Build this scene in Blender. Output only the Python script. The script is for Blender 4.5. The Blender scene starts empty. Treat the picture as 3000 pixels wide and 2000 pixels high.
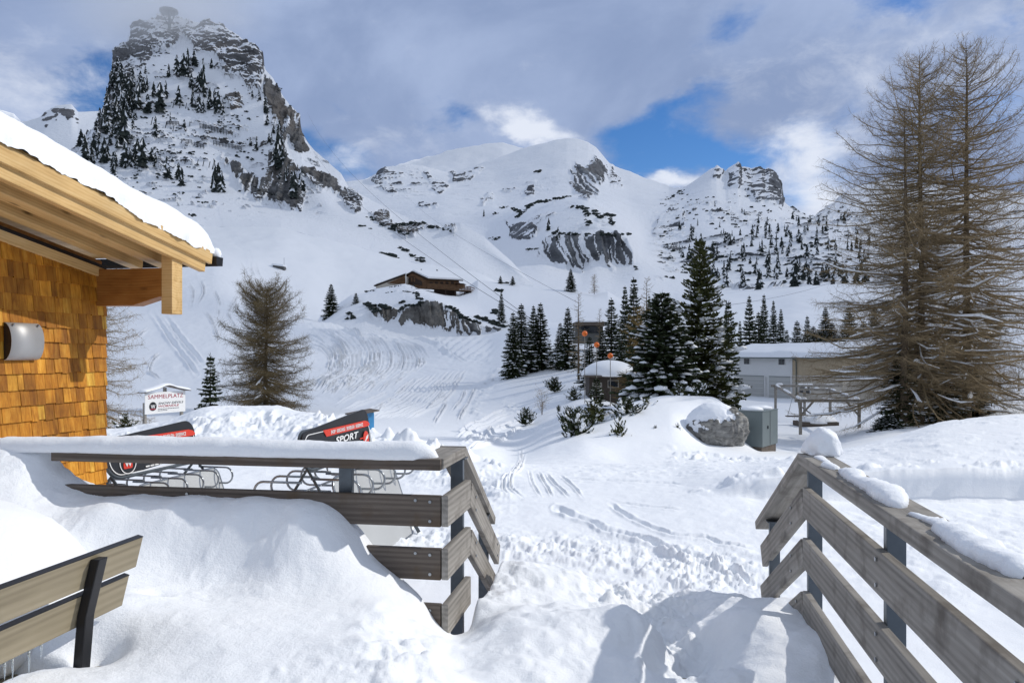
import bpy, bmesh, math, random
import numpy as np
from mathutils import Vector, Matrix
random.seed(7); RNG = np.random.default_rng(7)
S = bpy.context.scene
COL = S.collection
R = math.radians
F, HZ, EYE = 2256.0, 1036.0, 2.1          # focal length in photo pixels, horizon row, eye height (m)

# ------------------------------------------------------------------ camera, sky, sun, exposure
cam = bpy.data.cameras.new('camera'); camo = bpy.data.objects.new('camera', cam); COL.objects.link(camo)
cam.sensor_width = 36; cam.lens = 36 * F / 3000; cam.shift_y = 0.012
cam.clip_start = 0.05; cam.clip_end = 20000
camo.location = (0, 0, EYE); camo.rotation_euler = (R(90), 0, 0)
S.camera = camo
SUN_AZ, SUN_EL = R(76), R(36.5)             # azimuth clockwise from the view direction
sl = bpy.data.lights.new('sun', 'SUN'); sl.energy = 2.85; sl.angle = R(0.6); sl.color = (1, .955, .88)
so = bpy.data.objects.new('sun', sl); COL.objects.link(so)
sdir = Vector((math.cos(SUN_EL) * math.sin(SUN_AZ), math.cos(SUN_EL) * math.cos(SUN_AZ), math.sin(SUN_EL)))
so.rotation_euler = sdir.to_track_quat('Z', 'Y').to_euler(); so.location = sdir * 300
S.view_settings.view_transform = 'Standard'; S.view_settings.look = 'None'
S.view_settings.exposure = .06; S.view_settings.gamma = 1
S.render.engine = 'CYCLES'
S.cycles.max_bounces = 6; S.cycles.diffuse_bounces = 4; S.cycles.transparent_max_bounces = 12; S.cycles.volume_bounces = 6
S.cycles.use_denoising = True

wd = bpy.data.worlds.new('World'); S.world = wd; wd.use_nodes = True
def sky_world():
    nt = wd.node_tree; N = nt.nodes; L = nt.links; N.clear()
    def m(op, a, b=None, c=None):
        n = N.new('ShaderNodeMath'); n.operation = op
        for i, v in enumerate((a, b, c)):
            if v is None: continue
            if isinstance(v, (int, float)): n.inputs[i].default_value = v
            else: L.new(v, n.inputs[i])
        return n.outputs[0]
    def noise(vec, scale, detail, rough=.55, dist=0.0):
        n = N.new('ShaderNodeTexNoise'); n.inputs['Scale'].default_value = scale
        n.inputs['Detail'].default_value = detail; n.inputs['Roughness'].default_value = rough
        n.inputs['Distortion'].default_value = dist; L.new(vec, n.inputs['Vector']); return n
    def sstep(v, a, b):
        n = N.new('ShaderNodeMapRange'); n.interpolation_type = 'SMOOTHSTEP'
        L.new(v, n.inputs[0]); n.inputs[1].default_value = a; n.inputs[2].default_value = b; return n.outputs[0]
    def mixc(f, a, b):
        n = N.new('ShaderNodeMix'); n.data_type = 'RGBA'
        L.new(f, n.inputs[0])
        for i, v in ((6, a), (7, b)):
            if isinstance(v, tuple): n.inputs[i].default_value = (*v, 1)
            else: L.new(v, n.inputs[i])
        return n.outputs[2]
    tc = N.new('ShaderNodeTexCoord'); D = tc.outputs['Generated']
    sx = N.new('ShaderNodeSeparateXYZ'); L.new(D, sx.inputs[0])
    az = m('ARCTAN2', sx.outputs[0], sx.outputs[1]); el = m('ARCSINE', sx.outputs[2])
    # warp so that every edge of the gaps and puffs is ragged
    cb0 = N.new('ShaderNodeCombineXYZ'); L.new(az, cb0.inputs[0]); L.new(m('MULTIPLY', el, 1.7), cb0.inputs[1])
    nw = noise(cb0.outputs[0], 4.5, 6, .58); sw = N.new('ShaderNodeSeparateColor'); L.new(nw.outputs['Color'], sw.inputs[0])
    azw = m('ADD', az, m('MULTIPLY', m('SUBTRACT', sw.outputs[0], .5), .22))
    elw = m('ADD', el, m('MULTIPLY', m('SUBTRACT', sw.outputs[1], .5), .15))
    def blob(px, py, rx, ry, amp, tilt=0.0):
        a0 = math.atan((px - 1500) / F); e0 = math.atan((HZ - py) / F * math.cos(a0))
        dx = m('SUBTRACT', azw, a0); dy = m('SUBTRACT', elw, e0)
        ca, sa = math.cos(tilt), math.sin(tilt)
        u = m('MULTIPLY', m('ADD', m('MULTIPLY', dx, ca), m('MULTIPLY', dy, sa)), F / rx)
        v = m('MULTIPLY', m('SUBTRACT', m('MULTIPLY', dy, ca), m('MULTIPLY', dx, sa)), F / ry)
        return m('MULTIPLY', m('EXPONENT', m('MULTIPLY', m('ADD', m('MULTIPLY', u, u), m('MULTIPLY', v, v)), -1.0)), amp)
    def total(lst):
        t = None
        for b in lst: t = b if t is None else m('ADD', t, b)
        return t
    gaps = total([blob(*g) for g in [
        (305, 240, 75, 130, 1.5, .2), (930, 400, 130, 60, .75, -.25), (1290, 385, 110, 45, .75), (1010, 480, 90, 40, .6),
        (2080, 455, 360, 85, 1.0, -.06), (1850, 400, 160, 60, .7, -.2), (2140, 260, 170, 60, .55, .35),
        (2350, 560, 90, 70, .8), (2160, 20, 150, 45, .6, .3), (2640, 20, 100, 35, .55), (2960, 260, 120, 190, .6),
        (1760, 480, 90, 40, .5), (2400, 330, 120, 80, .6), (1980, 300, 120, 40, .5, .3)]])
    n1 = noise(cb0.outputs[0], 7.0, 8, .6, .3)
    gapm = sstep(m('ADD', gaps, m('MULTIPLY', m('SUBTRACT', n1.outputs['Fac'], .5), 2.1)), .22, 1.1)
    puffs = total([blob(*g) for g in [
        (90, 230, 250, 120, .75, -.3), (1560, 385, 120, 38, 1.35, -.1), (1480, 400, 70, 22, .8), (1900, 520, 55, 25, .9),
        (2440, 560, 120, 130, 1.15), (2330, 460, 170, 80, .75, .5), (2300, 380, 130, 60, .35), (1000, 460, 90, 50, .55),
        (2850, 120, 350, 130, .35), (2400, 180, 300, 90, .3), (1150, 440, 200, 40, .35), (1950, 540, 130, 25, .6)]])
    n2 = noise(cb0.outputs[0], 13.0, 10, .66, .35)
    puffm = sstep(m('ADD', puffs, m('MULTIPLY', m('SUBTRACT', n2.outputs['Fac'], .5), 1.9)), .12, 1.45)
    n3 = noise(cb0.outputs[0], 3.2, 7, .55, .4)
    veil = sstep(n3.outputs['Fac'], .36, .66)
    K = 1 / .1                                                  # background strength is .1
    c = lambda r, g, b: (r * K, g * K, b * K)
    sky = N.new('ShaderNodeTexSky'); sky.sky_type = 'NISHITA'; sky.sun_disc = False
    sky.sun_elevation = SUN_EL; sky.sun_rotation = SUN_AZ; sky.altitude = 1800; sky.air_density = 1.0; sky.dust_density = .6; sky.ozone_density = 2.0
    hs = N.new('ShaderNodeHueSaturation'); L.new(sky.outputs[0], hs.inputs['Color']); hs.inputs['Saturation'].default_value = 1.32; hs.inputs['Hue'].default_value = .508; hs.inputs['Value'].default_value = SKYV
    grey = mixc(veil, c(.255, .335, .53), c(.375, .465, .675))
    col = mixc(gapm, grey, hs.outputs[0])
    col = mixc(puffm, col, c(.74, .79, .90))
    # the sky overhead and behind the viewer, unseen, brightened to fill in the shadows
    up = sstep(el, R(30), R(62)); back = sstep(m('MULTIPLY', sx.outputs[1], -1.0), -.25, .35)
    n4 = noise(cb0.outputs[0], 2.0, 4, .5)
    bright = m('MULTIPLY', m('MAXIMUM', up, back), m('ADD', .55, m('MULTIPLY', n4.outputs['Fac'], .6)))
    bright = m('MINIMUM', bright, 1.0)
    col = mixc(bright, col, c(.46, .52, .63))
    bg = N.new('ShaderNodeBackground'); bg.inputs['Strength'].default_value = .1; L.new(col, bg.inputs['Color'])
    out = N.new('ShaderNodeOutputWorld'); L.new(bg.outputs[0], out.inputs['Surface'])
SKYV = 1.15
sky_world()

# ------------------------------------------------------------------ helpers
def W(px, py, Y): return Vector(((px - 1500) / F * Y, Y, EYE - (py - HZ) / F * Y))
def zrel(z): return EYE + z
def tag(o, label=None, cat=None, group=None, kind=None):
    if label: o['label'] = label
    if cat: o['category'] = cat
    if group: o['group'] = group
    if kind: o['kind'] = kind
    return o
def empty(name, loc, label, cat, group=None, rz=0):
    o = bpy.data.objects.new(name, None); COL.objects.link(o); o.location = loc; o.rotation_euler = (0, 0, rz)
    o.empty_display_size = .2
    return tag(o, label, cat, group)
def put(name, me, mat=None, parent=None, M=None):
    o = bpy.data.objects.new(name, me); COL.objects.link(o)
    if mat is not None:
        for mm in (mat if isinstance(mat, (list, tuple)) else [mat]): me.materials.append(mm)
    M = M or Matrix.Identity(4)
    if parent is not None:
        o.parent = parent
        chain = Matrix.Identity(4); q = parent
        while q is not None: chain = q.matrix_basis @ chain; q = q.parent
        M = chain.inverted() @ M
    o.matrix_basis = M
    return o
def copy_tree(o, parent=None):
    c = o.copy(); COL.objects.link(c); c.parent = parent
    for ch in list(o.children): copy_tree(ch, c)
    return c
def mesh_np(name, V, Fq, smooth=True, attrs=None, matidx=None):
    """mesh from vertex array and an (n,3) or (n,4) face array, or a list of both"""
    me = bpy.data.meshes.new(name)
    Fl = Fq if isinstance(Fq, list) else [Fq]
    Fl = [np.asarray(f, dtype=np.int32) for f in Fl if len(f)]
    V = np.asarray(V, dtype=np.float32)
    me.vertices.add(len(V)); me.vertices.foreach_set('co', V.ravel())
    nl = sum(f.size for f in Fl); npoly = sum(len(f) for f in Fl)
    me.loops.add(nl); me.loops.foreach_set('vertex_index', np.concatenate([f.ravel() for f in Fl]))
    tot = np.concatenate([np.full(len(f), f.shape[1], dtype=np.int32) for f in Fl])
    st = np.concatenate([[0], np.cumsum(tot)[:-1]]).astype(np.int32)
    me.polygons.add(npoly); me.polygons.foreach_set('loop_start', st); me.polygons.foreach_set('loop_total', tot)
    me.polygons.foreach_set('use_smooth', np.full(npoly, smooth, dtype=bool))
    if matidx is not None: me.polygons.foreach_set('material_index', np.asarray(matidx, dtype=np.int32))
    me.update(calc_edges=True); me.validate()
    for k, v in (attrs or {}).items():
        me.attributes.new(k, 'FLOAT', 'POINT').data.foreach_set('value', np.asarray(v, dtype=np.float32).ravel())
    return me
class MB:
    """collects boxes, tubes and other shapes; build() links them as ONE mesh"""
    def __init__(s): s.V = []; s.Fq = []; s.n = 0; s.A = []; s.mi = []; s.cur = 0
    def add(s, V, faces, a=0.0):
        s.V.extend(tuple(v) for v in V)
        for f in faces: s.Fq.append(tuple(i + s.n for i in f)); s.mi.append(s.cur)
        s.A.extend([a] * len(V)); s.n += len(V)
    def box(s, c, sx, sy, sz, M=None, a=0.0):
        P = [Vector((c[0] + i * sx / 2, c[1] + j * sy / 2, c[2] + k * sz / 2)) for k in (-1, 1) for j in (-1, 1) for i in (-1, 1)]
        if M is not None: P = [M @ p for p in P]
        s.add(P, [(0, 2, 3, 1), (4, 5, 7, 6), (0, 1, 5, 4), (2, 6, 7, 3), (0, 4, 6, 2), (1, 3, 7, 5)], a)
    def bar(s, p0, p1, w, h, up=(0, 0, 1), a=0.0):
        p0, p1 = Vector(p0), Vector(p1); d = (p1 - p0); L = d.length; d.normalize()
        u = Vector(up); side = d.cross(u).normalized(); u = side.cross(d)
        M = Matrix((( d.x, side.x, u.x, (p0.x + p1.x) / 2), (d.y, side.y, u.y, (p0.y + p1.y) / 2), (d.z, side.z, u.z, (p0.z + p1.z) / 2), (0, 0, 0, 1)))
        s.box((0, 0, 0), L, w, h, M, a)
    def prism(s, poly, d, a=0.0):
        n = len(poly); d = Vector(d); P = [Vector(p) for p in poly]
        s.add(P + [p + d for p in P], [tuple(range(n))[::-1], tuple(range(n, 2 * n))] + [(i, (i + 1) % n, n + (i + 1) % n, n + i) for i in range(n)], a)
    def tube(s, pts, r, k=8, closed=False, a=0.0):
        pts = [Vector(p) for p in pts]; n = len(pts); rs = r if isinstance(r, (list, tuple)) else [r] * n
        V = []; prev = None
        for i, p in enumerate(pts):
            if closed: d = pts[(i + 1) % n] - pts[i - 1]
            else: d = pts[min(i + 1, n - 1)] - pts[max(i - 1, 0)]
            d.normalize()
            if prev is None: x = d.orthogonal().normalized()
            else: x = (prev - d * prev.dot(d)).normalized()
            prev = x; y = d.cross(x)
            for j in range(k):
                t = 2 * math.pi * j / k; V.append(p + (x * math.cos(t) + y * math.sin(t)) * rs[i])
        Fq = []
        for i in range(n if closed else n - 1):
            b = (i + 1) % n
            for j in range(k): Fq.append((i * k + j, i * k + (j + 1) % k, b * k + (j + 1) % k, b * k + j))
        if not closed: Fq += [tuple(range(k))[::-1], tuple((n - 1) * k + j for j in range(k))]
        s.add(V, Fq, a)
    def build(s, name, mat, parent=None, M=None, smooth=False, bevel=0, attr=None):
        me = bpy.data.meshes.new(name); me.from_pydata([tuple(v) for v in s.V], [], s.Fq)
        if len(set(s.mi)) > 1: me.polygons.foreach_set('material_index', s.mi)
        if attr: me.attributes.new(attr, 'FLOAT', 'POINT').data.foreach_set('value', s.A)
        if bevel:
            bm = bmesh.new(); bm.from_mesh(me)
            bmesh.ops.bevel(bm, geom=bm.edges[:], offset=bevel, segments=2, affect='EDGES', profile=.5)
            bm.to_mesh(me); bm.free()
        if smooth: me.polygons.foreach_set('use_smooth', [True] * len(me.polygons))
        me.update()
        return put(name, me, mat, parent, M)

# --- numpy noise
def _h(ix, iy, iz, seed):
    h = (ix.astype(np.uint32) * np.uint32(374761393) + iy.astype(np.uint32) * np.uint32(668265263) + iz.astype(np.uint32) * np.uint32(2147483647 - 58) + np.uint32(seed * 9781 + 17))
    h ^= h >> np.uint32(13); h *= np.uint32(1274126177); h ^= h >> np.uint32(16); h *= np.uint32(2246822519); h ^= h >> np.uint32(15)
    return (h & np.uint32(0xFFFFFF)).astype(np.float32) / np.float32(0x7FFFFF) - 1
def vnoise(x, y, z, seed=0):
    x, y, z = np.broadcast_arrays(np.asarray(x, np.float64), np.asarray(y, np.float64), np.asarray(z, np.float64))
    fx, fy, fz = np.floor(x), np.floor(y), np.floor(z); ix, iy, iz = fx.astype(np.int64), fy.astype(np.int64), fz.astype(np.int64)
    u, v, w = x - fx, y - fy, z - fz
    u = u * u * u * (u * (u * 6 - 15) + 10); v = v * v * v * (v * (v * 6 - 15) + 10); w = w * w * w * (w * (w * 6 - 15) + 10)
    g = lambda a, b, c: _h(ix + a, iy + b, iz + c, seed)
    x00 = g(0, 0, 0) * (1 - u) + g(1, 0, 0) * u; x10 = g(0, 1, 0) * (1 - u) + g(1, 1, 0) * u
    x01 = g(0, 0, 1) * (1 - u) + g(1, 0, 1) * u; x11 = g(0, 1, 1) * (1 - u) + g(1, 1, 1) * u
    return (x00 * (1 - v) + x10 * v) * (1 - w) + (x01 * (1 - v) + x11 * v) * w
def fbm(x, y, z=0.0, o=4, seed=0, gain=.5, lac=2.03, ridged=False):
    t = 0; a = 1.0; s = 0
    x, y, z = np.asarray(x, np.float64), np.asarray(y, np.float64), np.asarray(z, np.float64)
    for i in range(o):
        n = vnoise(x + i * 17.3, y - i * 9.1, z + i * 5.7, seed + i)
        if ridged: n = 1 - 2 * np.abs(n)
        t = t + a * n; s += a; a *= gain; x, y, z = x * lac, y * lac, z * lac
    return t / s
def sst(v, a, b):
    t = np.clip((v - a) / (b - a), 0, 1); return t * t * (3 - 2 * t)
def pchip(t, K, tq):
    """monotone cubic through knots t (n,), values K (n,...), at tq (m,)"""
    t = np.asarray(t, float); K = np.asarray(K, float); h = np.diff(t)
    hs = h.reshape((-1,) + (1,) * (K.ndim - 1)); d = np.diff(K, axis=0) / hs
    mm = np.zeros_like(K); mm[0] = d[0]; mm[-1] = d[-1]
    if len(t) > 2:
        w1 = 2 * hs[1:] + hs[:-1]; w2 = hs[1:] + 2 * hs[:-1]; a, b = d[:-1], d[1:]
        with np.errstate(divide='ignore', invalid='ignore'): hm = (w1 + w2) / (w1 / a + w2 / b)
        mm[1:-1] = np.where(a * b > 0, hm, 0)
    tq = np.clip(tq, t[0], t[-1]); i = np.clip(np.searchsorted(t, tq, side='right') - 1, 0, len(h) - 1)
    sh = (-1,) + (1,) * (K.ndim - 1); s = ((tq - t[i]) / h[i]).reshape(sh); hh = h[i].reshape(sh)
    s2, s3 = s * s, s * s * s
    return (2 * s3 - 3 * s2 + 1) * K[i] + (s3 - 2 * s2 + s) * hh * mm[i] + (-2 * s3 + 3 * s2) * K[i + 1] + (s3 - s2) * hh * mm[i + 1]
def polydist(X, Y, poly):
    """signed distance to a polygon, positive inside"""
    P = np.asarray(poly, float); d = np.full(X.shape, 1e9); ins = np.zeros(X.shape, bool)
    for i in range(len(P)):
        x0, y0 = P[i]; x1, y1 = P[(i + 1) % len(P)]; ex, ey = x1 - x0, y1 - y0
        t = np.clip(((X - x0) * ex + (Y - y0) * ey) / (ex * ex + ey * ey + 1e-9), 0, 1)
        d = np.minimum(d, np.hypot(X - x0 - t * ex, Y - y0 - t * ey))
        c = ((y0 > Y) != (y1 > Y))
        if abs(ey) > 1e-9: ins ^= c & (X < ex * (Y - y0) / ey + x0)
    return np.where(ins, d, -d)
def linedist(X, Y, pts):
    P = np.asarray(pts, float); d = np.full(X.shape, 1e9)
    for i in range(len(P) - 1):
        x0, y0 = P[i]; x1, y1 = P[i + 1]; ex, ey = x1 - x0, y1 - y0
        t = np.clip(((X - x0) * ex + (Y - y0) * ey) / (ex * ex + ey * ey + 1e-9), 0, 1)
        d = np.minimum(d, np.hypot(X - x0 - t * ex, Y - y0 - t * ey))
    return d
def smoothline(pts, n=8):
    P = np.asarray(pts, float); t = np.arange(len(P)); return pchip(t, P, np.linspace(0, len(P) - 1, (len(P) - 1) * n + 1))
def gridfaces(nr, nc):
    i = np.arange(nr - 1)[:, None] * nc + np.arange(nc - 1)[None, :]; i = i.ravel()
    return np.stack([i, i + 1, i + 1 + nc, i + nc], 1)

# ------------------------------------------------------------------ materials (all procedural)
class NT:
    def __init__(s, name):
        s.m = bpy.data.materials.new(name); s.m.use_nodes = True; s.t = s.m.node_tree; s.N = s.t.nodes; s.L = s.t.links
        s.b = s.N['Principled BSDF']; s.b.inputs['Specular IOR Level'].default_value = .3
    def n(s, typ, **kw):
        n = s.N.new(typ)
        for k, v in kw.items(): setattr(n, k, v)
        return n
    def set(s, sock, v):
        if isinstance(v, (int, float)): sock.default_value = v
        elif isinstance(v, tuple): sock.default_value = (*v, 1) if len(v) == 3 and sock.type == 'RGBA' else v
        else: s.L.new(v, sock)
    def coord(s, kind='Object', scale=(1, 1, 1)):
        tc = s.n('ShaderNodeTexCoord'); mp = s.n('ShaderNodeMapping'); mp.inputs['Scale'].default_value = scale
        s.L.new(tc.outputs[kind], mp.inputs[0]); return mp.outputs[0]
    def noise(s, vec, scale, detail=4, rough=.55, dist=0):
        n = s.n('ShaderNodeTexNoise'); s.L.new(vec, n.inputs['Vector'])
        n.inputs['Scale'].default_value = scale; n.inputs['Detail'].default_value = detail; n.inputs['Roughness'].default_value = rough; n.inputs['Distortion'].default_value = dist
        return n.outputs['Fac']
    def ramp(s, f, stops):
        n = s.n('ShaderNodeValToRGB'); s.L.new(f, n.inputs[0]); e = n.color_ramp.elements
        while len(e) < len(stops): e.new(.5)
        for i, (p, c) in enumerate(stops): e[i].position = p; e[i].color = (*c, 1) if len(c) == 3 else c
        return n.outputs[0]
    def mix(s, f, a, b):
        n = s.n('ShaderNodeMix', data_type='RGBA'); s.set(n.inputs[0], f); s.set(n.inputs[6], a); s.set(n.inputs[7], b); return n.outputs[2]
    def mul(s, a, b):
        n = s.n('ShaderNodeMix', data_type='RGBA', blend_type='MULTIPLY'); n.inputs[0].default_value = 1; s.set(n.inputs[6], a); s.set(n.inputs[7], b); return n.outputs[2]
    def math(s, op, a, b=0.0):
        n = s.n('ShaderNodeMath', operation=op); s.set(n.inputs[0], a); s.set(n.inputs[1], b); return n.outputs[0]
    def rng(s, f, a, b, c=0.0, d=1.0):
        n = s.n('ShaderNodeMapRange'); s.set(n.inputs[0], f)
        for i, v in enumerate((a, b, c, d)): n.inputs[i + 1].default_value = v
        return n.outputs[0]
    def attr(s, name):
        n = s.n('ShaderNodeAttribute', attribute_name=name); return n.outputs['Fac']
    def bump(s, h, dist, strength=1.0):
        n = s.n('ShaderNodeBump'); s.L.new(h, n.inputs['Height']); n.inputs['Distance'].default_value = dist; n.inputs['Strength'].default_value = strength
        s.L.new(n.outputs[0], s.b.inputs['Normal'])
    def out(s, col, rough=.6, metal=0.0, spec=None):
        s.set(s.b.inputs['Base Color'], col); s.set(s.b.inputs['Roughness'], rough); s.b.inputs['Metallic'].default_value = metal
        if spec is not None: s.b.inputs['Specular IOR Level'].default_value = spec
        return s.m
def plain(name, col, rough=.5, metal=0.0, var=.15, scale=6, spec=.4, bump=0.0):
    t = NT(name); v = t.coord(); f = t.noise(v, scale, 5, .6)
    c = t.mix(f, tuple(x * (1 - var) for x in col), tuple(min(1, x * (1 + var)) for x in col))
    if bump: t.bump(t.noise(v, scale * 6, 4), bump)
    return t.out(c, t.rng(f, .3, .7, max(0, rough - .07), min(1, rough + .07)), metal, spec)
SNOW = (.86, .885, .92)
def snow_mat(name, s1=9.0, d1=.02, s2=70.0, d2=.004):
    t = NT(name); v = t.coord()
    a = t.noise(v, s1, 6, .65); b = t.noise(v, s2, 5, .75)
    h = t.math('ADD', t.math('MULTIPLY', a, d1), t.math('MULTIPLY', b, d2)); t.bump(h, 1.0, .9)
    c = t.mix(a, (.83, .86, .90), (.89, .905, .93))
    return t.out(c, .55, 0, .25)
M_SNOW = snow_mat('snow', 6, .010, 60, .0035)
M_SNOWD = snow_mat('fresh_snow', 6, .014, 90, .0040)
M_SNOWF = snow_mat('clump_snow', 9, .010, 40, .003)
def mountain_mat(name, scale, tone=(.20, .205, .215), brown=(.24, .205, .17)):
    t = NT(name); v = t.coord(); rk = t.attr('rock')
    vs = t.coord('Object', (1, 1, 2.6))
    a = t.noise(vs, scale, 8, .68, .6); b = t.noise(v, scale * .16, 4, .5); c = t.noise(vs, scale * 4.5, 5, .7)
    k = t.ramp(a, [(.30, tuple(x * .18 for x in tone)), (.46, tuple(x * .7 for x in tone)), (.58, tone), (.74, tuple(x * 1.7 for x in tone))])
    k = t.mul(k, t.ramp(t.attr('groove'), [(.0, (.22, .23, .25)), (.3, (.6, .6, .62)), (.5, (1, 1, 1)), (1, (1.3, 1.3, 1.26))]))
    k = t.mix(t.rng(b, .5, .68, 0, .65), k, t.mul(t.mix(a, (.5, .5, .5), (1.4, 1.4, 1.4)), brown))
    d = t.noise(t.coord('Object', (1, 1, 3.4)), scale * 2.2, 7, .72, .4)
    m = t.rng(t.math('ADD', t.math('ADD', rk, t.math('MULTIPLY', t.math('SUBTRACT', c, .5), .8)), t.math('MULTIPLY', t.math('SUBTRACT', d, .5), 1.5)), .46, .56)
    sn = t.mix(b, (.82, .85, .90), (.87, .89, .925))
    t.bump(t.math('ADD', t.math('MULTIPLY', t.math('MULTIPLY', a, m), 3.0), t.math('MULTIPLY', c, .5)), 1.0 / scale * .12, .8)
    return t.out(t.mix(m, sn, k), t.mix(m, (.6, .6, .6), (.9, .9, .9)), 0, .2)
def wood(name, c0, c1, c2, grain=26.0, rough=.7, knots=.0, stain=None, long=1.2):
    t = NT(name); v = t.coord('Object', (long, grain, grain)); f = t.noise(v, 1.0, 6, .62, .8)
    w = t.coord('Object', (1, 1, 1)); big = t.noise(w, 2.2, 4, .55)
    ring = t.coord('Object', (.55, 9, 9)); wv = t.n('ShaderNodeTexWave', wave_type='BANDS', bands_direction='Z')
    t.L.new(ring, wv.inputs['Vector']); wv.inputs['Scale'].default_value = 1.4; wv.inputs['Distortion'].default_value = 7; wv.inputs['Detail'].default_value = 3; wv.inputs['Detail Scale'].default_value = .6
    g = t.math('ADD', t.math('MULTIPLY', f, .86), t.math('MULTIPLY', wv.outputs['Fac'], .14))
    c = t.ramp(g, [(.22, c0), (.5, c1), (.8, c2)])
    c = t.mul(c, t.mix(big, (.72, .72, .72), (1.18, 1.18, 1.18)))
    if stain: c = t.mix(t.rng(t.noise(w, 5.5, 5, .6), .52, .72, 0, .8), c, stain)
    if knots:
        vo = t.n('ShaderNodeTexVoronoi'); t.L.new(t.coord('Object', (2.3, 7, 7)), vo.inputs['Vector']); vo.inputs['Scale'].default_value = 1.0
        c = t.mix(t.rng(vo.outputs['Distance'], .04, .16, knots, 0), c, tuple(x * .28 for x in c0))
    t.bump(g, .0015, .6)
    return t.out(c, rough, 0, .25)
M_GREYWOOD = wood('weathered_wood', (.14, .128, .114), (.29, .27, .242), (.42, .395, .36), 24, .78, .5, (.10, .085, .07))
M_DARKWOOD = wood('dark_wood', (.048, .038, .031), (.118, .096, .080), (.205, .175, .147), 24, .7, .5, (.10, .07, .045))  # darker, browner wood tone
M_NEWWOOD = wood('larch_timber', (.42, .24, .08), (.62, .405, .17), (.72, .52, .26), 15, .5, .9)
M_OILWOOD = wood('oiled_timber', (.20, .075, .016), (.31, .13, .030), (.40, .19, .055), 15, .45, .9)
M_BENCHWOOD = wood('bench_laminate', (.20, .165, .108), (.285, .24, .16), (.37, .315, .22), 18, .45)
M_STEEL = plain('galvanised_steel', (.13, .15, .17), .42, .75, .35, 14)
M_TUBE = plain('steel_tube', (.30, .32, .34), .3, .9, .2, 10)
M_BLACK = plain('black_metal', (.016, .016, .018), .35, .3, .2, 8)
M_INOX = plain('brushed_inox', (.40, .40, .40), .5, .45, .05, 3)
M_BARK = plain('bark', (.115, .088, .062), .9, 0, .45, 9, .1, .02)
M_TWIG = plain('larch_twig', (.27, .205, .122), .85, 0, .45, 1.2, .1)
M_TWIG3 = plain('olive_larch_twig', (.175, .135, .075), .85, 0, .45, 1.2, .1)
M_TWIG2 = plain('golden_larch_twig', (.27, .19, .08), .85, 0, .35, 1.2, .1)
def needle_mat(name, a, b):
    t = NT(name); v = t.coord(); f = t.noise(v, 1.6, 5, .7); t.b.inputs['Specular IOR Level'].default_value = .15
    return t.out(t.mix(f, a, b), .75, 0, .12)
M_NEEDLE = needle_mat('spruce_needles', (.018, .027, .013), (.066, .085, .038))
M_NEEDLE2 = needle_mat('stone_pine_needles', (.030, .038, .013), (.105, .112, .038))
M_FAR = needle_mat('far_spruce_needles', (.014, .020, .020), (.04, .05, .045))
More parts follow.
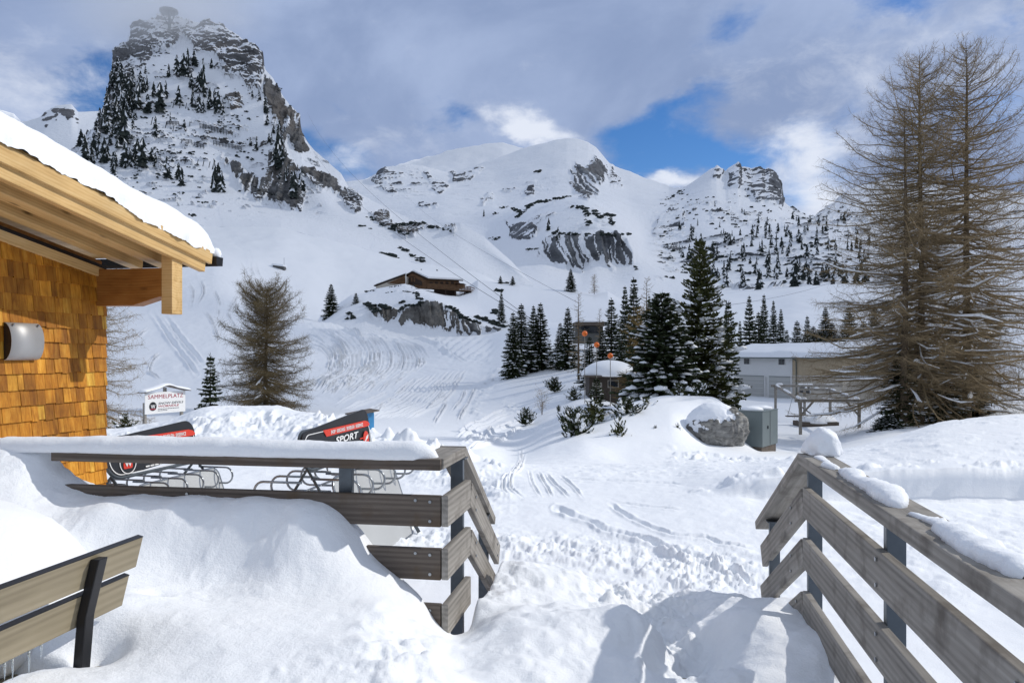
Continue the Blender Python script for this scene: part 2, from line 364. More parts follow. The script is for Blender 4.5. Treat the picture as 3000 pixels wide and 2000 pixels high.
# ------------------------------------------------------------------ terrain
def P_(Y, py): return (Y, -(py - HZ) / F * Y)
near = [(2.5, -2.1), (8, -2.15)]
GC = {
 300: [(13, -2.3), (20, -2.55), (24, -2.6), (26.5, -2.62), (29, -3.0), (33, -3.5), (45, -4), (60, -3.9), (80, -2), (110, 2), (150, 9), (200, 18), (300, 42), (400, 70)],
 480: [(13, -2.3), (19, -2.55), (23.5, -2.42), (26.5, -2.34), (29, -2.75), (34, -3.6), (45, -4.1), (62, -3.9), (85, -1.8), (115, 2.6), (155, 9.4), (210, 20), (320, 46), (400, 70)],
 620: [(13, -2.3), (18, -2.5), (22, -2.25), (26, -1.86), (29, -2.0), (34, -3.5), (46, -4.1), (63, -4), (88, -1.6), (118, 2.9), (160, 9.5), (220, 22), (320, 45), (400, 66)],
 800: [(13, -2.3), (18, -2.5), (23, -2.2), (26.5, -1.86), (29, -2.1), (34, -3.6), (50, -4.2), (65, -4.2), (90, -2.5), (120, 1), (160, 5.5), (200, 10), (230, 13.2), (250, 17), (320, 42), (400, 66)],
 900: [(13, -2.3), (18, -2.5), (22, -2.2), (25, -1.95), (28, -2.3), (34, -3.7), (50, -4.2), (65, -4.3), (90, -2.9), (120, .4), (160, 4.3), (200, 8.5), (230, 11.2), (250, 13.8), (320, 37), (400, 62)],
 1000: [(13, -2.3), (17, -2.5), (21, -2.25), (23.5, -2.1), (27, -2.6), (34, -3.7), (50, -4.2), (65, -4.3), (90, -3.2), (120, -.5), (160, 3), (200, 7), (230, 9), (260, 12), (320, 30), (400, 58)],
 1200: [(12, -2.28), (15, -2.4), (18.5, -2.3), (20.5, -2.28), (24, -2.9), (30, -3.5), (50, -4.3), (65, -4.4), (90, -3.8), (120, -2), (160, .8), (200, 4.5), (230, 6.5), (260, 9), (320, 26), (400, 48)],
 1400: [(12, -2.28), (15, -2.4), (17.5, -2.37), (20, -2.75), (30, -3.6), (50, -4.5), (65, -4.4), (90, -3.4), (120, -1.5), (160, 1.5), (200, 5), (260, 9), (320, 22), (400, 42)],
 1500: [(12, -2.28), (15, -2.38), (17, -2.45), (22, -3.2), (30, -3.9), (50, -4.6), (65, -4.3), (76, -3.4), (90, -2.4), (120, .2), (160, 3.6), (200, 7), (260, 12), (320, 20), (400, 34)],
 1620: [(12, -2.28), (15, -2.4), (18, -2.6), (22, -3.1), (26, -3.3), (30, -3.35), (36, -3.5), (50, -3.9), (62, -3.5), (76, -2.7), (100, -.7), (150, 3.6), (200, 8), (300, 17), (400, 31)],
 1720: [(12, -2.28), (15, -2.4), (18, -2.6), (23, -3.05), (27, -3.05), (31, -2.95), (36, -2.9), (42, -2.9), (55, -3.2), (75, -2.2), (100, -.2), (150, 3.6), (200, 8), (300, 18), (400, 30)],
 1850: [(12, -2.28), (15, -2.4), (18, -2.6), (24, -3.25), (28, -2.95), (31, -2.55), (34, -2.2), (37, -2.35), (43, -3), (60, -4), (100, -4), (150, 0), (200, 5), (300, 14), (400, 27)],
 1960: [(12, -2.26), (15, -2.4), (18, -2.6), (24, -3.25), (28, -3.0), (31, -2.4), (34.5, -1.9), (38, -2.1), (44, -3.2), (60, -4.4), (100, -4.5), (150, 0), (200, 5), (300, 14), (400, 26)],
 2080: [(11.8, -2.22), (13.2, -2.2), (17, -2.45), (24, -3.3), (29.6, -3.5), (30.8, -3.3), (32, -2.5), (34.5, -1.95), (38, -2.2), (44, -3.6), (60, -4.7), (87, -5), (120, -4), (160, 1), (220, 8), (300, 18), (400, 30)],
 2165: [(11.9, -2.23), (12.2, -2.06), (16, -2.35), (24, -3.35), (29, -3.65), (31.5, -3.45), (34.5, -2.9), (38, -3.4), (44, -4.3), (60, -4.9), (87, -5), (120, -4), (160, 1), (220, 9), (300, 18), (400, 32)],
 2230: [(11.9, -2.25), (12.06, -1.98), (17, -2.43), (24, -3.35), (31, -3.95), (40, -4.5), (50, -5), (87, -5), (120, -4.5), (160, 0), (220, 8), (300, 18), (400, 33)],
 2340: [(11.9, -2.28), (12.06, -1.92), (17, -2.31), (22, -3.1), (31, -4.05), (48, -5), (87, -5), (120, -4.5), (160, 0), (220, 9), (300, 21), (400, 35)],
 2600: [(11.95, -2.3), (12.12, -1.85), (16, -1.95), (20, -2.2), (26, -3.1), (41, -3.95), (60, -4.9), (87, -5), (120, -4.5), (160, 0), (220, 10), (300, 23), (400, 38)],
 2800: [(11.95, -2.3), (12.12, -1.82), (16, -1.72), (21, -1.83), (27, -2.8), (41, -3.6), (60, -4.4), (87, -4), (120, -1), (160, 4), (220, 13), (300, 26), (400, 44)],
 3000: [(11.95, -2.32), (12.12, -1.86), (17, -1.7), (22, -1.73), (28, -2.5), (41, -3.0), (60, -3.0), (90, -1), (120, 2), (160, 7), (220, 16), (300, 30), (400, 50)],
}
gu = sorted(GC); NY = 930
gY = np.exp(np.linspace(math.log(2.6), math.log(400), NY))
gK = np.array([pchip(np.log([a for a, b in near + GC[u]]), [b for a, b in near + GC[u]], np.log(gY)) for u in gu])
uu = np.concatenate([np.arange(-1500, -150, 40), np.arange(-150, 3150, 3.1), np.arange(3150, 4500, 40)]).astype(float)
Zg = pchip(np.array([-1500] + gu + [4500], float), np.vstack([gK[:1], gK, gK[-1:]]), uu).T     # (NY, nu)
UU, YY = np.meshgrid(uu, gY)
XX = (UU - 1500) / F * YY
PYY = HZ - Zg / YY * F
# broad softness, then wind-scoured and trampled detail
Zg = Zg + fbm(XX * .12, YY * .12, 1, 3, 3) * .16 * sst(YY, 13, 40) * (1 + 2 * sst(YY, 120, 300))
Zg += fbm(XX * 1.3, YY * .9, 2, 4, 5) * .022 * (1 - sst(YY, 40, 90))
def gauss(v, c, s): return np.exp(-((v - c) / s) ** 2)
# ploughed bank on the left: lumps
cy = np.interp(UU, [300, 480, 620, 800, 900, 1000, 1200, 1400, 1600], [25, 25, 25, 26, 24, 22.5, 19.5, 16.5, 14])
bm_ = gauss(YY - cy, -1.6, 2.6) * sst(UU, 260, 340) * (1 - sst(UU, 1380, 1560))
bm_ *= .35 + .65 * sst(np.abs(YY - cy), 0, 2)
Zg += bm_ * (np.maximum(fbm(XX * 1.5, YY * 1.1, 3, 4, 11, .6, ridged=True), -.4) * .26 + fbm(XX * 5, YY * 4, 4, 3, 12) * .06)
lump = gauss(YY - cy, .4, .55) * sst(UU, 860, 1000) * (1 - sst(UU, 1420, 1560)); Zg += lump * np.maximum(fbm(XX * 3, YY * 2.4, 5, 3, 13), 0) * .55
# ploughed yard in the middle: rough ribbons and clods
yard = sst(YY, 5.5, 7) * (1 - sst(YY, 11.2, 12.6)); yard2 = sst(YY, 6.5, 7.5) * (1 - sst(YY, 22, 27)) * (1 - bm_)
rib = gauss((YY - 8.6 - (XX - .3) * -.42) / .75, 0, 1) * sst(XX, -2.5, -1.6) * (1 - sst(XX, 2.0, 3.0))
rib2 = gauss((YY - 6.1 - (XX - .6) * .9) / .75, 0, 1) * sst(XX, -.2, .4) * (1 - sst(XX, 1.8, 2.6))
Zg += (rib + rib2 * .9) * (np.maximum(fbm(XX * 8.5, YY * 7, 6, 5, 21, .62), -.2) * .085 + fbm(XX * 2.2, YY * 1.6, 6, 3, 20) * .05 + .015)
Zg += yard2 * (np.maximum(fbm(XX * 3.2, YY * 2.4, 7, 5, 22, .62), -.2) * .05) * (.35 + .65 * sst(fbm(XX * .35, YY * .35, 8, 3, 23), -.15, .25))
Zg += sst(UU, 1900, 2400) * sst(YY, 6, 7) * (1 - sst(YY, 11, 11.8)) * fbm(XX * 4, YY * 3, 9, 4, 24, .6) * .035
# crumbs along the cut edge of the drift on the right and its striated face
edge = gauss(YY, 12.6, .35) * sst(UU, 1900, 2150); Zg += edge * np.maximum(fbm(XX * 3.3, YY * 3.3, 10, 4, 25), 0) * .22
Zg += sst(UU, 1980, 2150) * gauss(YY, 12.0, .35) * fbm(XX * 4, YY * 2, 3, 3, 26) * .018
c2 = gauss(YY, 24.5, 1.6) * sst(UU, 1900, 2000) * (1 - sst(UU, 2360, 2420)); Zg += c2 * np.maximum(fbm(XX * 2.6, YY * 2, 11, 4, 27), 0) * .3
# ski and vehicle tracks (pixel polylines, pressed into the surface)
def z2(l, ox, oy, s=2.24): return [(ox + a / s, oy + b / s) for a, b in l]
T = []
for l in [[(1175, 20), (1180, 90), (1140, 170), (1065, 240), (1065, 310), (1100, 350)], [(1200, 60), (1175, 150), (1110, 230), (1120, 300), (1200, 355)], [(1230, 165), (1250, 250), (1310, 350)],
          [(1340, 190), (1400, 260), (1500, 355)], [(1430, 200), (1520, 280), (1590, 360)], [(1290, 180), (1330, 250), (1390, 350)]]: T.append((z2(l, 1000, 1300), 2.0, .035))
T += [(z2([(1400, 430), (1620, 510), (1720, 560), (1850, 590), (2000, 640), (2240, 730), (2440, 780), (2590, 850), (2690, 915)], 1000, 1300), 5, .045),
      (z2([(1760, 390), (1900, 480), (2240, 610), (2370, 620), (2540, 670), (2690, 690)], 1000, 1300), 3.5, .03), (z2([(1500, 230), (1900, 250), (2240, 265)], 1000, 1300), 2, .03), (z2([(1780, 380), (2000, 405), (2240, 430)], 1000, 1300), 2, .03)]
pis = [[(450, 560), (600, 640), (690, 720), (720, 800), (690, 880)], [(560, 570), (740, 660), (800, 740), (800, 830), (760, 890)], [(650, 560), (830, 680), (860, 760), (850, 830), (800, 880)],
       [(740, 575), (880, 665), (920, 750), (920, 820), (880, 890)], [(830, 600), (960, 690), (1000, 780), (980, 860), (920, 900)], [(900, 620), (1040, 700), (1085, 790), (1060, 870)], [(960, 640), (1130, 720), (1170, 800), (1140, 870)],
       [(440, 690), (560, 740), (600, 800), (580, 870)], [(440, 640), (620, 710), (660, 790), (640, 880)], [(600, 560), (790, 670), (830, 750), (825, 830), (780, 890)], [(1020, 640), (1200, 720), (1250, 790)],
       [(450, 590), (640, 670), (700, 760), (690, 850)], [(430, 620), (560, 690), (630, 760), (620, 860)], [(700, 590), (860, 690), (890, 770), (870, 850)]]
for l in pis: T.append((z2(l, 700, 700), 1.7, .5 * random.uniform(.6, 1.3)))
rs_ = lambda l: pchip(np.linspace(0, 1, len(l)), np.array(l, float), np.linspace(0, 1, 7))
srt = sorted(pis, key=lambda l: max(q[0] for q in l))
for a_, b_ in zip(srt[:-1], srt[1:]):
    for k_ in (.33, .66):
        q_ = rs_(a_) * (1 - k_) + rs_(b_) * k_; q_ = np.vstack([q_, q_[-1:] + [[-70 - 40 * k_, 55]], q_[-1:] + [[-180, 130]]]); T.append((z2([tuple(v) for v in q_], 700, 700), 1.4, .3 * random.uniform(.5, 1.2)))
for k_ in range(9): T.append((z2([(1500 - 38 * k_, 850 + 6 * k_), (1400 - 46 * k_, 960 + 8 * k_), (1270 - 62 * k_, 1090 + 8 * k_), (1120 - 80 * k_, 1190)], 700, 700), 1.5, .16 * random.uniform(.5, 1.4)))
for l in [[(560, 1010), (800, 920), (960, 905)], [(640, 1090), (900, 940), (1000, 900)], [(1100, 1190), (1340, 1060), (1480, 880)], [(1280, 1220), (1350, 1100), (1360, 1050)], [(1440, 1200), (1560, 960)], [(1180, 1150), (1300, 1060), (1420, 960)],
          [(1060, 1060), (940, 1120), (800, 1190)], [(980, 990), (820, 1080), (680, 1120)], [(1390, 1140), (1460, 1050), (1490, 960)], [(540, 960), (700, 930), (850, 900)], [(1000, 1030), (1100, 960), (1180, 900)]]: T.append((z2(l, 700, 700), 1.7, .25))
for l in [[(1430, 1300), (1780, 1150)], [(1460, 1340), (1850, 1190)], [(1440, 1270), (1640, 1180), (1760, 1120)], [(1500, 1380), (1700, 1320), (1880, 1230)], [(1560, 1330), (1700, 1230)]]: T.append((z2(l, 700, 700), 2.0, .21))
for l in [[(430, 560), (700, 570), (900, 592), (1060, 612), (1240, 660), (1400, 760)]]: T.append((z2(l, 700, 700), 4, -.45))
for l in [[(450, 545), (800, 585), (1280, 690), (1500, 810)], [(440, 600), (700, 640), (1000, 650)]]: T.append((z2(l, 700, 700), 2, .22))
for l in [[(1000, 480), (1080, 600), (1150, 700), (1290, 880)], [(1080, 500), (1180, 640), (1330, 820)]]: T.append((z2(l, 0, 700), 4, .3))
for l in [[(1300, 250), (1340, 340), (1290, 440)], [(1230, 280), (1270, 360), (1250, 460)], [(1640, 150), (1660, 230), (1710, 300)], [(1670, 150), (1700, 230), (1740, 310)], [(1400, 330), (1440, 420), (1430, 520)], [(1340, 460), (1400, 560), (1440, 680)], [(980, 580), (900, 640), (840, 680)],
          [(890, 460), (830, 510), (870, 540)], [(1060, 740), (1000, 800), (980, 860), (1060, 920)], [(1500, 260), (1560, 360), (1500, 480), (1560, 600)], [(1560, 130), (1620, 240), (1600, 330)]]: T.append((z2(l, 0, 700), 1.5, .36))
for l, w, d in T:
    P = smoothline(l, 5); x0, x1, y0, y1 = P[:, 0].min() - 30, P[:, 0].max() + 30, P[:, 1].min() - 30, P[:, 1].max() + 30
    s = (UU > x0) & (UU < x1) & (PYY > y0) & (PYY < y1)
    if not s.any(): continue
    jit = fbm(UU[s] / 14, PYY[s] / 9, 5, 3, 36); dd = (linedist(UU[s], PYY[s], P) + jit * w * .5) / w; en = np.minimum(np.hypot(UU[s] - P[0, 0], (PYY[s] - P[0, 1]) * 1.5), np.hypot(UU[s] - P[-1, 0], (PYY[s] - P[-1, 1]) * 1.5)); d_ = d * sst(en, 0, 32) * (.55 + .9 * np.clip(fbm(UU[s] / 30, PYY[s] / 20, 6, 2, 37) + .5, 0, 1))
    Zg[s] -= d_ * (np.exp(-dd ** 2) - .75 * np.exp(-(dd - 2.0) ** 2))
# groomed and skied texture over the piste
pm = sst(YY, 55, 75) * (1 - sst(YY, 230, 300)) * sst(UU, 300, 500) * (1 - sst(UU, 1380, 1500))
Zg += pm * (fbm(XX * .55 + YY * .2, YY * .16 - XX * .05, 3, 4, 31) * .13 + fbm(XX * 1.6, YY * .5, 3, 3, 32) * .05)
churn = [z2([(1690, 880), (1600, 1000), (1540, 1100), (1530, 1190)], 700, 700), z2([(1250, 660), (1400, 700), (1600, 770)], 700, 700), z2([(1760, 1110), (1900, 1160), (1950, 1220)], 700, 700)]
for l in churn:
    P = smoothline(l, 5); s = (UU > P[:, 0].min() - 60) & (UU < P[:, 0].max() + 60) & (PYY > P[:, 1].min() - 60) & (PYY < P[:, 1].max() + 60)
    dd = linedist(UU[s], PYY[s], P); Zg[s] += np.exp(-(dd / 20) ** 2) * np.maximum(fbm(XX[s] * 1.1, YY[s] * .5, 6, 4, 33), -.1) * .5
wav = gauss(PYY, 1290 / 2.24 * 0 + 1018, 22) * sst(UU, 1270, 1310) * (1 - sst(UU, 1420, 1450)); Zg += wav * np.sin(UU * .22 + PYY * .3) * .35
Zg += sst(YY, 150, 260) * fbm(XX * .05, YY * .03, 4, 4, 35) * .9 * (1 - sst(YY, 360, 400))
def gz(u, Y):
    i = int(np.clip(np.searchsorted(gY, Y), 1, NY - 1)); j = int(np.clip(np.searchsorted(uu, u), 1, len(uu) - 1))
    fy = (Y - gY[i - 1]) / (gY[i] - gY[i - 1]); fu = (u - uu[j - 1]) / (uu[j] - uu[j - 1])
    return float((Zg[i - 1, j - 1] * (1 - fu) + Zg[i - 1, j] * fu) * (1 - fy) + (Zg[i, j - 1] * (1 - fu) + Zg[i, j] * fu) * fy)
def gat(u, py):
    """nearest ground point seen at pixel (u, py)"""
    j = int(np.clip(np.searchsorted(uu, u), 0, len(uu) - 1)); c = HZ - Zg[:, j] / gY * F
    i = int(np.argmax(c < py)); return gY[i]
def gpt(u, Y, dz=0.0): return Vector(((u - 1500) / F * Y, Y, EYE + gz(u, Y) + dz))
me = mesh_np('snow_ground', np.stack([XX, YY, Zg + EYE], -1).reshape(-1, 3), gridfaces(NY, len(uu)))
tag(put('snow_ground', me, M_SNOW), kind='structure')
u4 = uu; z4 = Zg[-1]

class Patch: pass
def patch(name, curves, u0, u1, du, nt, mat, polys=(), amp=3.0, groove=None, nscale=.03, soft=14, snow=(.42, .62), specks=None, seed=1, back=60, smooth_amp=1.0, bandk=.5, small=.35):
    u = np.arange(u0, u1 + du, du).astype(float); K = len(curves)
    PY = []; YD = []
    for c in curves:
        c = np.array(c, float); PY.append(np.interp(u, c[:, 0], c[:, 1])); YD.append(np.interp(u, c[:, 0], c[:, 2]))
    def gsm(a, sg):
        r = int(3 * sg / du) + 1; k = np.exp(-.5 * (np.arange(-r, r + 1) * du / sg) ** 2); k /= k.sum()
        return np.convolve(np.pad(a, r, mode='edge'), k, 'valid')
    PY = [gsm(a, 14) if 0 < i < K - 1 else a for i, a in enumerate(PY)]; YD = [gsm(a, 26) for a in YD]
    PY, YD = np.array(PY), np.array(YD)
    seg = [np.mean(np.abs(PY[i + 1] - PY[i])) + 8 for i in range(K - 1)]; tk = np.concatenate([[0], np.cumsum(seg)])
    tq = np.linspace(0, tk[-1], nt); py = pchip(tk, PY, tq); lY = pchip(tk, np.log(YD), tq); Yd = np.exp(lY)
    U = np.broadcast_to(u, py.shape)
    X = (U - 1500) / F * Yd; Z = -(py - HZ) / F * Yd
    # rock mask from outlines, ragged by noise
    wx, wy = U, py
    rag = fbm(wx / 26, wy / 26, seed, 5, seed + 40, .6)
    mask = np.full(U.shape, -1e3)
    for pl in polys:
        k = 1.0
        a = np.array(pl, float); s = (U > a[:, 0].min() - 70) & (U < a[:, 0].max() + 70) & (py > a[:, 1].min() - 70) & (py < a[:, 1].max() + 70)
        if s.any(): mask[s] = np.maximum(mask[s], polydist(U[s], py[s], pl))
    rk = sst(mask + rag * soft * 1.6, -soft * .35, soft * .45)
    if specks is not None: rk = np.maximum(rk, specks(U, py, X, Yd, Z))
    fac = Yd / 600
    rd = fbm(X * nscale, Yd * nscale, Z * nscale * .8, 6, seed, .55, ridged=True)
    rb = fbm(X * nscale * .5, Z * nscale * 3.2, Yd * nscale * .4, 4, seed + 7, .5, ridged=True)
    rs = fbm(X * nscale * 5, Yd * nscale * 5, Z * nscale * 4, 4, seed + 9, .6)
    if groove is not None:      # fluted walls: ragged fingers along their top and foot
        g0 = sst(np.max([polydist(U, py, q) for q in groove], axis=0), -34, 4); gk = nscale / .022
        fing = fbm((X + Z * .22) * .16 * gk, Z * .012 * gk, 4, 4, seed + 36, .6)
        rk = rk * (1 - g0) + g0 * sst(mask + fing * 24 + rag * soft * .8, -4, 5)
    h = rk * (rd * amp + rb * amp * bandk + rs * amp * small)
    streak = 0.0; gra = np.full(U.shape, .5)
    if groove is not None:
        gm_ = sst(np.max([polydist(U, py, q) for q in groove], axis=0), -6, 10)
        gk = nscale / .022; gx = (X + Z * .22) * gk + fbm(X * .02 * gk, Z * .02 * gk, 3, 3, seed + 31) * 9
        g1 = fbm(gx * .105, Z * .009 * gk, 1, 4, seed + 32, .6, ridged=True)
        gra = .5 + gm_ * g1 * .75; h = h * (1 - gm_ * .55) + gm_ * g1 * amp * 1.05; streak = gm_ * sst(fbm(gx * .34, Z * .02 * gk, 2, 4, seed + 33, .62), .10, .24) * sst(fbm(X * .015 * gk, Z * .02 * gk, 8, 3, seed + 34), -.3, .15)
    soft_h = fbm(X * .006, Yd * .006, Z * .006, 4, seed + 3) * 3.0 * smooth_amp * fac + fbm(X * .04, Yd * .04, Z * .04, 3, seed + 4) * .45 * smooth_amp * fac
    e = sst(np.arange(nt) / nt, 0, .06)[:, None]
    Yd2 = Yd - h * .85 * e; Z2 = Z + (h * .45 + soft_h) * e; X2 = X + rk * rs * amp * .35 * e
    # ledges that hold snow: flatter bits of the displaced surface
    Pm = np.stack([X2, Yd2, Z2], -1); dU = np.gradient(Pm, axis=1); dT = np.gradient(Pm, axis=0)
    n = np.cross(dU, dT); n /= np.linalg.norm(n, axis=2, keepdims=True) + 1e-9; n *= np.sign(n[..., 2:3] + 1e-9)
    led = n[..., 2] * .62 + fbm(X2 * nscale * 2, Yd2 * nscale * 2, Z2 * nscale * 6, 5, seed + 21, .6) * .42
    rock = rk * (1 - sst(led, *snow) * (1 - (gm_ * .8 if groove is not None else 0.0))) * (1 - streak * .95)
    # back slope beyond the ridge
    nb = 5; Pb = [Pm]; rb_ = [rock]
    for i in range(1, nb + 1):
        q = Pm[-1].copy(); q[:, 1] += back * i * .35; q[:, 0] += (u - 1500) / F * back * i * .35; q[:, 2] -= back * .14 * i * i * .5 + back * .05 * i; Pb.append(q[None]); rb_.append(rock[-1:] * .3)
    A = np.concatenate(Pb); A[..., 2] += EYE; rr = np.concatenate(rb_)
    gv = np.concatenate([gra] + [gra[-1:]] * nb); me = mesh_np(name, A.reshape(-1, 3), gridfaces(*A.shape[:2]), True, {'rock': rr, 'groove': gv})
    o = tag(put(name, me, mat), kind='structure')
    p = Patch(); p.u = u; p.P = Pm; p.py = HZ - Z2 / Yd2 * F; p.o = o; p.rock = rock
    def at(px, pyy):
        j = int(np.clip(np.searchsorted(u, px), 0, len(u) - 1)); c = p.py[:, j]; w = np.nonzero(c <= pyy)[0]
        i = int(w[0]) if len(w) else len(c) - 1
        v = Pm[i, j]; return Vector((float(v[0]), float(v[1]), float(v[2]) + EYE))
    p.at = at
    return p
def zz(l, ox=0, oy=0, s=2.24): return [(ox + a / s, oy + b / s) for a, b in l]
G400 = [(float(a), float(HZ - b / 400 * F), 400.0) for a, b in zip(u4[::12], z4[::12])]
M_MTL = mountain_mat('rock_left_peak', .055, (.165, .165, .17), (.26, .22, .18))
M_MTM = mountain_mat('rock_far', .03, (.17, .18, .20), (.20, .185, .175))
M_MTH = mountain_mat('rock_knoll', .22, (.155, .158, .162), (.19, .17, .145))
# --- the steep rocky peak on the left with its long shoulder
LPr = [(-500, 590), (0, 570), (80, 520), (180, 465), (223, 428), (250, 405), (281, 384), (286, 335), (321, 277), (326, 243), (330, 156), (353, 134), (371, 116), (384, 85), (411, 62), (446, 49), (473, 46), (527, 49), (558, 60), (598, 66), (643, 71), (683, 92), (714, 116), (750, 147), (772, 165),
       (777, 205), (799, 228), (826, 277), (848, 305), (871, 330), (884, 348), (888, 397), (906, 420), (920, 437), (951, 464), (1000, 508), (1022, 548), (1089, 586), (1134, 608), (1196, 639), (1268, 653), (1348, 657), (1420, 700), (1500, 770), (1560, 835)]
def lpY(u): return float(np.interp(u, [-500, 200, 330, 500, 700, 880, 1000, 1200, 1350, 1560], [560, 600, 640, 665, 650, 610, 560, 500, 460, 415]))
LPc = [G400,
       [(-500, 660, 440), (0, 630, 460), (200, 600, 470), (330, 585, 480), (450, 570, 490), (600, 575, 490), (700, 600, 480), (880, 632, 470), (950, 648, 460), (1000, 668, 450), (1200, 730, 430), (1350, 745, 420), (1500, 820, 407), (1560, 842, 403)],
       [(-500, 640, 500), (0, 610, 510), (200, 530, 520), (330, 420, 545), (450, 400, 560), (600, 430, 565), (700, 470, 560), (780, 510, 540), (880, 560, 510), (950, 590, 490), (1000, 620, 480), (1200, 690, 455), (1350, 705, 440), (1500, 800, 410), (1560, 840, 406)],
       [(-500, 615, 530), (0, 590, 540), (200, 480, 560), (330, 300, 590), (450, 240, 605), (560, 230, 610), (650, 260, 605), (740, 330, 590), (820, 420, 560), (880, 480, 545), (950, 540, 530), (1000, 575, 520), (1200, 665, 480), (1350, 680, 450), (1500, 785, 412), (1560, 837, 408)],
       [(a, b, lpY(a)) for a, b in LPr]]
LPp = [zz(l) for l in [
    [(900, 150), (1060, 100), (1195, 140), (1150, 310), (1000, 330), (990, 400), (930, 400), (840, 340), (835, 260)],
    [(1205, 190), (1340, 150), (1450, 160), (1600, 255), (1735, 365), (1740, 460), (1720, 600), (1640, 560), (1500, 480), (1420, 390), (1290, 330), (1215, 240)],
    [(730, 560), (738, 350), (830, 270), (860, 420), (900, 450), (850, 560), (760, 600)],
    [(1740, 470), (1850, 620), (1900, 690), (1985, 760), (2000, 900), (2035, 990), (1960, 1000), (1890, 900), (1880, 1000), (1800, 760), (1720, 600)],
    [(1470, 1040), (1600, 1100), (1700, 1170), (1760, 1190), (1790, 1000), (1870, 930), (1920, 1100), (1990, 1260), (1970, 1385), (1880, 1370), (1750, 1310), (1600, 1270), (1520, 1150)],
    [(1490, 620), (1590, 605), (1580, 690), (1510, 730)], [(1920, 1100), (2040, 1120), (2100, 1160), (2240, 1190), (2260, 1310), (2100, 1220), (2010, 1180)],
    [(640, 880), (700, 640), (760, 620), (740, 780), (690, 900)], [(1250, 880), (1560, 920), (1540, 950), (1250, 900)], [(1480, 780), (1600, 820), (1590, 860), (1470, 820)]]] + [zz(l, 1000, 300) for l in [
    [(-40, 540), (50, 570), (130, 640), (150, 750), (60, 700), (-20, 640)], [(160, 720), (310, 735), (340, 830), (250, 790)], [(330, 805), (430, 790), (530, 790), (545, 840), (430, 885)], [(560, 800), (650, 810), (645, 850), (570, 825)], [(690, 820), (745, 830), (740, 880)]]]
def lp_specks(U, py, X, Y, Z):
    m = sst(fbm(X * .05, Y * .05, Z * .09, 5, 71, .65), .16, .34) * (1 - sst(py, 470, 560)) * sst(U, 300, 340) * (1 - sst(U, 880, 960))
    zone = sst(py + (U - 500) * -.12, 300, 380)
    m2 = sst(fbm(X * .11, Y * .11, Z * .2, 4, 72, .6), .22, .4) * (1 - sst(py, 600, 660)) * (1 - sst(U, 900, 1000))
    return np.maximum(m * .8, m2 * .7 * zone)
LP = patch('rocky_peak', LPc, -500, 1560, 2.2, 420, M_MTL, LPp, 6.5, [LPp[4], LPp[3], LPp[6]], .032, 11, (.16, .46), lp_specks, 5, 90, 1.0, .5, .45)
# --- the far crag at the left edge
patch('far_crag', [[(-200, 560, 1100), (330, 560, 1100)], [(-200, 440, 1150), (60, 430, 1150), (200, 430, 1150), (330, 430, 1150)], [(-200, 335, 1250), (0, 322, 1250), (40, 331, 1250), (62, 353, 1250), (80, 353, 1230), (120, 344, 1220), (134, 328, 1220), (150, 319, 1220), (170, 312, 1220), (210, 308, 1220), (222, 322, 1220), (228, 330, 1220), (286, 329, 1260), (330, 330, 1260)]],
      -200, 330, 3, 90, M_MTM, [zz([(270, 830), (300, 750), (400, 690), (490, 690), (520, 820), (480, 815), (400, 790), (350, 790), (310, 830)])], 1.5, None, .02, 16, (.22, .5), None, 15, 120)
# --- the middle dome, its knob with the grooved cliff, the wooded hillside and the crag on the right
CG = [(1994, 551), (2012, 547), (2050, 520), (2076, 500), (2084, 495), (2099, 492), (2112, 500), (2126, 503), (2134, 493), (2150, 484), (2162, 479), (2171, 493), (2185, 498), (2199, 503), (2215, 498), (2227, 496), (2240, 503), (2251, 496), (2262, 503), (2274, 516), (2282, 528), (2288, 544), (2291, 590)]
Dr = [(1000, 527), (1022, 524), (1079, 521), (1110, 500), (1129, 486), (1180, 483), (1210, 484), (1240, 486), (1320, 500), (1380, 487), (1446, 470), (1536, 438), (1580, 424), (1625, 413), (1661, 408), (1690, 410), (1723, 418), (1745, 432), (1759, 447), (1786, 479), (1804, 490), (1848, 503), (1893, 523), (1933, 537), (1960, 548)] + CG + [(2312, 605), (2326, 619), (2349, 628), (2368, 640), (2391, 634), (2428, 605), (2480, 560), (2600, 520), (2800, 540), (3000, 560), (3400, 600)]
def dY(u): return float(np.interp(u, [1000, 1300, 1650, 1800, 1960, 1995, 2150, 2300, 2400, 2440, 3400], [1500, 1500, 1450, 1450, 1350, 1150, 1120, 1100, 1150, 1500, 1500]))
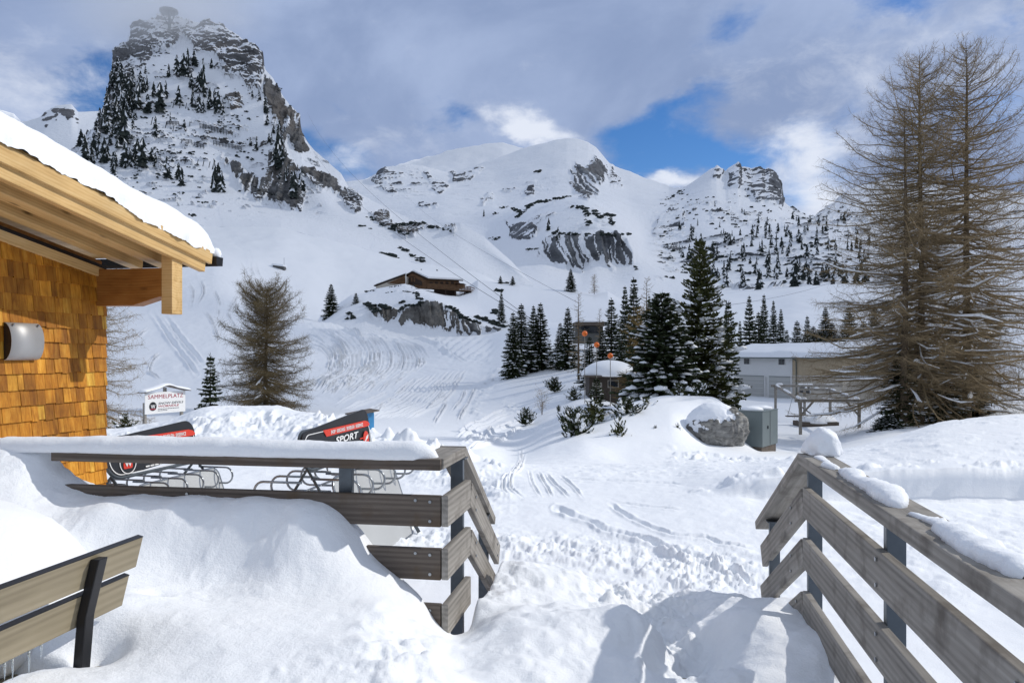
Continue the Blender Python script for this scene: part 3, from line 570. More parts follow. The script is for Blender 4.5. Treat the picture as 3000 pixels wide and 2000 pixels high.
Mc = [[(1000, 800, 800), (1300, 760, 700), (1400, 800, 500), (1500, 846, 400)] + [g for g in G400 if g[0] > 1560],
      [(1000, 700, 1000), (1300, 690, 900), (1400, 730, 700), (1500, 780, 560), (1590, 770, 545), (1640, 785, 535), (1700, 800, 530), (1740, 780, 530), (1800, 787, 530), (1860, 772, 530), (1950, 810, 500), (2100, 838, 480), (2250, 830, 480), (2450, 790, 500), (3000, 720, 500), (3400, 700, 500)],
      [(1000, 650, 1100), (1300, 640, 1000), (1400, 680, 850), (1480, 720, 700), (1560, 715, 580), (1640, 702, 562), (1720, 690, 556), (1800, 686, 552), (1850, 704, 550), (1866, 745, 540), (1950, 760, 600), (2050, 770, 560), (2250, 765, 540), (2450, 730, 560), (3000, 680, 600), (3400, 660, 600)],
      [(1000, 600, 1200), (1300, 600, 1100), (1400, 625, 1000), (1480, 640, 850), (1560, 620, 760), (1640, 595, 720), (1720, 580, 700), (1790, 620, 690), (1850, 670, 680), (1880, 700, 750), (1950, 680, 800), (2050, 690, 680), (2250, 680, 650), (2450, 660, 650), (3000, 620, 750), (3400, 640, 750)],
      [(1000, 570, 1300), (1079, 560, 1300), (1300, 560, 1250), (1480, 590, 1100), (1640, 575, 1000), (1740, 574, 980), (1800, 590, 1000), (1850, 610, 1000), (1950, 610, 1000), (2050, 615, 850), (2250, 625, 850), (2330, 645, 850), (2450, 640, 850), (3000, 590, 900), (3400, 620, 900)],
      [(a, b, dY(a)) for a, b in Dr]]
Mp = [zz(l, 1000, 300) for l in [
    [(1290, 920), (1340, 890), (1480, 905), (1560, 885), (1700, 865), (1800, 860), (1880, 900), (1920, 1000), (1920, 1060), (1840, 1075), (1780, 1090), (1700, 1060), (1640, 1080), (1585, 1060), (1575, 1120), (1500, 1080), (1470, 1105), (1400, 1070), (1340, 1055), (1293, 1010)],
    [(1085, 810), (1200, 795), (1270, 810), (1285, 880), (1290, 910), (1180, 910), (1100, 880)], [(1540, 410), (1600, 430), (1650, 400), (1650, 350), (1690, 370), (1745, 430), (1745, 500), (1700, 550), (1690, 600), (1620, 615), (1615, 645), (1530, 600), (1505, 530)],
    [(1755, 480), (1780, 410), (1800, 490), (1870, 560), (1840, 585), (1770, 560)], [(180, 500), (290, 420), (320, 440), (470, 460), (470, 490), (400, 480), (300, 500), (370, 600), (340, 620), (250, 560)],
    [(550, 460), (640, 500), (710, 540), (640, 620), (610, 560), (600, 520)], [(725, 440), (760, 475), (880, 440), (930, 430), (850, 500), (730, 520)],
    [(920, 640), (990, 600), (1020, 630), (930, 670)], [(1215, 540), (1270, 555), (1260, 620), (1215, 610)], [(2045, 840), (2070, 740), (2150, 700), (2240, 700), (2240, 880), (2130, 850)], [(515, 660), (650, 660), (640, 700), (520, 690)]]]
Mp += [zz(l, 1900, 100, 2.138) for l in [[(500, 870), (560, 810), (640, 850), (700, 845), (790, 850), (835, 960), (836, 1058), (740, 1030), (660, 1035), (620, 980), (500, 945)], [(382, 890), (425, 835), (480, 870), (410, 915)], [(25, 1240), (60, 1190), (200, 1180), (215, 1240), (100, 1245)], [(380, 1110), (470, 1130), (470, 1170), (400, 1160)]]]
Mp += [zz(l, 2100, 700) for l in [[(-80, 200), (0, 215), (110, 275), (180, 300), (420, 300), (415, 320), (180, 322), (60, 275), (-60, 235)]]]
def mid_specks(U, py, X, Y, Z):
    hill = sst(U, 1890, 1960) * sst(py, 555, 620) * (1 - sst(py, 820, 850))
    a = sst(fbm(X * .035, Y * .035, Z * .07, 5, 81, .66), .10, .30) * hill
    kn = gauss((U - 1640) / 150, 0, 1) * gauss((py - 640) / 50, 0, 1); b = sst(fbm(X * .04, Y * .04, Z * .09, 5, 82, .66), .08, .3) * kn
    dm = gauss((U - 1500) / 200, 0, 1) * gauss((py - 560) / 40, 0, 1); c = sst(fbm(X * .03, Y * .03, Z * .08, 5, 83, .66), .16, .4) * dm * .75
    lf = gauss((U - 1180) / 120, 0, 1) * gauss((py - 530) / 45, 0, 1); d = sst(fbm(X * .03, Y * .03, Z * .08, 5, 84, .66), .06, .3) * lf
    return np.maximum(np.maximum(a * .85, b * .8), np.maximum(c, d))
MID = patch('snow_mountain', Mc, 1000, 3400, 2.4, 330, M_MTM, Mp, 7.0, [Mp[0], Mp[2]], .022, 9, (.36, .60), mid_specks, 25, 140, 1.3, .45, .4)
patch('far_mountain', [[(940, 590, 1900), (1640, 560, 1900)], [(940, 570, 2000), (1080, 550, 2000), (1640, 520, 2000)], [(940, 565, 2300), (1080, 528, 2300), (1170, 487, 2300), (1250, 466, 2300), (1339, 443, 2300), (1402, 434, 2300), (1446, 425, 2300), (1473, 423, 2300), (1522, 435, 2300), (1580, 452, 2300), (1640, 470, 2300)]],
      940, 1640, 5, 50, M_MTM, [], 4, None, .02, 9, (.4, .6), None, 35, 200, 1.5)
# --- the knoll that carries the mountain hut, with its grey cliff
z6 = lambda l: zz(l, 1000, 700, 4.48)
HKc = [[(930, 1010, 190), (1060, 1015, 190), (1200, 1050, 188), (1400, 1060, 185), (1560, 1060, 190), (1700, 1050, 190), (1900, 1060, 185), (2050, 1060, 185)],
       [(930, 960, 203), (1000, 940, 203), (1060, 925, 203), (1110, 935, 201), (1200, 960, 199), (1300, 972, 197), (1400, 985, 196), (1480, 975, 197), (1560, 960, 199), (1700, 945, 203), (1900, 935, 205), (2050, 950, 205)],
       [(930, 955, 212), (1000, 908, 211), (1060, 892, 210), (1110, 898, 206), (1170, 895, 204), (1220, 880, 203), (1270, 875, 203), (1310, 890, 203), (1360, 925, 202), (1410, 955, 200), (1480, 950, 204), (1560, 920, 215), (1700, 905, 225), (1900, 915, 220), (2050, 945, 215)],
       [(930, 950, 225), (1000, 893, 225), (1030, 872, 226), (1100, 858, 228), (1187, 834, 236), (1230, 850, 234), (1280, 868, 232), (1330, 884, 231), (1400, 892, 232), (1480, 880, 240), (1560, 885, 245), (1700, 880, 250), (1900, 905, 240), (2050, 940, 225)],
       [(930, 945, 240), (1000, 884, 248), (1030, 864, 255), (1067, 860, 262), (1103, 843, 264), (1187, 830, 262), (1225, 848, 266), (1300, 858, 268), (1345, 856, 269), (1382, 832, 270), (1400, 820, 271), (1464, 829, 275), (1522, 834, 275), (1553, 841, 272), (1625, 848, 272), (1692, 853, 275), (1737, 860, 275), (1781, 853, 275), (1817, 876, 275), (1900, 900, 270), (2050, 935, 240)]]
HKp = [z6(l) for l in [[(752, 1090), (780, 1050), (790, 1000), (800, 920), (1000, 880), (1060, 840), (1120, 840), (1230, 808), (1350, 850), (1380, 920), (1500, 960), (1620, 1060), (1700, 1100), (1780, 1130), (1835, 1200), (1830, 1255), (1700, 1260), (1560, 1240), (1400, 1210), (1250, 1170), (1100, 1130), (800, 1132)],
                       [(340, 850), (420, 900), (500, 920), (600, 930), (700, 915), (748, 960), (740, 1030), (640, 1090), (570, 1090), (490, 1040), (420, 960)], [(1810, 1150), (1900, 1150), (1965, 1220), (1900, 1230)], [(2000, 1190), (2110, 1190), (2060, 1220)]]]
def hk_specks(U, py, X, Y, Z):
    a = gauss((U - 1195) / 45, 0, 1) * gauss((py - 848) / 12, 0, 1); return sst(fbm(X * .12, Y * .3, Z * .9, 4, 91, .6), .05, .3) * a
HK = patch('hut_knoll', HKc, 930, 2050, 2.0, 170, M_MTH, HKp, 1.7, [HKp[0], HKp[1]], .11, 5, (.50, .70), hk_specks, 45, 22, .35, .35, .5)
# ------------------------------------------------------------------ generic snow shapes
def snow_roll(name, pts, wid, hgt, mat, parent=None, rough=.012, sc=14, k=13, seed=0, under=.25, step=.02, taper=True):
    """a roll of snow swept along pts: half-round top, slightly bulging sides, flat underside"""
    P = np.asarray(pts, float); d = np.concatenate([[0], np.cumsum(np.linalg.norm(np.diff(P, axis=0), axis=1))])
    n = max(4, int(d[-1] / step)); s = np.linspace(0, d[-1], n)
    C = pchip(d, P, s) if len(P) > 2 else np.stack([np.interp(s, d, P[:, i]) for i in range(3)], 1)
    w = np.interp(s, d, wid) if np.ndim(wid) else np.full(n, wid); h = np.interp(s, d, hgt) if np.ndim(hgt) else np.full(n, hgt)
    if taper:
        e = np.minimum(s, d[-1] - s) / (np.max(h) * 1.1); tp = np.sqrt(np.clip(1 - (1 - np.clip(e, 0, 1)) ** 2, 0, 1)); tp = np.maximum(tp, .02); w = w * (.25 + .75 * tp); h = h * tp
    T = np.gradient(C, axis=0); T[:, 2] *= 1; T /= np.linalg.norm(T, axis=1, keepdims=True) + 1e-9
    Sd = np.stack([T[:, 1], -T[:, 0], np.zeros(n)], 1); Sd /= np.linalg.norm(Sd, axis=1, keepdims=True) + 1e-9
    a = np.linspace(-.22 * math.pi, 1.22 * math.pi, k); ca = np.sign(np.cos(a)) * np.abs(np.cos(a)) ** .75; sa = np.where(np.sin(a) < 0, np.sin(a) * under, np.abs(np.sin(a)) ** .85)
    V = C[:, None, :] + Sd[:, None, :] * (ca[None, :, None] * w[:, None, None] * .5) + np.array([0, 0, 1.]) * (sa[None, :, None] * h[:, None, None])
    N = Sd[:, None, :] * ca[None, :, None] + np.array([0, 0, 1.]) * np.maximum(sa, 0)[None, :, None]
    q = fbm(V[..., 0] * sc, V[..., 1] * sc, V[..., 2] * sc, 4, seed + 5, .55); q2 = fbm(V[..., 0] * 2.6, V[..., 1] * 2.6, V[..., 2] * 2.6, 2, seed + 9)
    V = V + N * (q * rough + q2 * rough * 1.6)[..., None]
    f = [gridfaces(n, k)]
    base = np.stack([np.arange(n - 1) * k, np.arange(1, n) * k, np.arange(1, n) * k + k - 1, np.arange(n - 1) * k + k - 1], 1)
    return put(name, mesh_np(name, V.reshape(-1, 3), f + [base], True), mat, parent)
def ico(sub=2):
    bm = bmesh.new(); bmesh.ops.create_icosphere(bm, subdivisions=sub, radius=1)
    V = np.array([v.co[:] for v in bm.verts]); Fq = np.array([[v.index for v in f.verts] for f in bm.faces]); bm.free(); return V, Fq
ICO1, ICO2, ICO4 = ico(1), ico(2), ico(4)
def blob_mesh(name, c, rx, ry, rz, seed=0, amp=.18, sc=1.6, flat=.35, sub=4):
    V, Fq = ICO4 if sub == 4 else (ICO2 if sub == 2 else ICO1)
    n = fbm(V[:, 0] * sc, V[:, 1] * sc, V[:, 2] * sc, 4, seed, .5); r = 1 + n * amp
    Q = V * r[:, None]; Q[:, 2] = np.where(Q[:, 2] < 0, Q[:, 2] * flat, Q[:, 2]); Q = Q * [rx, ry, rz] + np.array(c); return mesh_np(name, Q, Fq, True)
AZ = R(9.4); Wd = Vector((math.sin(AZ), math.cos(AZ), 0)); Nd = Vector((math.cos(AZ), -math.sin(AZ), 0)); Zu = Vector((0, 0, 1))
def frame(o, ax, ay, az):
    return Matrix(((ax.x, ay.x, az.x, o.x), (ax.y, ay.y, az.y, o.y), (ax.z, ay.z, az.z, o.z), (0, 0, 0, 1)))
def plank(name, p0, p1, h, t, mat, parent, up=Zu, bev=.004, off=0.0):
    """board from p0 to p1 (its centre line); h along 'up', t across; local X runs along the grain"""
    p0, p1 = Vector(p0), Vector(p1); d = p1 - p0; L = d.length; d.normalize(); y = up.cross(d).normalized(); z = d.cross(y)
    m = MB(); m.box((0, 0, 0), L, t, h)
    M = frame((p0 + p1) / 2, d, y, z)
    o = m.build(name, mat, parent, M, bevel=bev)
    o.data.transform(Matrix.Translation((random.uniform(-3, 3) * 0, 0, 0)))
    return o
def V3(x, y, z): return Vector((x, y, EYE + z))
def screws(parent, pts, n):
    for p in pts:
        m = MB(); a = Vector(n); b = a.orthogonal().normalized(); c = a.cross(b)
        m.prism([Vector(p) + (b * math.cos(t) + c * math.sin(t)) * .0075 for t in [i * math.pi / 4 for i in range(8)]], a * .004)
        m.build('screw', M_TUBE, parent)

# ------------------------------------------------------------------ terrace snow (deep drift over deck and steps)
def tps(pts):
    P = np.array(pts, float); n = len(P); d = np.hypot(P[:, None, 0] - P[None, :, 0], P[:, None, 1] - P[None, :, 1])
    K = np.where(d > 0, d * d * np.log(d + 1e-12), 0) + np.eye(n) * 2e-3; A = np.zeros((n + 3, n + 3)); A[:n, :n] = K; A[:n, n] = 1; A[:n, n + 1:] = P[:, :2]; A[n, :n] = 1; A[n + 1:, :n] = P[:, :2].T
    w = np.linalg.solve(A, np.concatenate([P[:, 2], [0, 0, 0]]))
    def f(x, y):
        o = w[n] + w[n + 1] * x + w[n + 2] * y
        for i in range(n):
            r2 = (x - P[i, 0]) ** 2 + (y - P[i, 1]) ** 2; o = o + w[i] * .5 * r2 * np.log(r2 + 1e-12)
        return o
    return f
cp = []
for px, py, Y in [(300, 1450, 3.86), (500, 1457, 3.80), (700, 1458, 3.76), (850, 1464, 3.72), (940, 1470, 3.69), (985, 1487, 3.67), (1040, 1545, 3.65), (1090, 1625, 3.63), (1160, 1695, 3.6), (1235, 1760, 3.56), (1280, 1835, 3.5), (1300, 1880, 3.4),
                  (-150, 1290, 4.3), (0, 1283, 4.2), (80, 1276, 4.12), (130, 1290, 4.05), (190, 1425, 3.88), (235, 1440, 3.87), (60, 1390, 3.8), (0, 1525, 3.5), (150, 1530, 3.58), (-200, 1520, 3.5),
                  (300, 1490, 3.62), (500, 1495, 3.62), (700, 1500, 3.58), (880, 1510, 3.52), (960, 1560, 3.50), (300, 1600, 3.46), (500, 1640, 3.46), (700, 1660, 3.43), (900, 1690, 3.33), (1050, 1730, 3.29), (1150, 1790, 3.2),
                  (330, 1760, 2.95), (500, 1820, 2.88), (700, 1830, 2.88), (900, 1850, 2.88), (1080, 1850, 2.95), (1200, 1880, 3.05), (300, 1960, 2.55), (500, 2050, 2.35), (800, 2060, 2.35), (1000, 1950, 2.6), (1100, 1900, 2.75), (1200, 2000, 2.6), (1290, 1960, 2.9), (1350, 2100, 2.5),
                  (240, 1925, 2.72), (150, 1960, 2.5), (0, 2080, 2.2), (-200, 2300, 2.0), (500, 2500, 1.7), (1000, 2500, 1.7), (1500, 2500, 1.75), (2000, 2500, 1.8),
                  (1335, 1850, 3.7), (1350, 1770, 4.0), (1390, 1662, 4.45), (1450, 1650, 4.5), (1560, 1655, 4.5), (1640, 1670, 4.45), (1660, 1745, 4.2), (1500, 1730, 4.1), (1400, 1780, 3.8), (1600, 1775, 3.95),
                  (1450, 1830, 3.5), (1600, 1795, 3.6), (1750, 1788, 3.6), (1850, 1790, 3.6), (1915, 1835, 3.5), (1700, 1900, 3.2), (1500, 1950, 3.0), (1850, 1960, 3.1), (1700, 2100, 2.7), (1920, 1985, 3.2),
                  (2000, 1960, 3.5), (1990, 1880, 3.85), (2030, 2000, 3.4), (1960, 1800, 4.3), (1900, 1730, 4.8), (1800, 1720, 4.9), (2060, 1740, 4.6), (2120, 1800, 3.75), (2200, 1770, 3.82), (2260, 1765, 3.78), (2310, 1800, 3.70), (2150, 1900, 3.44), (2270, 1900, 3.33), (2330, 1990, 3.07), (2200, 2050, 2.98), (2080, 1960, 3.25), (2450, 2300, 2.5)]:
    p = W(px, py, Y); cp.append((p.x, p.y, p.z - EYE))
cp += [(-4.5, 2.5, -.8), (-4.5, 4.3, -.45), (-3.4, 5.0, -.8), (-3, 1.2, -1.0), (0, 1, -1.2), (1.2, 1.4, -1.35), (-1.0, 5.3, -1.5), (.2, 5.3, -1.75), (.9, 5.4, -1.85), (1.5, 5.3, -1.9)]
TP = tps(cp)
sx, sy = np.meshgrid(np.arange(-4.4, 1.62, .0095), np.arange(1.25, 5.6, .0105))
zs = TP(sx, sy)
CL, CR = Vector((-.32, 3.64, 0)), Vector((1.43, 3.74, 0))      # rail corners
sL = (sx - CL.x) * Wd.x + (sy - CL.y) * Wd.y; sN = (sx - CL.x) * Nd.x + (sy - CL.y) * Nd.y      # along / across the deck
zs += fbm(sx * 2.3, sy * 2.3, 1, 3, 51) * .022 + fbm(sx * 9, sy * 9, 2, 5, 52, .6) * .008 + np.maximum(fbm(sx * 22, sy * 15, 2, 3, 50, .6), 0) * sst(fbm(sx * 1.7, sy * 1.7, 3, 3, 49), -.05, .3) * .011
rough = gauss(sx - .2, .55, .35) * sst(sy, 3.9, 4.3) * (1 - sst(sy, 5.2, 5.5)); rough += gauss(sx, .78, .2) * gauss(sy, 3.65, .5) * 1.0; rough += gauss(sx, -.42, .12) * gauss(sy, 2.75, .5) * .45
zs += np.minimum(rough, 1) * (np.maximum(fbm(sx * 7, sy * 7, 3, 5, 53, .62), -.35) * .13)
big = sst(sx, -.75, -.35) * sst(sy, 2.4, 2.8); zs += big * fbm(sx * 3.6, sy * 3.6, 4, 3, 58, .5) * .045
blk = gauss(sx, -.42, .14) * gauss(sy, 2.8, .55) + gauss(sx, -.12, .28) * gauss(sy, 4.3, .35) * .8; zs += np.minimum(blk, 1) * (fbm(sx * 8, sy * 5, 6, 4, 59, .55, ridged=True) * .035)
crack = linedist(sx, sy, [((1880 - 1500) / F * 3.4, 3.45), ((1885 - 1500) / F * 3.2, 3.25), ((1870 - 1500) / F * 3.0, 3.02), ((1868 - 1500) / F * 2.7, 2.75)]); zs += np.exp(-(crack / .022) ** 2) * (.02 + fbm(sx * 25, sy * 25, 4, 3, 54) * .02)
lip = linedist(sx, sy, [((1060 - 1500) / F * 2.9, 2.95), ((1180 - 1500) / F * 2.95, 3.0), ((1255 - 1500) / F * 2.85, 2.88), ((1270 - 1500) / F * 2.55, 2.58), ((1250 - 1500) / F * 2.3, 2.3)]); zs += np.exp(-(lip / .05) ** 2) * .018 * (1 + fbm(sx * 12, sy * 12, 5, 3, 55) * 1.5)
rock_ = linedist(sx, sy, [(.95, 3.75), (.84, 3.55)]); zs -= np.exp(-(rock_ / .09) ** 2) * .10
foot = np.hypot(sx - W(460, 1675, 3.2).x, sy - 3.18); zs -= np.exp(-(foot / .05) ** 2) * .03
post = np.hypot(sx - W(285, 1900, 2.72).x, (sy - 2.74)); zs -= np.exp(-(post / .07) ** 2) * .09
bnx = (sx + 1.412) * Nd.x + (sy - 2.9) * Nd.y; bns = -((sx + 1.412) * Wd.x + (sy - 2.9) * Wd.y)
zs -= sst(-bnx, .06, .16) * (1 - sst(-bnx, .55, .7)) * sst(bns, .22, .34) * .42
def drop(mask, k=.10): return sst(mask, 0, k)
rag = fbm(sx * 6, sy * 6, 7, 3, 56) * .02
bL = drop(sL - .02 + rag, .09) * (1 - sst(sN, -.03, .12)) * sst(sx, -2.46, -2.33)   # behind the left rail: nothing
zs -= bL * 1.2
zs -= drop(sL - .12 + rag, .16) * (1 - sst(sx, -2.46, -2.33)) * 1.6
uR = (sx - CR.x) * Nd.x + (sy - CR.y) * Nd.y
zs -= drop(uR - .0 + rag, .06) * (1 - sst(sy, 3.55, 3.75)) * 1.2
zs -= drop(uR - .01 + rag * 2, .10) * sst(sy, 3.6, 3.8) * 1.2
zs -= drop(-(sN - .02) + rag, .08) * sst(sL, .12, .2) * (1 - sst(sL, .55, .7)) * 1.0 * sst(sx, -1.5, -.6)
zs -= sst(sy + fbm(sx * 3, sy * 3, 8, 3, 57) * .15, 4.75, 5.5) * .55
me = mesh_np('terrace_snow', np.stack([sx, sy, zs + EYE], -1).reshape(-1, 3), gridfaces(*sx.shape))
tag(put('terrace_snow', me, M_SNOWD), kind='structure')
def dsn(x, y): return float(TP(np.array([x]), np.array([y]))[0])

# ------------------------------------------------------------------ terrace, steps and the two railings
g = empty('terrace_deck', V3(-.9, 2.6, -2.1), 'weathered plank terrace deck with steps, buried under the deep foreground snow', 'deck')
for i in range(14):
    a = CL + Wd * (-.10 - i * .15); m = MB(); m.bar(V3(a.x, a.y, -1.46) - Nd * 3.9, V3(a.x, a.y, -1.46) + Nd * 1.78, .14, .04); m.build('plank', M_GREYWOOD, g, bevel=.004)
for k in range(4):
    a = CL + Wd * (.42 + k * .29); m = MB(); m.bar(V3(a.x, a.y, -1.60 - k * .16) + Nd * .02, V3(a.x, a.y, -1.60 - k * .16) + Nd * 1.74, .28, .045); m.build('step', M_DARKWOOD, g, bevel=.004)
plank('edge_beam', V3(1.50, 3.95, -1.52), V3(1.30, 2.75, -1.50), .22, .05, M_GREYWOOD, g)
for s, n_ in ((-.06, -3.5), (-.06, -1.5), (-.06, .0), (-.06, 1.7), (-1.8, 1.7), (-1.8, -3.5)):
    a = CL + Wd * s + Nd * n_; m = MB(); m.bar(V3(a.x, a.y, -2.35), V3(a.x, a.y, -1.49), .12, .12, (0, 1, 0)); m.build('footing', M_DARKWOOD, g)
HB = .145; TB = .032; ZB = (-.732, -.978, -1.236)                # board height, thickness, heights of board centres
lr = empty('timber_railing', V3(-1.3, 3.75, -1.45), 'brown timber railing left of the steps with a long roll of snow on its handrail', 'railing')
A0 = CL - Nd * 2.03; A1 = CL
plank('handrail', V3(A0.x, A0.y, -.516), V3(A1.x, A1.y, -.516) , .052, .15, M_DARKWOOD, lr)
sc_ = []
for i, z in enumerate(ZB):
    a, b = A0 - Wd * .055, A1 - Wd * .055
    plank('board', V3(a.x, a.y, z), V3(b.x, b.y, z), HB, TB, M_DARKWOOD, lr)
    for q in (.05, .12, 1.28): 
        p = b - Nd * q - Wd * .017; sc_ += [V3(p.x, p.y, z + .045), V3(p.x, p.y, z - .045)] if q != .12 else [V3(p.x, p.y, z + .05)]
screws(lr, sc_, -Wd)
C2 = CL + Wd * .40 + Nd * .005
plank('handrail', V3(CL.x, CL.y, -.514) - Wd * .05 - Nd * .06, V3(C2.x, C2.y, -.514) - Nd * .06, .05, .14, M_GREYWOOD, lr)
for z in ZB:
    q0, q1 = CL + Nd * .02 - Wd * .07, C2 + Nd * .02
    plank('board', V3(q0.x, q0.y, z + .002), V3(q1.x, q1.y, z + .002), HB, TB, M_GREYWOOD, lr)
E2 = V3(-.117, 4.97, -1.076); S2 = V3(C2.x, C2.y, -.514); dS = E2 - S2
plank('handrail', S2 - Nd * .06 + dS * -.02, E2 - Nd * .06, .05, .14, M_GREYWOOD, lr)
sc_ = []
for z in ZB[:2]:
    o = Vector((0, 0, z + .514)); q0 = S2 + o + Nd * .022; q1 = E2 + o + Nd * .022
    plank('board', q0, q1, HB * .86, TB, M_GREYWOOD, lr)
    for t in (.13, .9): sc_ += [q0.lerp(q1, t) + Nd * .017 + Vector((0, 0, .035)), q0.lerp(q1, t) + Nd * .017 - Vector((0, 0, .035))]
screws(lr, sc_, Nd)
def post(parent, x, y, z0, z1, w=.066, d=.035):
    m = MB(); M = frame(V3(x, y, 0), Nd, Wd, Zu); h = z1 - z0; m.box((0, 0, (z0 + z1) / 2), w, d, h, M); m.box((0, 0, z1 + .003), w * 1.5, d * 2.2, .008, M)
    return m.build('post', M_STEEL, parent, bevel=.003)
q = CL - Nd * .49 + Wd * .01; post(lr, q.x, q.y, -1.5, -.545)
q = CL - Nd * 2.2; post(lr, q.x, q.y, -1.5, -.545)
q = C2 - Nd * .03 - Wd * .03; post(lr, q.x, q.y, -1.9, -.545)
post(lr, E2.x - .06, 4.80, -2.2, -1.0, .06)
# snow roll on the left handrail
pts = [V3(*(A0 - Nd * .4).to_2d(), -.50)] + [V3(*(A0 + Nd * (d - .32)).to_2d(), -.49) for d in (.6, 1.2, 1.75, 2.22)] + [V3(*(CL - Nd * .03).to_2d(), -.49)]
o = snow_roll('rail_snow', [p[:] for p in pts], [.17, .17, .175, .17, .165, .12], [.062, .068, .080, .066, .078, .055], M_SNOWD, None, .006, 16, 17, 3)
tag(o, 'long smooth roll of snow lying on the handrail left of the steps', 'snow')

rr = empty('timber_railing', V3(1.4, 3.0, -1.45), 'grey timber railing right of the steps, handrail dotted with snow clumps', 'railing')
AR = R(9.9); Wr = Vector((math.sin(AR), math.cos(AR), 0)); Nr = Vector((math.cos(AR), -math.sin(AR), 0))
def rp(s, n=0.0, z=0.0): q = CR - Wr * s + Nr * n; return V3(q.x, q.y, z)
plank('handrail', rp(-.03, .035, -.512), rp(3.0, .035, -.512), .052, .145, M_GREYWOOD, rr)
sc_ = []
for z in ZB:
    plank('board', rp(-.01, -.0, z + .012), rp(3.0, -.0, z + .012), HB, TB, M_GREYWOOD, rr)
    for s in (1.22, 2.2): sc_ += [rp(s, -.019, z + .055), rp(s, -.019, z - .03)]
screws(rr, sc_, -Nr)
E3 = V3(1.535, 4.74, -1.055); S3 = rp(-.02, 0, -.512); dR = E3 - S3
plank('handrail', S3 + Nr * .035, E3 + Nr * .035, .05, .145, M_GREYWOOD, rr)
sc_ = []
for i, z in enumerate(ZB):
    o = Vector((0, 0, z + .524)); q0 = S3 + o; q1 = S3.lerp(E3, (.93, .93, .45)[i]) + o
    plank('board', q0, q1, HB * .9, TB, M_GREYWOOD, rr); sc_ += [q0.lerp(q1, .22) - Nr * .019 + Vector((0, 0, .04)), q0.lerp(q1, .22) - Nr * .019 - Vector((0, 0, .04))]
screws(rr, sc_, -Nr)
q = rp(-.01, .04); post(rr, q.x, q.y, -1.95, -.545)
q = rp(1.2, .045); post(rr, q.x, q.y, -2.05, -.545, .062)
q = rp(2.4, .045); post(rr, q.x, q.y, -2.05, -.545, .062)
post(rr, E3.x + .005, 4.52, -2.2, -.985, .06)
# snow clumps on the right handrail
def clump(pts, wid, hgt, lab, seed, rough=.012): 
    o = snow_roll('snow_clump', pts, wid, hgt, M_SNOWF, None, rough, 22, 15, seed, .3, .008); return tag(o, lab, 'snow', 'snow clumps on the right handrail')
o = put('snow_clump', blob_mesh('snow_clump', (1.50, 3.72, EYE - .475), .082, .10, .118, 3, .30, 1.9, .25), M_SNOWF); tag(o, 'big rounded lump of snow on the top corner of the right railing', 'snow', 'snow clumps on the right handrail')
sx_ = lambda a: [tuple(rp(s, n, -.487)) for s, n in a]
clump(sx_([(.12, .03), (.30, .035)]), [.05, .03], [.012, .008], 'thin icy smear of snow just below the corner lump on the right handrail', 4, .003)
clump(sx_([(.40, .0), (.52, .02)]), [.05, .04], [.022, .018], 'smallest snow pat on the right handrail, a little way down from the corner', 5, .005)
clump(sx_([(.55, .03), (.70, .04), (.85, .025), (1.0, .045), (1.2, .035), (1.33, .02)]), [.05, .08, .06, .09, .10, .05], [.022, .035, .026, .036, .042, .024], 'longest bank of snow in the middle of the right handrail', 6)
clump(sx_([(1.42, .02), (1.52, .05), (1.62, .05)]), [.05, .07, .04], [.022, .028, .018], 'small snow bank on the right handrail below the longest one', 7)
clump(sx_([(1.62, .03), (1.75, .045), (1.9, .04), (2.1, .05)]), [.06, .085, .085, .06], [.022, .034, .034, .026], 'lowest snow bank on the right handrail, cut by the picture edge', 8)

# ------------------------------------------------------------------ bench with the snow heap behind it
bn = empty('bench', V3(-1.75, 2.3, -1.45), 'bench with two light wood-grain back boards on black steel posts, sunk in snow', 'bench')
EB = V3(-1.412, 2.90, -.742); lean = Vector((Nd.x * .26, Nd.y * .26, 1)).normalized(); bw = Wd
for i, (off, L) in enumerate(((0.0, 1.5), (-.142, 1.47))):
    e = EB + lean * off + Nd * 0 - Wd * (.03 if i else 0)
    o = plank('back_board', e, e - bw * L, .118, .022, M_BENCHWOOD, bn, up=lean, bev=.002)
    m = MB(); M = frame(e - bw * (L / 2) + lean * .0602, -bw, -lean.cross(-bw), lean); m.box((0, 0, 0), L, .0225, .003, M); m.build('edge_band', M_BLACK, o)
def sweep_post(s):
    m = MB(); base = EB - bw * s + Nd * .028
    prof = [base + lean * .045, base + lean * -.10, base - lean * .16 + Vector((0, 0, 0)), base + lean * -.17 - Zu * .35 - Nd * .03]
    M = []
    for p in prof: M += [p - bw * .022 - Nd * .015, p + bw * .022 - Nd * .015, p + bw * .022 + Nd * .02, p - bw * .022 + Nd * .02]
    fs = [(0, 1, 2, 3)[::-1], (12, 13, 14, 15)]
    for i in range(3):
        for j in range(4): fs.append((i * 4 + j, i * 4 + (j + 1) % 4, i * 4 + 4 + (j + 1) % 4, i * 4 + 4 + j))
    m.add(M, fs); return m.build('back_post', M_BLACK, bn, bevel=.003)
sweep_post(.26); sweep_post(1.25)
for i in range(3): m = MB(); m.bar(EB - Zu * .39 - Nd * (.08 + i * .13) + bw * -.02, EB - Zu * .39 - Nd * (.08 + i * .13) - bw * 1.45, .12, .022); m.build('seat_slat', M_BENCHWOOD, bn)
for s in (.26, 1.25):
    for n_ in (.03, .40): m = MB(); m.bar(EB - Zu * .38 - Nd * n_ - bw * s, EB - Zu * .74 - Nd * n_ - bw * s, .045, .03, (0, 1, 0)); m.build('leg', M_BLACK, bn)
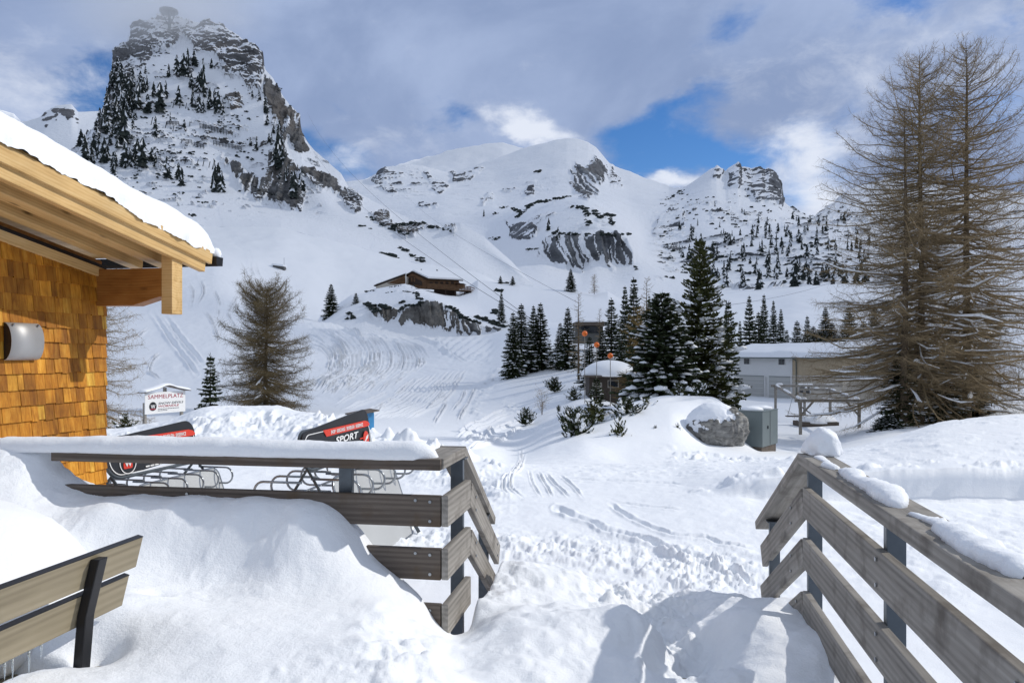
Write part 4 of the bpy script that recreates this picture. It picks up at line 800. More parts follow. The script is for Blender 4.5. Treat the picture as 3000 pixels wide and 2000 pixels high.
ice = NT('ice'); ice.b.inputs['Transmission Weight'].default_value = .75; ice.b.inputs['IOR'].default_value = 1.31; M_ICE = ice.out((.82, .88, .92), .12, 0, .5)
for i, (s, l) in enumerate(((.47, .09), (.535, .075), (.565, .06), (.60, .10), (.42, .05))):
    m = MB(); p = EB - lean * .2 - bw * s + Nd * .005; m.tube([p, p - Zu * l * .5 + Nd * .002, p - Zu * l], [.0045, .003, .0006], 7)
    tag(m.build('icicle', M_ICE, None, smooth=True), 'thin clear icicle hanging from the lower back board of the bench', 'icicle', 'icicles under the bench')
hx = W(-40, 1500, 3.05); o = put('snow_heap', blob_mesh('snow_heap', (-2.36, 2.92, EYE - 1.02), .66, .78, .47, 11, .09, 1.1, .6), M_SNOWD)
tag(o, 'rounded dome of deep snow on the bench seat at the left edge', 'snow')

# ------------------------------------------------------------------ shingled chalet on the left
ch = empty('chalet', V3(-5, 6, -2.1), 'new chalet with honey-coloured shingle wall and snowy timber roof at the left', 'chalet')
CW = Vector((-3.87, 7.30, 0)); HW = R(10); wd = Vector((math.sin(HW), math.cos(HW), 0)); nd = Vector((math.cos(HW), -math.sin(HW), 0))
SL = math.tan(R(8.9))
def hp(s, n, z): q = CW + wd * s + nd * n; return V3(q.x, q.y, z)     # s along the wall (away +), n out of the wall
ZE = .775
def roofz(s): return ZE - SL * s
m = MB(); rg = random.Random(3)
z = -2.0; rowi = 0
while z < 1.75:
    ex = .131
    s = -4.2 + rg.uniform(0, .1)
    while s < .0:
        w = rg.uniform(.055, .135); s1 = min(s + w, 0.004)
        zt = min(z + .26, roofz(s) - .0)
        if zt - z > .03:
            a = rg.random(); t = .012 + rg.uniform(0, .006); dz = rg.uniform(-.006, .006)
            P = [hp(s + .0015, .022 + t, z + dz), hp(s1 - .0015, .022 + t, z + dz), hp(s1 - .0015, .006, zt), hp(s + .0015, .006, zt),
                 hp(s + .0015, .004, z + dz), hp(s1 - .0015, .004, z + dz), hp(s1 - .0015, -.004, zt), hp(s + .0015, -.004, zt)]
            m.add(P, [(0, 1, 2, 3), (4, 0, 3, 7), (1, 5, 6, 2), (5, 4, 7, 6), (4, 5, 1, 0), (3, 2, 6, 7)], a)
        s = s1
        if s1 >= 0: break
    z += ex; rowi += 1
t = NT('larch_shingle'); at_ = t.attr('tone'); v = t.coord('Object', (22, 22, 2.6)); cmb = t.n('ShaderNodeVectorMath', operation='ADD'); t.L.new(v, cmb.inputs[0])
cx = t.n('ShaderNodeCombineXYZ'); t.set(cx.inputs[0], t.math('MULTIPLY', at_, 37.0)); t.set(cx.inputs[2], t.math('MULTIPLY', at_, 91.0)); t.L.new(cx.outputs[0], cmb.inputs[1])
f = t.noise(cmb.outputs[0], 1.6, 6, .65, .5); v3 = t.coord('Object', (1, 1, 1)); st = t.noise(v3, 2.2, 4, .6)
c = t.ramp(f, [(.25, (.28, .095, .008)), (.5, (.52, .21, .016)), (.75, (.66, .34, .05))])
tn = t.ramp(at_, [(0, (.55, .50, .45)), (.3, (.8, .76, .7)), (.6, (1, 1, 1)), (.9, (1.15, 1.2, 1.3)), (1, (1.2, 1.6, 2.4))])
c = t.mul(c, tn); c = t.mul(c, t.mix(t.rng(st, .35, .62), (.62, .60, .58), (1.08, 1.08, 1.08)))
t.bump(f, .003, 1.0); M_SHINGLE = t.out(c, .62, 0, .3)
wall = m.build('wall', M_SHINGLE, ch, attr='tone')
m = MB(); m.prism([hp(-4.2, -.02, -2.6), hp(0, -.02, -2.6), hp(0, -.02, roofz(0) + .1), hp(-4.2, -.02, roofz(-4.2) + .1)], -nd * .3); m.prism([hp(0, -.02, -2.6), hp(-.002, -4, -2.6), hp(-.002, -4, ZE), hp(0, -.02, ZE)], -wd * .2)
m.build('wall_core', M_OILWOOD, wall)
# roof deck, rafters and boards
def rpl(name, n, zoff, h, t_, mat, s0=-4.6, s1=.42, par=None):
    a, b = hp(s0, n, roofz(s0) + zoff), hp(s1, n, roofz(s1) + zoff); return plank(name, a, b, h, t_, mat, par or roof, bev=.004)
m = MB(); U_ = Vector((0, 0, 1))
m.prism([hp(-4.6, .83, roofz(-4.6) + .30), hp(.44, .83, roofz(.44) + .30), hp(.44, -4.0, roofz(.44) + .30), hp(-4.6, -4.0, roofz(-4.6) + .30)], (0, 0, .03))
roof = m.build('roof', M_NEWWOOD, ch)
m = MB(); m.prism([hp(-4.6, .80, roofz(-4.6) + .255), hp(.43, .80, roofz(.43) + .255), hp(.43, -3.9, roofz(.43) + .255), hp(-4.6, -3.9, roofz(-4.6) + .255)], (0, 0, .04)); m.build('soffit', M_NEWWOOD, roof)
rpl('fascia_board', .845, .235, .125, .035, M_NEWWOOD, s1=.43)
rpl('fascia_board', .800, .135, .115, .06, M_NEWWOOD, s1=.36)
rpl('rafter', .52, .165, .17, .14, M_NEWWOOD, s1=.26)
rpl('rafter', .20, .165, .17, .12, M_NEWWOOD, s1=.22)
rpl('trim_board', .035, -.03, .085, .03, M_NEWWOOD, s1=-.06, par=ch)
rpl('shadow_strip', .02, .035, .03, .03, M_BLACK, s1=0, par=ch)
# projecting plate beam with its tapered end and the hanging post
m = MB(); zb = roofz(-.1) - .005; b0 = hp(-.10, 0, 0)
prof = [(0, zb - .34), (.40, zb - .34), (.66, zb - .265), (.70, zb - .265), (.70, zb), (0, zb)]
m.prism([hp(-.13, n_, z_) for n_, z_ in prof], wd * .16); m.build('bracket_beam', M_OILWOOD, ch, bevel=.005)
m = MB(); m.box((0, 0, 0), .11, .16, .58, frame(hp(-.05, .745, roofz(0) - .12), nd, wd, Zu)); m.build('hanging_post', M_NEWWOOD, ch, bevel=.006)
m = MB(); gz0 = roofz(.47) + .205
m.prism([hp(.44, .90, gz0 + .05), hp(.56, .90, gz0 + .05), hp(.55, .90, gz0 - .035), hp(.46, .90, gz0 - .045), hp(.44, .90, gz0 - .02)], -nd * 4.8); m.build('gutter', M_BLACK, ch)
# roof snow: thick slab with a ragged, drooping verge
ns, nn = 420, 46
ss_ = np.linspace(-4.7, .50, ns); pr = np.linspace(0, 1, nn)
th = .245 + fbm(ss_ * 1.1, 0 * ss_, 3, 3, 61) * .035; th *= np.clip(1 - np.clip((ss_ - .28) / .24, 0, 1) ** 2.2, .12, 1)
Vr = np.zeros((ns, nn, 3))
dp = fbm(ss_ * 3.2, 0 * ss_, 4, 5, 62, .62); edge_n = .875 + fbm(ss_ * 2, 0 * ss_, 5, 4, 63) * .02
for j, t_ in enumerate(pr):
    if t_ < .28:
        a = (t_ / .28); ang = a * math.pi / 2
        n_ = edge_n - .10 * (1 - np.sin(ang)) * 0 - .16 * (1 - math.cos(ang)) ** 1 ; zz_ = -.02 - .035 * (1 - a) * (1 + 1.6 * dp) + th * math.sin(ang) ** .8
    else:
        a = (t_ - .28) / .72; n_ = edge_n - .16 - a * 4.6; zz_ = th + .05 * a
    q = CW[:2]
    Vr[:, j, 0] = CW.x + wd.x * ss_ + nd.x * n_; Vr[:, j, 1] = CW.y + wd.y * ss_ + nd.y * n_; Vr[:, j, 2] = EYE + roofz(0) - SL * ss_ + .33 + zz_
qn = fbm(Vr[..., 0] * 9, Vr[..., 1] * 9, Vr[..., 2] * 9, 4, 64, .6); fr = np.clip(1 - pr / .2, 0, 1)
Vr[..., 0] += nd.x * qn * (.012 + .02 * fr); Vr[..., 2] += qn * .008
put('roof_snow', mesh_np('roof_snow', Vr.reshape(-1, 3), gridfaces(ns, nn)[:, ::-1]), M_SNOWF, ch)
me = mesh_np('gutter_snow', *[np.array(a) for a in (ICO2[0] * [.05, .05, .06] + np.array(hp(.50, .86, gz0 + .085)), ICO2[1])]); put('gutter_snow', me, M_SNOWF, ch)
# curved metal wall lamp
la = MB(); sL0, sL1, zc = -.80, -.52, .015
arc = [(math.cos(a) * .10, math.sin(a) * .15) for a in np.linspace(-math.pi / 2, math.pi / 2, 15)]
c0 = hp(-.665, 0, .105)
outer = [(.04 + c_ * .72, s_ * 1.0) for c_, s_ in arc]
PA = [hp(-1.196, n_, .10 + z_) for n_, z_ in outer]; PB = [hp(-.86, n_, .10 + z_) for n_, z_ in outer]
la.add(PA + PB, [(i, i + 1, 16 + i, 15 + i) for i in range(14)])
cov = la.build('wall_lamp', M_INOX, ch, smooth=True)
sm = cov.modifiers.new('thick', 'SOLIDIFY'); sm.thickness = .003
m = MB(); m.prism([hp(-1.192, n_ * .985, .10 + z_ * .99) for n_, z_ in outer], wd * .004); m.build('side_plate', M_BLACK, cov); m = MB(); m.prism([hp(-.866, n_ * .985, .10 + z_ * .99) for n_, z_ in outer], wd * .004); m.build('side_plate', M_BLACK, cov)
for s in (-1.155, -.90): m = MB(); m.tube([hp(s, .085, .235), hp(s, .10, .232)], .008, 10); m.build('screw', M_TUBE, cov)
# ------------------------------------------------------------------ trees
def segs_mesh(name, S0, S1, R0, R1, k=3):
    """many thin tapered sticks as one mesh (arrays of end points and radii)"""
    S0, S1 = np.asarray(S0, float), np.asarray(S1, float); R0, R1 = np.asarray(R0, float), np.asarray(R1, float); n = len(S0)
    d = S1 - S0; d /= np.linalg.norm(d, axis=1, keepdims=True) + 1e-9
    ref = np.where(np.abs(d[:, 2:3]) > .8, [[1., 0, 0]], [[0, 0, 1.]]); x = np.cross(d, ref); x /= np.linalg.norm(x, axis=1, keepdims=True) + 1e-9; y = np.cross(d, x)
    V = np.zeros((n, 2, k, 3))
    for j in range(k):
        a = 2 * math.pi * j / k; o = x * math.cos(a) + y * math.sin(a); V[:, 0, j] = S0 + o * R0[:, None]; V[:, 1, j] = S1 + o * R1[:, None]
    b = (np.arange(n) * 2 * k)[:, None]; fs = [np.concatenate([b + j, b + (j + 1) % k, b + k + (j + 1) % k, b + k + j], 1) for j in range(k)]
    return mesh_np(name, V.reshape(-1, 3), np.concatenate(fs), True)
def norm(v): return v / (np.linalg.norm(v, axis=-1, keepdims=True) + 1e-9)
def tree_trunk(H, r, seed, wob=.01, lean=0.0):
    g = np.random.default_rng(seed); n = 14; t = np.linspace(0, 1, n); P = np.zeros((n, 3)); P[:, 2] = t * H
    ph = g.uniform(0, 6, 2); P[:, 0] = np.sin(t * 5 + ph[0]) * wob * H * t * (1 - t) + lean * t * t * H; P[:, 1] = np.sin(t * 4 + ph[1]) * wob * H * t * (1 - t)
    return P, r * (1 - t) ** .85 + .006 * H / 10
def spruce_meshes(H, Rr, seed, nwh=26, per=6, dens=1.0, card=.26, snow=.5, bottom=.06, prof=.85, ragged=.25, droop=.35, tuft=False):
    """trunk, needle crown and snow pads of a snow-laden conifer"""
    g = np.random.default_rng(seed); P, rt = tree_trunk(H, H * .017, seed, .006)
    tr = segs_mesh('trunk', P[:-1], P[1:], rt[:-1], rt[1:], 7)
    C0 = []; C1 = []; CW_ = []; CN = []; B0 = []; B1 = []; BR = []; SN = []
    for i in range(nwh):
        f = bottom + (1 - bottom) * (i + g.uniform(-.3, .3)) / nwh; f = min(max(f, .02), .985); z = f * H
        Lr = Rr * (1 - f) ** prof * (1.0 if f > .14 else .8 + f) + .03 * Rr
        nb = max(3, int(per * (.6 + .5 * (1 - f)) + g.uniform(0, 1.5))); a0 = g.uniform(0, 6.28)
        for b in range(nb):
            az = a0 + b * 6.283 / nb + g.normal(0, .22); L = Lr * g.uniform(1 - ragged * 1.4, 1 + ragged); el = .55 * f - .12 - droop * (1 - f) * g.uniform(.6, 1.2)
            o = np.array([math.cos(az), math.sin(az), 0]); p = np.array([np.interp(z, P[:, 2], P[:, 0]), np.interp(z, P[:, 2], P[:, 1]), z])
            ns_ = 5; pts = [p]
            for s_ in range(ns_):
                e2 = el + .5 * (s_ / ns_) ** 1.5 * (.5 if not tuft else 1.3); pts.append(pts[-1] + (o * math.cos(e2) + np.array([0, 0, math.sin(e2)])) * L / ns_)
            pts = np.array(pts); B0.extend(pts[:-1]); B1.extend(pts[1:]); BR.extend([.011 * L * (1 - s_ / ns_) + .004 for s_ in range(ns_)])
            side = np.array([-o[1], o[0], 0])
            nt = max(4, int(L / card * 4.2 * dens))
            for q in range(nt):
                t = (q + g.uniform(0, 1)) / nt; t = .12 + .88 * t; base = pts[0] + 0; ii = min(int(t * ns_), ns_ - 1); base = pts[ii] + (pts[ii + 1] - pts[ii]) * (t * ns_ - ii); dr = norm(pts[ii + 1] - pts[ii])
                for sgn in (-1, 1):
                    ln = card * g.uniform(.7, 1.4) * (1.25 - .55 * t) * (.7 + .5 * (1 - f))
                    if tuft: v = norm(dr * g.uniform(.3, 1) + side * sgn * g.uniform(.2, 1) + np.array([0, 0, g.uniform(.0, .9)]))
                    else: v = norm(dr * g.uniform(.5, 1.0) + side * sgn * g.uniform(.45, 1.1) + np.array([0, 0, g.uniform(-.75, .12)]))
                    C0.append(base); C1.append(base + v * ln); CW_.append(ln * g.uniform(.16, .30)); CN.append(np.array([g.normal(0, .5), g.normal(0, .5), 1.0]))
            C0.append(pts[-2]); C1.append(pts[-1] + (pts[-1] - pts[-2]) * .5); CW_.append(card * .22); CN.append(np.array([0, 0, 1.]))
            if g.random() < snow:
                k = 2 + int(g.random() < .6)
                for _ in range(k):
                    t = g.uniform(.35, .95); ii = min(int(t * ns_), ns_ - 1); c = pts[ii] + (pts[ii + 1] - pts[ii]) * (t * ns_ - ii)
                    ll = min(L * g.uniform(.06, .16), .26) * (.6 + .7 * g.random()); SN.append((c + [0, 0, card * .12], norm(pts[ii + 1] - pts[ii]), side, ll, ll * g.uniform(.5, .9), ll * g.uniform(.4, .65)))
    for i in range(10): 
        v = norm(np.array([g.normal(0, .35), g.normal(0, .35), 1])); zz_ = H * (1 - .03 * i / 10 * 3); b = np.array([P[-1, 0], P[-1, 1], zz_ * 1.0 - .25 * card]); C0.append(b); C1.append(b + v * card * .9); CW_.append(card * .12); CN.append(np.array([g.normal(), g.normal(), .3]))
    C0, C1, CW_, CN = np.array(C0), np.array(C1), np.array(CW_), np.array(CN); d = norm(C1 - C0); s = norm(np.cross(d, CN)); mid = C0 + (C1 - C0) * .45
    n = len(C0); V = np.stack([C0, mid + s * CW_[:, None], C1, mid - s * CW_[:, None] + np.array([0, 0, -.3]) * CW_[:, None]], 1).reshape(-1, 3)
    b = np.arange(n) * 4; Fq = np.stack([b, b + 1, b + 2, b + 3], 1)
    # sticks of the boughs ride with the crown mesh
    bm_ = segs_mesh('t', B0, B1, BR, BR, 3); nv = len(bm_.vertices); vb = np.zeros(nv * 3); bm_.vertices.foreach_get('co', vb); fb = np.array([p.vertices[:] for p in bm_.polygons]); bpy.data.meshes.remove(bm_)
    cr = mesh_np('crown', np.concatenate([V, vb.reshape(-1, 3)]), np.concatenate([Fq, fb + n * 4]), False, None, [0] * n + [1] * len(fb))
    sn = None
    if SN:
        iv, if_ = ICO2; Vs = []; Fs = []
        for i, (c, dx, sd, a, bb, h) in enumerate(SN):
            up = np.cross(dx, sd); up = up * np.sign(up[2] + 1e-9); r = 1 + .22 * np.sin(iv[:, 0] * 5 + i) * np.cos(iv[:, 1] * 6 + i * 2)
            w = iv * r[:, None]; Vs.append(c + w[:, :1] * dx * a + w[:, 1:2] * sd * bb + np.where(w[:, 2:] < 0, w[:, 2:] * .3, w[:, 2:]) * up * h - np.array([0, 0, 1]) * (np.abs(w[:, :1]) ** 2) * h * .3); Fs.append(if_ + i * len(iv))
        sn = mesh_np('snow', np.concatenate(Vs), np.concatenate(Fs), True)
    return tr, cr, sn
class Kind:
    def __init__(s, H, Rr, seed, needle=None, **kw): s.H, s.R = H, Rr; s.m = spruce_meshes(H, Rr, seed, **kw); s.needle = needle or M_NEEDLE; s.first = True
    def place(s, name, loc, H, width, label, group, rz=0.0, cat='tree'):
        e = empty(name, loc, label, cat, group, rz); sc = H / s.H; sw = width / 2 / s.R; e.scale = (sw, sw, sc)
        for nm, me, ma in zip(('trunk', 'crown', 'snow'), s.m, (M_BARK, [s.needle, M_BARK], M_SNOWF)):
            if me is None: continue
            if not me.materials:
                for q in (ma if isinstance(ma, list) else [ma]): me.materials.append(q)
            o = bpy.data.objects.new(nm, me); COL.objects.link(o); o.parent = e
            if nm == 'snow': o['kind'] = 'stuff'
        return e
SPR = [Kind(9, 1.75, 101, nwh=40, per=9, card=.30, snow=.62, dens=1.2, droop=.45), Kind(9, 1.6, 102, nwh=38, per=9, card=.30, snow=.85, dens=1.15, ragged=.32, droop=.4), Kind(9, 1.9, 103, nwh=38, per=10, card=.32, snow=.5, dens=1.2, droop=.55)]
PIN = Kind(9.6, 2.0, 104, M_NEEDLE2, nwh=46, per=9, card=.27, snow=1.0, dens=1.35, ragged=.38, droop=.38, tuft=True, prof=.72)
DRK = Kind(6.5, 2.2, 105, M_NEEDLE, nwh=36, per=12, card=.32, snow=.8, dens=1.4, droop=.4, prof=.62, ragged=.2)
MINI = Kind(3.2, .75, 106, M_NEEDLE, nwh=22, per=8, card=.20, snow=.5, dens=1.1, ragged=.35)
def conifer(kind, px, top, Y, wpx, label, group, name='spruce_tree', base=None, dz=-.25):
    g_ = gpt(px, Y) if base is None else W(px, base, Y); zt = EYE - (top - HZ) / F * Y; H = zt - g_.z - dz
    return kind.place(name, (g_.x, g_.y, g_.z + dz), H, wpx / F * Y, label, group, rz=px * .7)
GR = 'conifers of the group right of the ski run'
CON = [(SPR[0], 1503, 914, 86, 84, 'slim dark spruce with two tops, left edge of the tree group by the ski run'), (SPR[1], 1527, 890, 89, 106, 'taller twin of the leftmost spruces beside the ski run'),
       (SPR[2], 1563, 896, 93, 76, 'dark narrow spruce just behind the leftmost pair beside the ski run'), (SPR[0], 1583, 887, 90, 96, 'spruce with pointed double top, third from the left beside the ski run'),
       (SPR[1], 1641, 945, 88, 62, 'short dark spruce left of the bare thin larch'), (SPR[0], 1663, 901, 86, 84, 'green-topped spruce standing close to the bare thin larch'),
       (SPR[1], 1791, 874, 74, 110, 'snow-plastered spruce right of the concrete shelter'), (SPR[2], 1831, 838, 84, 76, 'dark spruce rising behind the golden larch, left of the pair'), (SPR[0], 1857, 812, 80, 112, 'tall dark spruce rising behind the golden larch'),
       (SPR[1], 1925, 862, 96, 60, 'small blue-green spruce between the two tallest trees of the group'), (SPR[2], 1902, 866, 100, 50, 'small dark spruce under the bare larch behind the group')]
for kd, px, top, Y, wpx, lab in CON: conifer(kd, px, top, Y, wpx, lab, GR)
conifer(SPR[1], 1727, 985, 64, 84, 'snow-laden spruce in front of the concrete shelter', GR); conifer(SPR[1], 1764, 968, 66, 90, 'snow-laden spruce right of the concrete shelter front', GR); conifer(SPR[0], 1822, 985, 60, 92, 'snow-striped spruce behind the cabin roof', GR)
conifer(DRK, 1938, 858, 43, 285, 'broad blackish spruce flecked with snow, left of the tallest conifer', GR)
conifer(PIN, 2052, 704, 46, 262, 'tallest conifer, sunlit yellowish-green stone pine loaded with snow', GR, 'pine_tree')
conifer(SPR[1], 2135, 880, 62, 90, 'snowy spruce half hidden behind the right side of the tallest conifer', GR)
conifer(MINI, 1748, 1106, 33, 86, 'small snow-clad spruce in front of the little round-roofed cabin', GR)
conifer(MINI, 616, 1038, 44, 92, 'small snow-tipped spruce left of the bare larch, behind the meeting-point sign', None)
conifer(SPR[2], 970, 832, 215, 60, 'lone dark spruce at the edge of the upper piste', 'single spruces around the hut knoll', base=931)
conifer(MINI, 1043, 858, 213, 30, 'small crooked spruce left of the hut cliff', 'single spruces around the hut knoll', base=898)
conifer(SPR[0], 1469, 852, 206, 36, 'slender dark spruce at the right end of the hut cliff', 'single spruces around the hut knoll', base=966)
conifer(SPR[2], 1672, 788, 272, 42, 'lone dark spruce on the ridge below the big grooved cliff', 'single spruces around the hut knoll', base=856)
conifer(MINI, 1502, 809, 272, 18, 'tiny spruce on the ridge right of the mountain hut', 'single spruces around the hut knoll', base=831)
for px, top, Y, w, lab in [(2195, 867, 120, 80, 'tall dark spruce behind the roof of the long white building, leftmost of the row'), (2222, 915, 105, 92, 'snow-plastered round spruce just left of the long white building roof'), (2168, 940, 100, 46, 'slim spruce between the tallest conifer and the long building'), (2238, 862, 150, 56, 'dark spruce second in the row behind the long white building'), (2266, 880, 155, 44, 'thin spruce in the row behind the long white building'), (2288, 905, 150, 46, 'short spruce in the row behind the long white building'), (2335, 940, 118, 90, 'dark bushy spruce over the middle of the long white roof'), (2305, 965, 112, 56, 'small snowy spruce over the long white roof'), (2128, 878, 170, 26, 'small round-topped spruce on the snow tongue left of the row')]:
    conifer(SPR[int(px) % 3], px, top, Y, w, lab, 'spruces behind the long white building')
for i, (px, top, w) in enumerate([(2365, 925, 62), (2383, 956, 70), (2418, 900, 66), (2437, 945, 84), (2470, 965, 76), (2488, 880, 74), (2530, 940, 96), (2562, 890, 84), (2590, 955, 100), (2645, 870, 90), (2705, 935, 104), (2770, 890, 100), (2845, 940, 110), (2900, 880, 90), (2965, 940, 110), (2400, 968, 64)]):
    conifer(SPR[i % 3], px, top, 135 + (i * 37) % 40, w, 'dark spruce in the wood seen through the big larches', 'spruces of the wood behind the big larches')
# dark low spruces round the foot of the big larches
for px, top, Y, w, lab in [(2640, 1010, 40.5, 150, 'blackish spruce thicket at the left foot of the big larches'), (2760, 1020, 42, 170, 'broad dark spruce tucked under the trunks of the big larches'), (2845, 1060, 43.5, 160, 'brown-tipped spruce at the right foot of the big larches'), (2600, 1215, 38, 110, 'lowest dark spruce bush left of the larch trunks')]:
    conifer(SPR[2] if px != 2600 else DRK, px, top, Y, w, lab, 'dark spruces under the big larches')

# --- bare larches
def larch_meshes(H, Rr, seed, nb=150, sec=9.0, twig=3, tr=.016, lowsnow=.0, prof=None, wob=.012, thick=1.0, droop=.25, base=.1, tip=.55, forks=1, lean=0.0):
    g = np.random.default_rng(seed); P, rt = tree_trunk(H, H * tr, seed, wob, lean)
    A = [[], [], [], []]; T0 = []; SN = []
    prof = prof or (lambda f: (1 - f) ** .75 * min(1, .55 + f * 2))
    def add(p, q, r0, r1): A[0].append(p); A[1].append(q); A[2].append(r0); A[3].append(r1)
    up = np.array([0, 0, 1.])
    for i in range(nb):
        f = base + (1 - base) * (i + g.uniform(0, 1)) / nb; f = min(f, .992); z = f * H; p = np.array([np.interp(z, P[:, 2], P[:, 0]), np.interp(z, P[:, 2], P[:, 1]), z])
        az = i * 2.399 + g.normal(0, .6); o = np.array([math.cos(az), math.sin(az), 0]); L = Rr * prof(f) * (g.uniform(.75, 1.12) if g.random() < .55 else g.uniform(.25, .8)) + .15
        el = -droop * (1 - f) * g.uniform(.4, 1.5) + 1.0 * max(0, f - .55) + g.normal(0, .12); n = 6; pts = [p]; ela = el
        for k in range(n):
            ela = el + (tip * (.6 + f)) * (k / n) ** 1.6 * g.uniform(.5, 1.3) + g.normal(0, .10); az += g.normal(0, .13); o = np.array([math.cos(az), math.sin(az), 0])
            pts.append(pts[-1] + (o * math.cos(ela) + up * math.sin(ela)) * L / n)
        r0 = (.0075 * L + .006) * thick
        for k in range(n): add(pts[k], pts[k + 1], r0 * (1 - k / n * .8), r0 * (1 - (k + 1) / n * .8))
        pts = np.array(pts)
        if lowsnow and f < .5 and g.random() < lowsnow:
            a = g.integers(1, 4); b = a + g.integers(2, 4); b = min(b, 6); SN.append((pts[a:b + 1] + up * r0 * .9, r0 * 1.1 + .006 + .018 * g.random()))
        ns = max(3, int(L * sec))
        for q in range(ns):
            t = .1 + .9 * (q + g.random()) / ns; ii = min(int(t * n), n - 1); b = pts[ii] + (pts[ii + 1] - pts[ii]) * (t * n - ii); dr = norm(pts[ii + 1] - pts[ii])
            sd = np.array([-dr[1], dr[0], 0]) * (1 if (q % 2) else -1); l2 = (.22 + .30 * L * (1 - t * .75) * .5) * g.uniform(.6, 1.2); v = norm(dr * g.uniform(.3, .9) + sd * g.uniform(.4, 1) + up * g.uniform(-.75, .35))
            c = b; r2 = (.0045 + .002 * l2) * thick; seg = 3; p2 = [c]
            for k in range(seg):
                v = norm(v + up * (.22 * f + .02) + g.normal(0, .12, 3)); e = c + v * l2 / seg; add(c, e, r2 * (1 - k / seg * .6), r2 * (1 - (k + 1) / seg * .6)); c = e; p2.append(c)
            for w in range(twig):
                k = g.integers(0, seg); b2 = p2[k] + (p2[k + 1] - p2[k]) * g.random(); v2 = norm(norm(p2[k + 1] - p2[k]) * .5 + g.normal(0, .55, 3) + up * g.uniform(-1.0 + f * .8, .3)); e = b2 + v2 * g.uniform(.12, .40) * min(1.3, .5 + L * .25); add(b2, e, .0040 * thick, .0018 * thick)
    tr_ = segs_mesh('trunk', P[:-1], P[1:], rt[:-1], rt[1:], 9); cr = segs_mesh('crown', *A, 3); sn = None
    if SN:
        Vs, Fs, c = [], [], 0
        for pts, r in SN:
            k = 7; a = np.linspace(-.5, math.pi + .5, k); n = len(pts); d = norm(np.gradient(pts, axis=0)); s = norm(np.cross(d, up)); rr_ = r * np.array([.4] + [1.0] * (n - 2) + [.35]) if n > 2 else np.full(n, r); rr_ = rr_ * (1 + g.normal(0, .25, n))
            V = pts[:, None] + s[:, None] * (np.cos(a)[None, :, None] * rr_[:, None, None]) + up * (np.sin(a)[None, :, None] * rr_[:, None, None] * .9); Vs.append(V.reshape(-1, 3)); Fs.append(gridfaces(n, k) + c); c += n * k
        sn = mesh_np('snow', np.concatenate(Vs), np.concatenate(Fs), True)
    return tr_, cr, sn
def larch(name, loc, meshes, label, group, mat=None, sc=1.0, rz=0.0):
    e = empty(name, loc, label, 'tree', group, rz); e.scale = (sc,) * 3
    for nm, me, ma in zip(('trunk', 'crown', 'snow'), meshes, (M_BARK, mat or M_TWIG, M_SNOWF)):
        if me is None: continue
        if not me.materials: me.materials.append(ma)
        o = bpy.data.objects.new(nm, me); COL.objects.link(o); o.parent = e
        if nm == 'snow': o['kind'] = 'stuff'
    return e
def profA(f): return float(np.interp(f, [0, .1, .2, .35, .5, .7, .85, .95, 1], [.75, 1.0, 1.08, 1.02, .92, .74, .50, .27, .06]))
YL = 41.0; bz = gpt(2735, YL)
lm1 = larch_meshes(W(0, 165, YL).z - bz.z + .6, 6.3, 201, nb=400, sec=6.0, twig=4, tr=.0105, lowsnow=.5, prof=profA, thick=1.25, droop=.42, base=.12, tip=.75)
larch('larch_tree', W(2695, 0, YL).to_2d().to_3d() + Vector((0, 0, bz.z - .6)), lm1, 'left of the two big bare larches, tall straight trunk, at the right of the picture', 'big larches at the right')
lm2 = larch_meshes(W(0, 140, YL + 1.2).z - bz.z + .6, 6.1, 202, nb=400, sec=6.0, twig=4, tr=.011, lowsnow=.5, prof=profA, thick=1.25, droop=.42, base=.12, tip=.75)
larch('larch_tree', W(2832, 0, YL + 1.2).to_2d().to_3d() + Vector((0, 0, bz.z - .5)), lm2, 'right of the two big bare larches, tallest tree of the picture', 'big larches at the right')
lm3 = larch_meshes(W(0, 320, YL - 1).z - bz.z + .6, 3.6, 203, nb=240, sec=6.5, twig=4, tr=.012, lowsnow=.4, prof=profA, thick=1.2, droop=.35, base=.15, tip=.8)
larch('larch_tree', W(2650, 0, YL - 1).to_2d().to_3d() + Vector((0, 0, bz.z - .6)), lm3, 'thinner third larch stem left of the two big larches', 'big larches at the right')
# --- larch in the middle left, larch behind the chalet, small ones
YM = 55.0; gm = gpt(780, YM)
def profB(f): return float(np.interp(f, [0, .12, .3, .5, .7, .85, .95, 1], [.95, 1.12, 1.04, .95, .90, .82, .62, .3]))
lmB = larch_meshes(W(0, 850, YM).z - gm.z + .4, 3.35, 204, nb=340, sec=10, twig=6, tr=.021, lowsnow=.25, prof=profB, thick=1.35, droop=.45, base=.08, tip=.7, wob=.03)
larch('larch_tree', gm - Vector((0, 0, .4)), lmB, 'stout bare larch with rounded crown on the snow mound left of the ski run', None, M_TWIG3)
YH = 40.0; gh = gpt(250, YH)
lmC = larch_meshes(W(0, 690, YH).z - gh.z + .5, 3.0, 205, nb=220, sec=8, twig=4, tr=.02, lowsnow=.0, prof=profB, thick=1.2, droop=.5, base=.05, tip=.6)
larch('larch_tree', gh - Vector((0, 0, .5)), lmC, 'bare larch half hidden behind the chalet wall', None)
sm1 = larch_meshes(9, 1.5, 206, nb=70, sec=4, twig=1, tr=.014, thick=2.6, prof=lambda f: (1 - f) ** .6, droop=.1, base=.12)
sm2 = larch_meshes(9, 2.5, 207, nb=90, sec=4.5, twig=2, tr=.016, thick=3.0, prof=profB, droop=.15, base=.1)
gl = larch_meshes(9, 2.0, 208, nb=140, sec=7, twig=3, tr=.014, thick=2.4, prof=profB, droop=.4, base=.05)
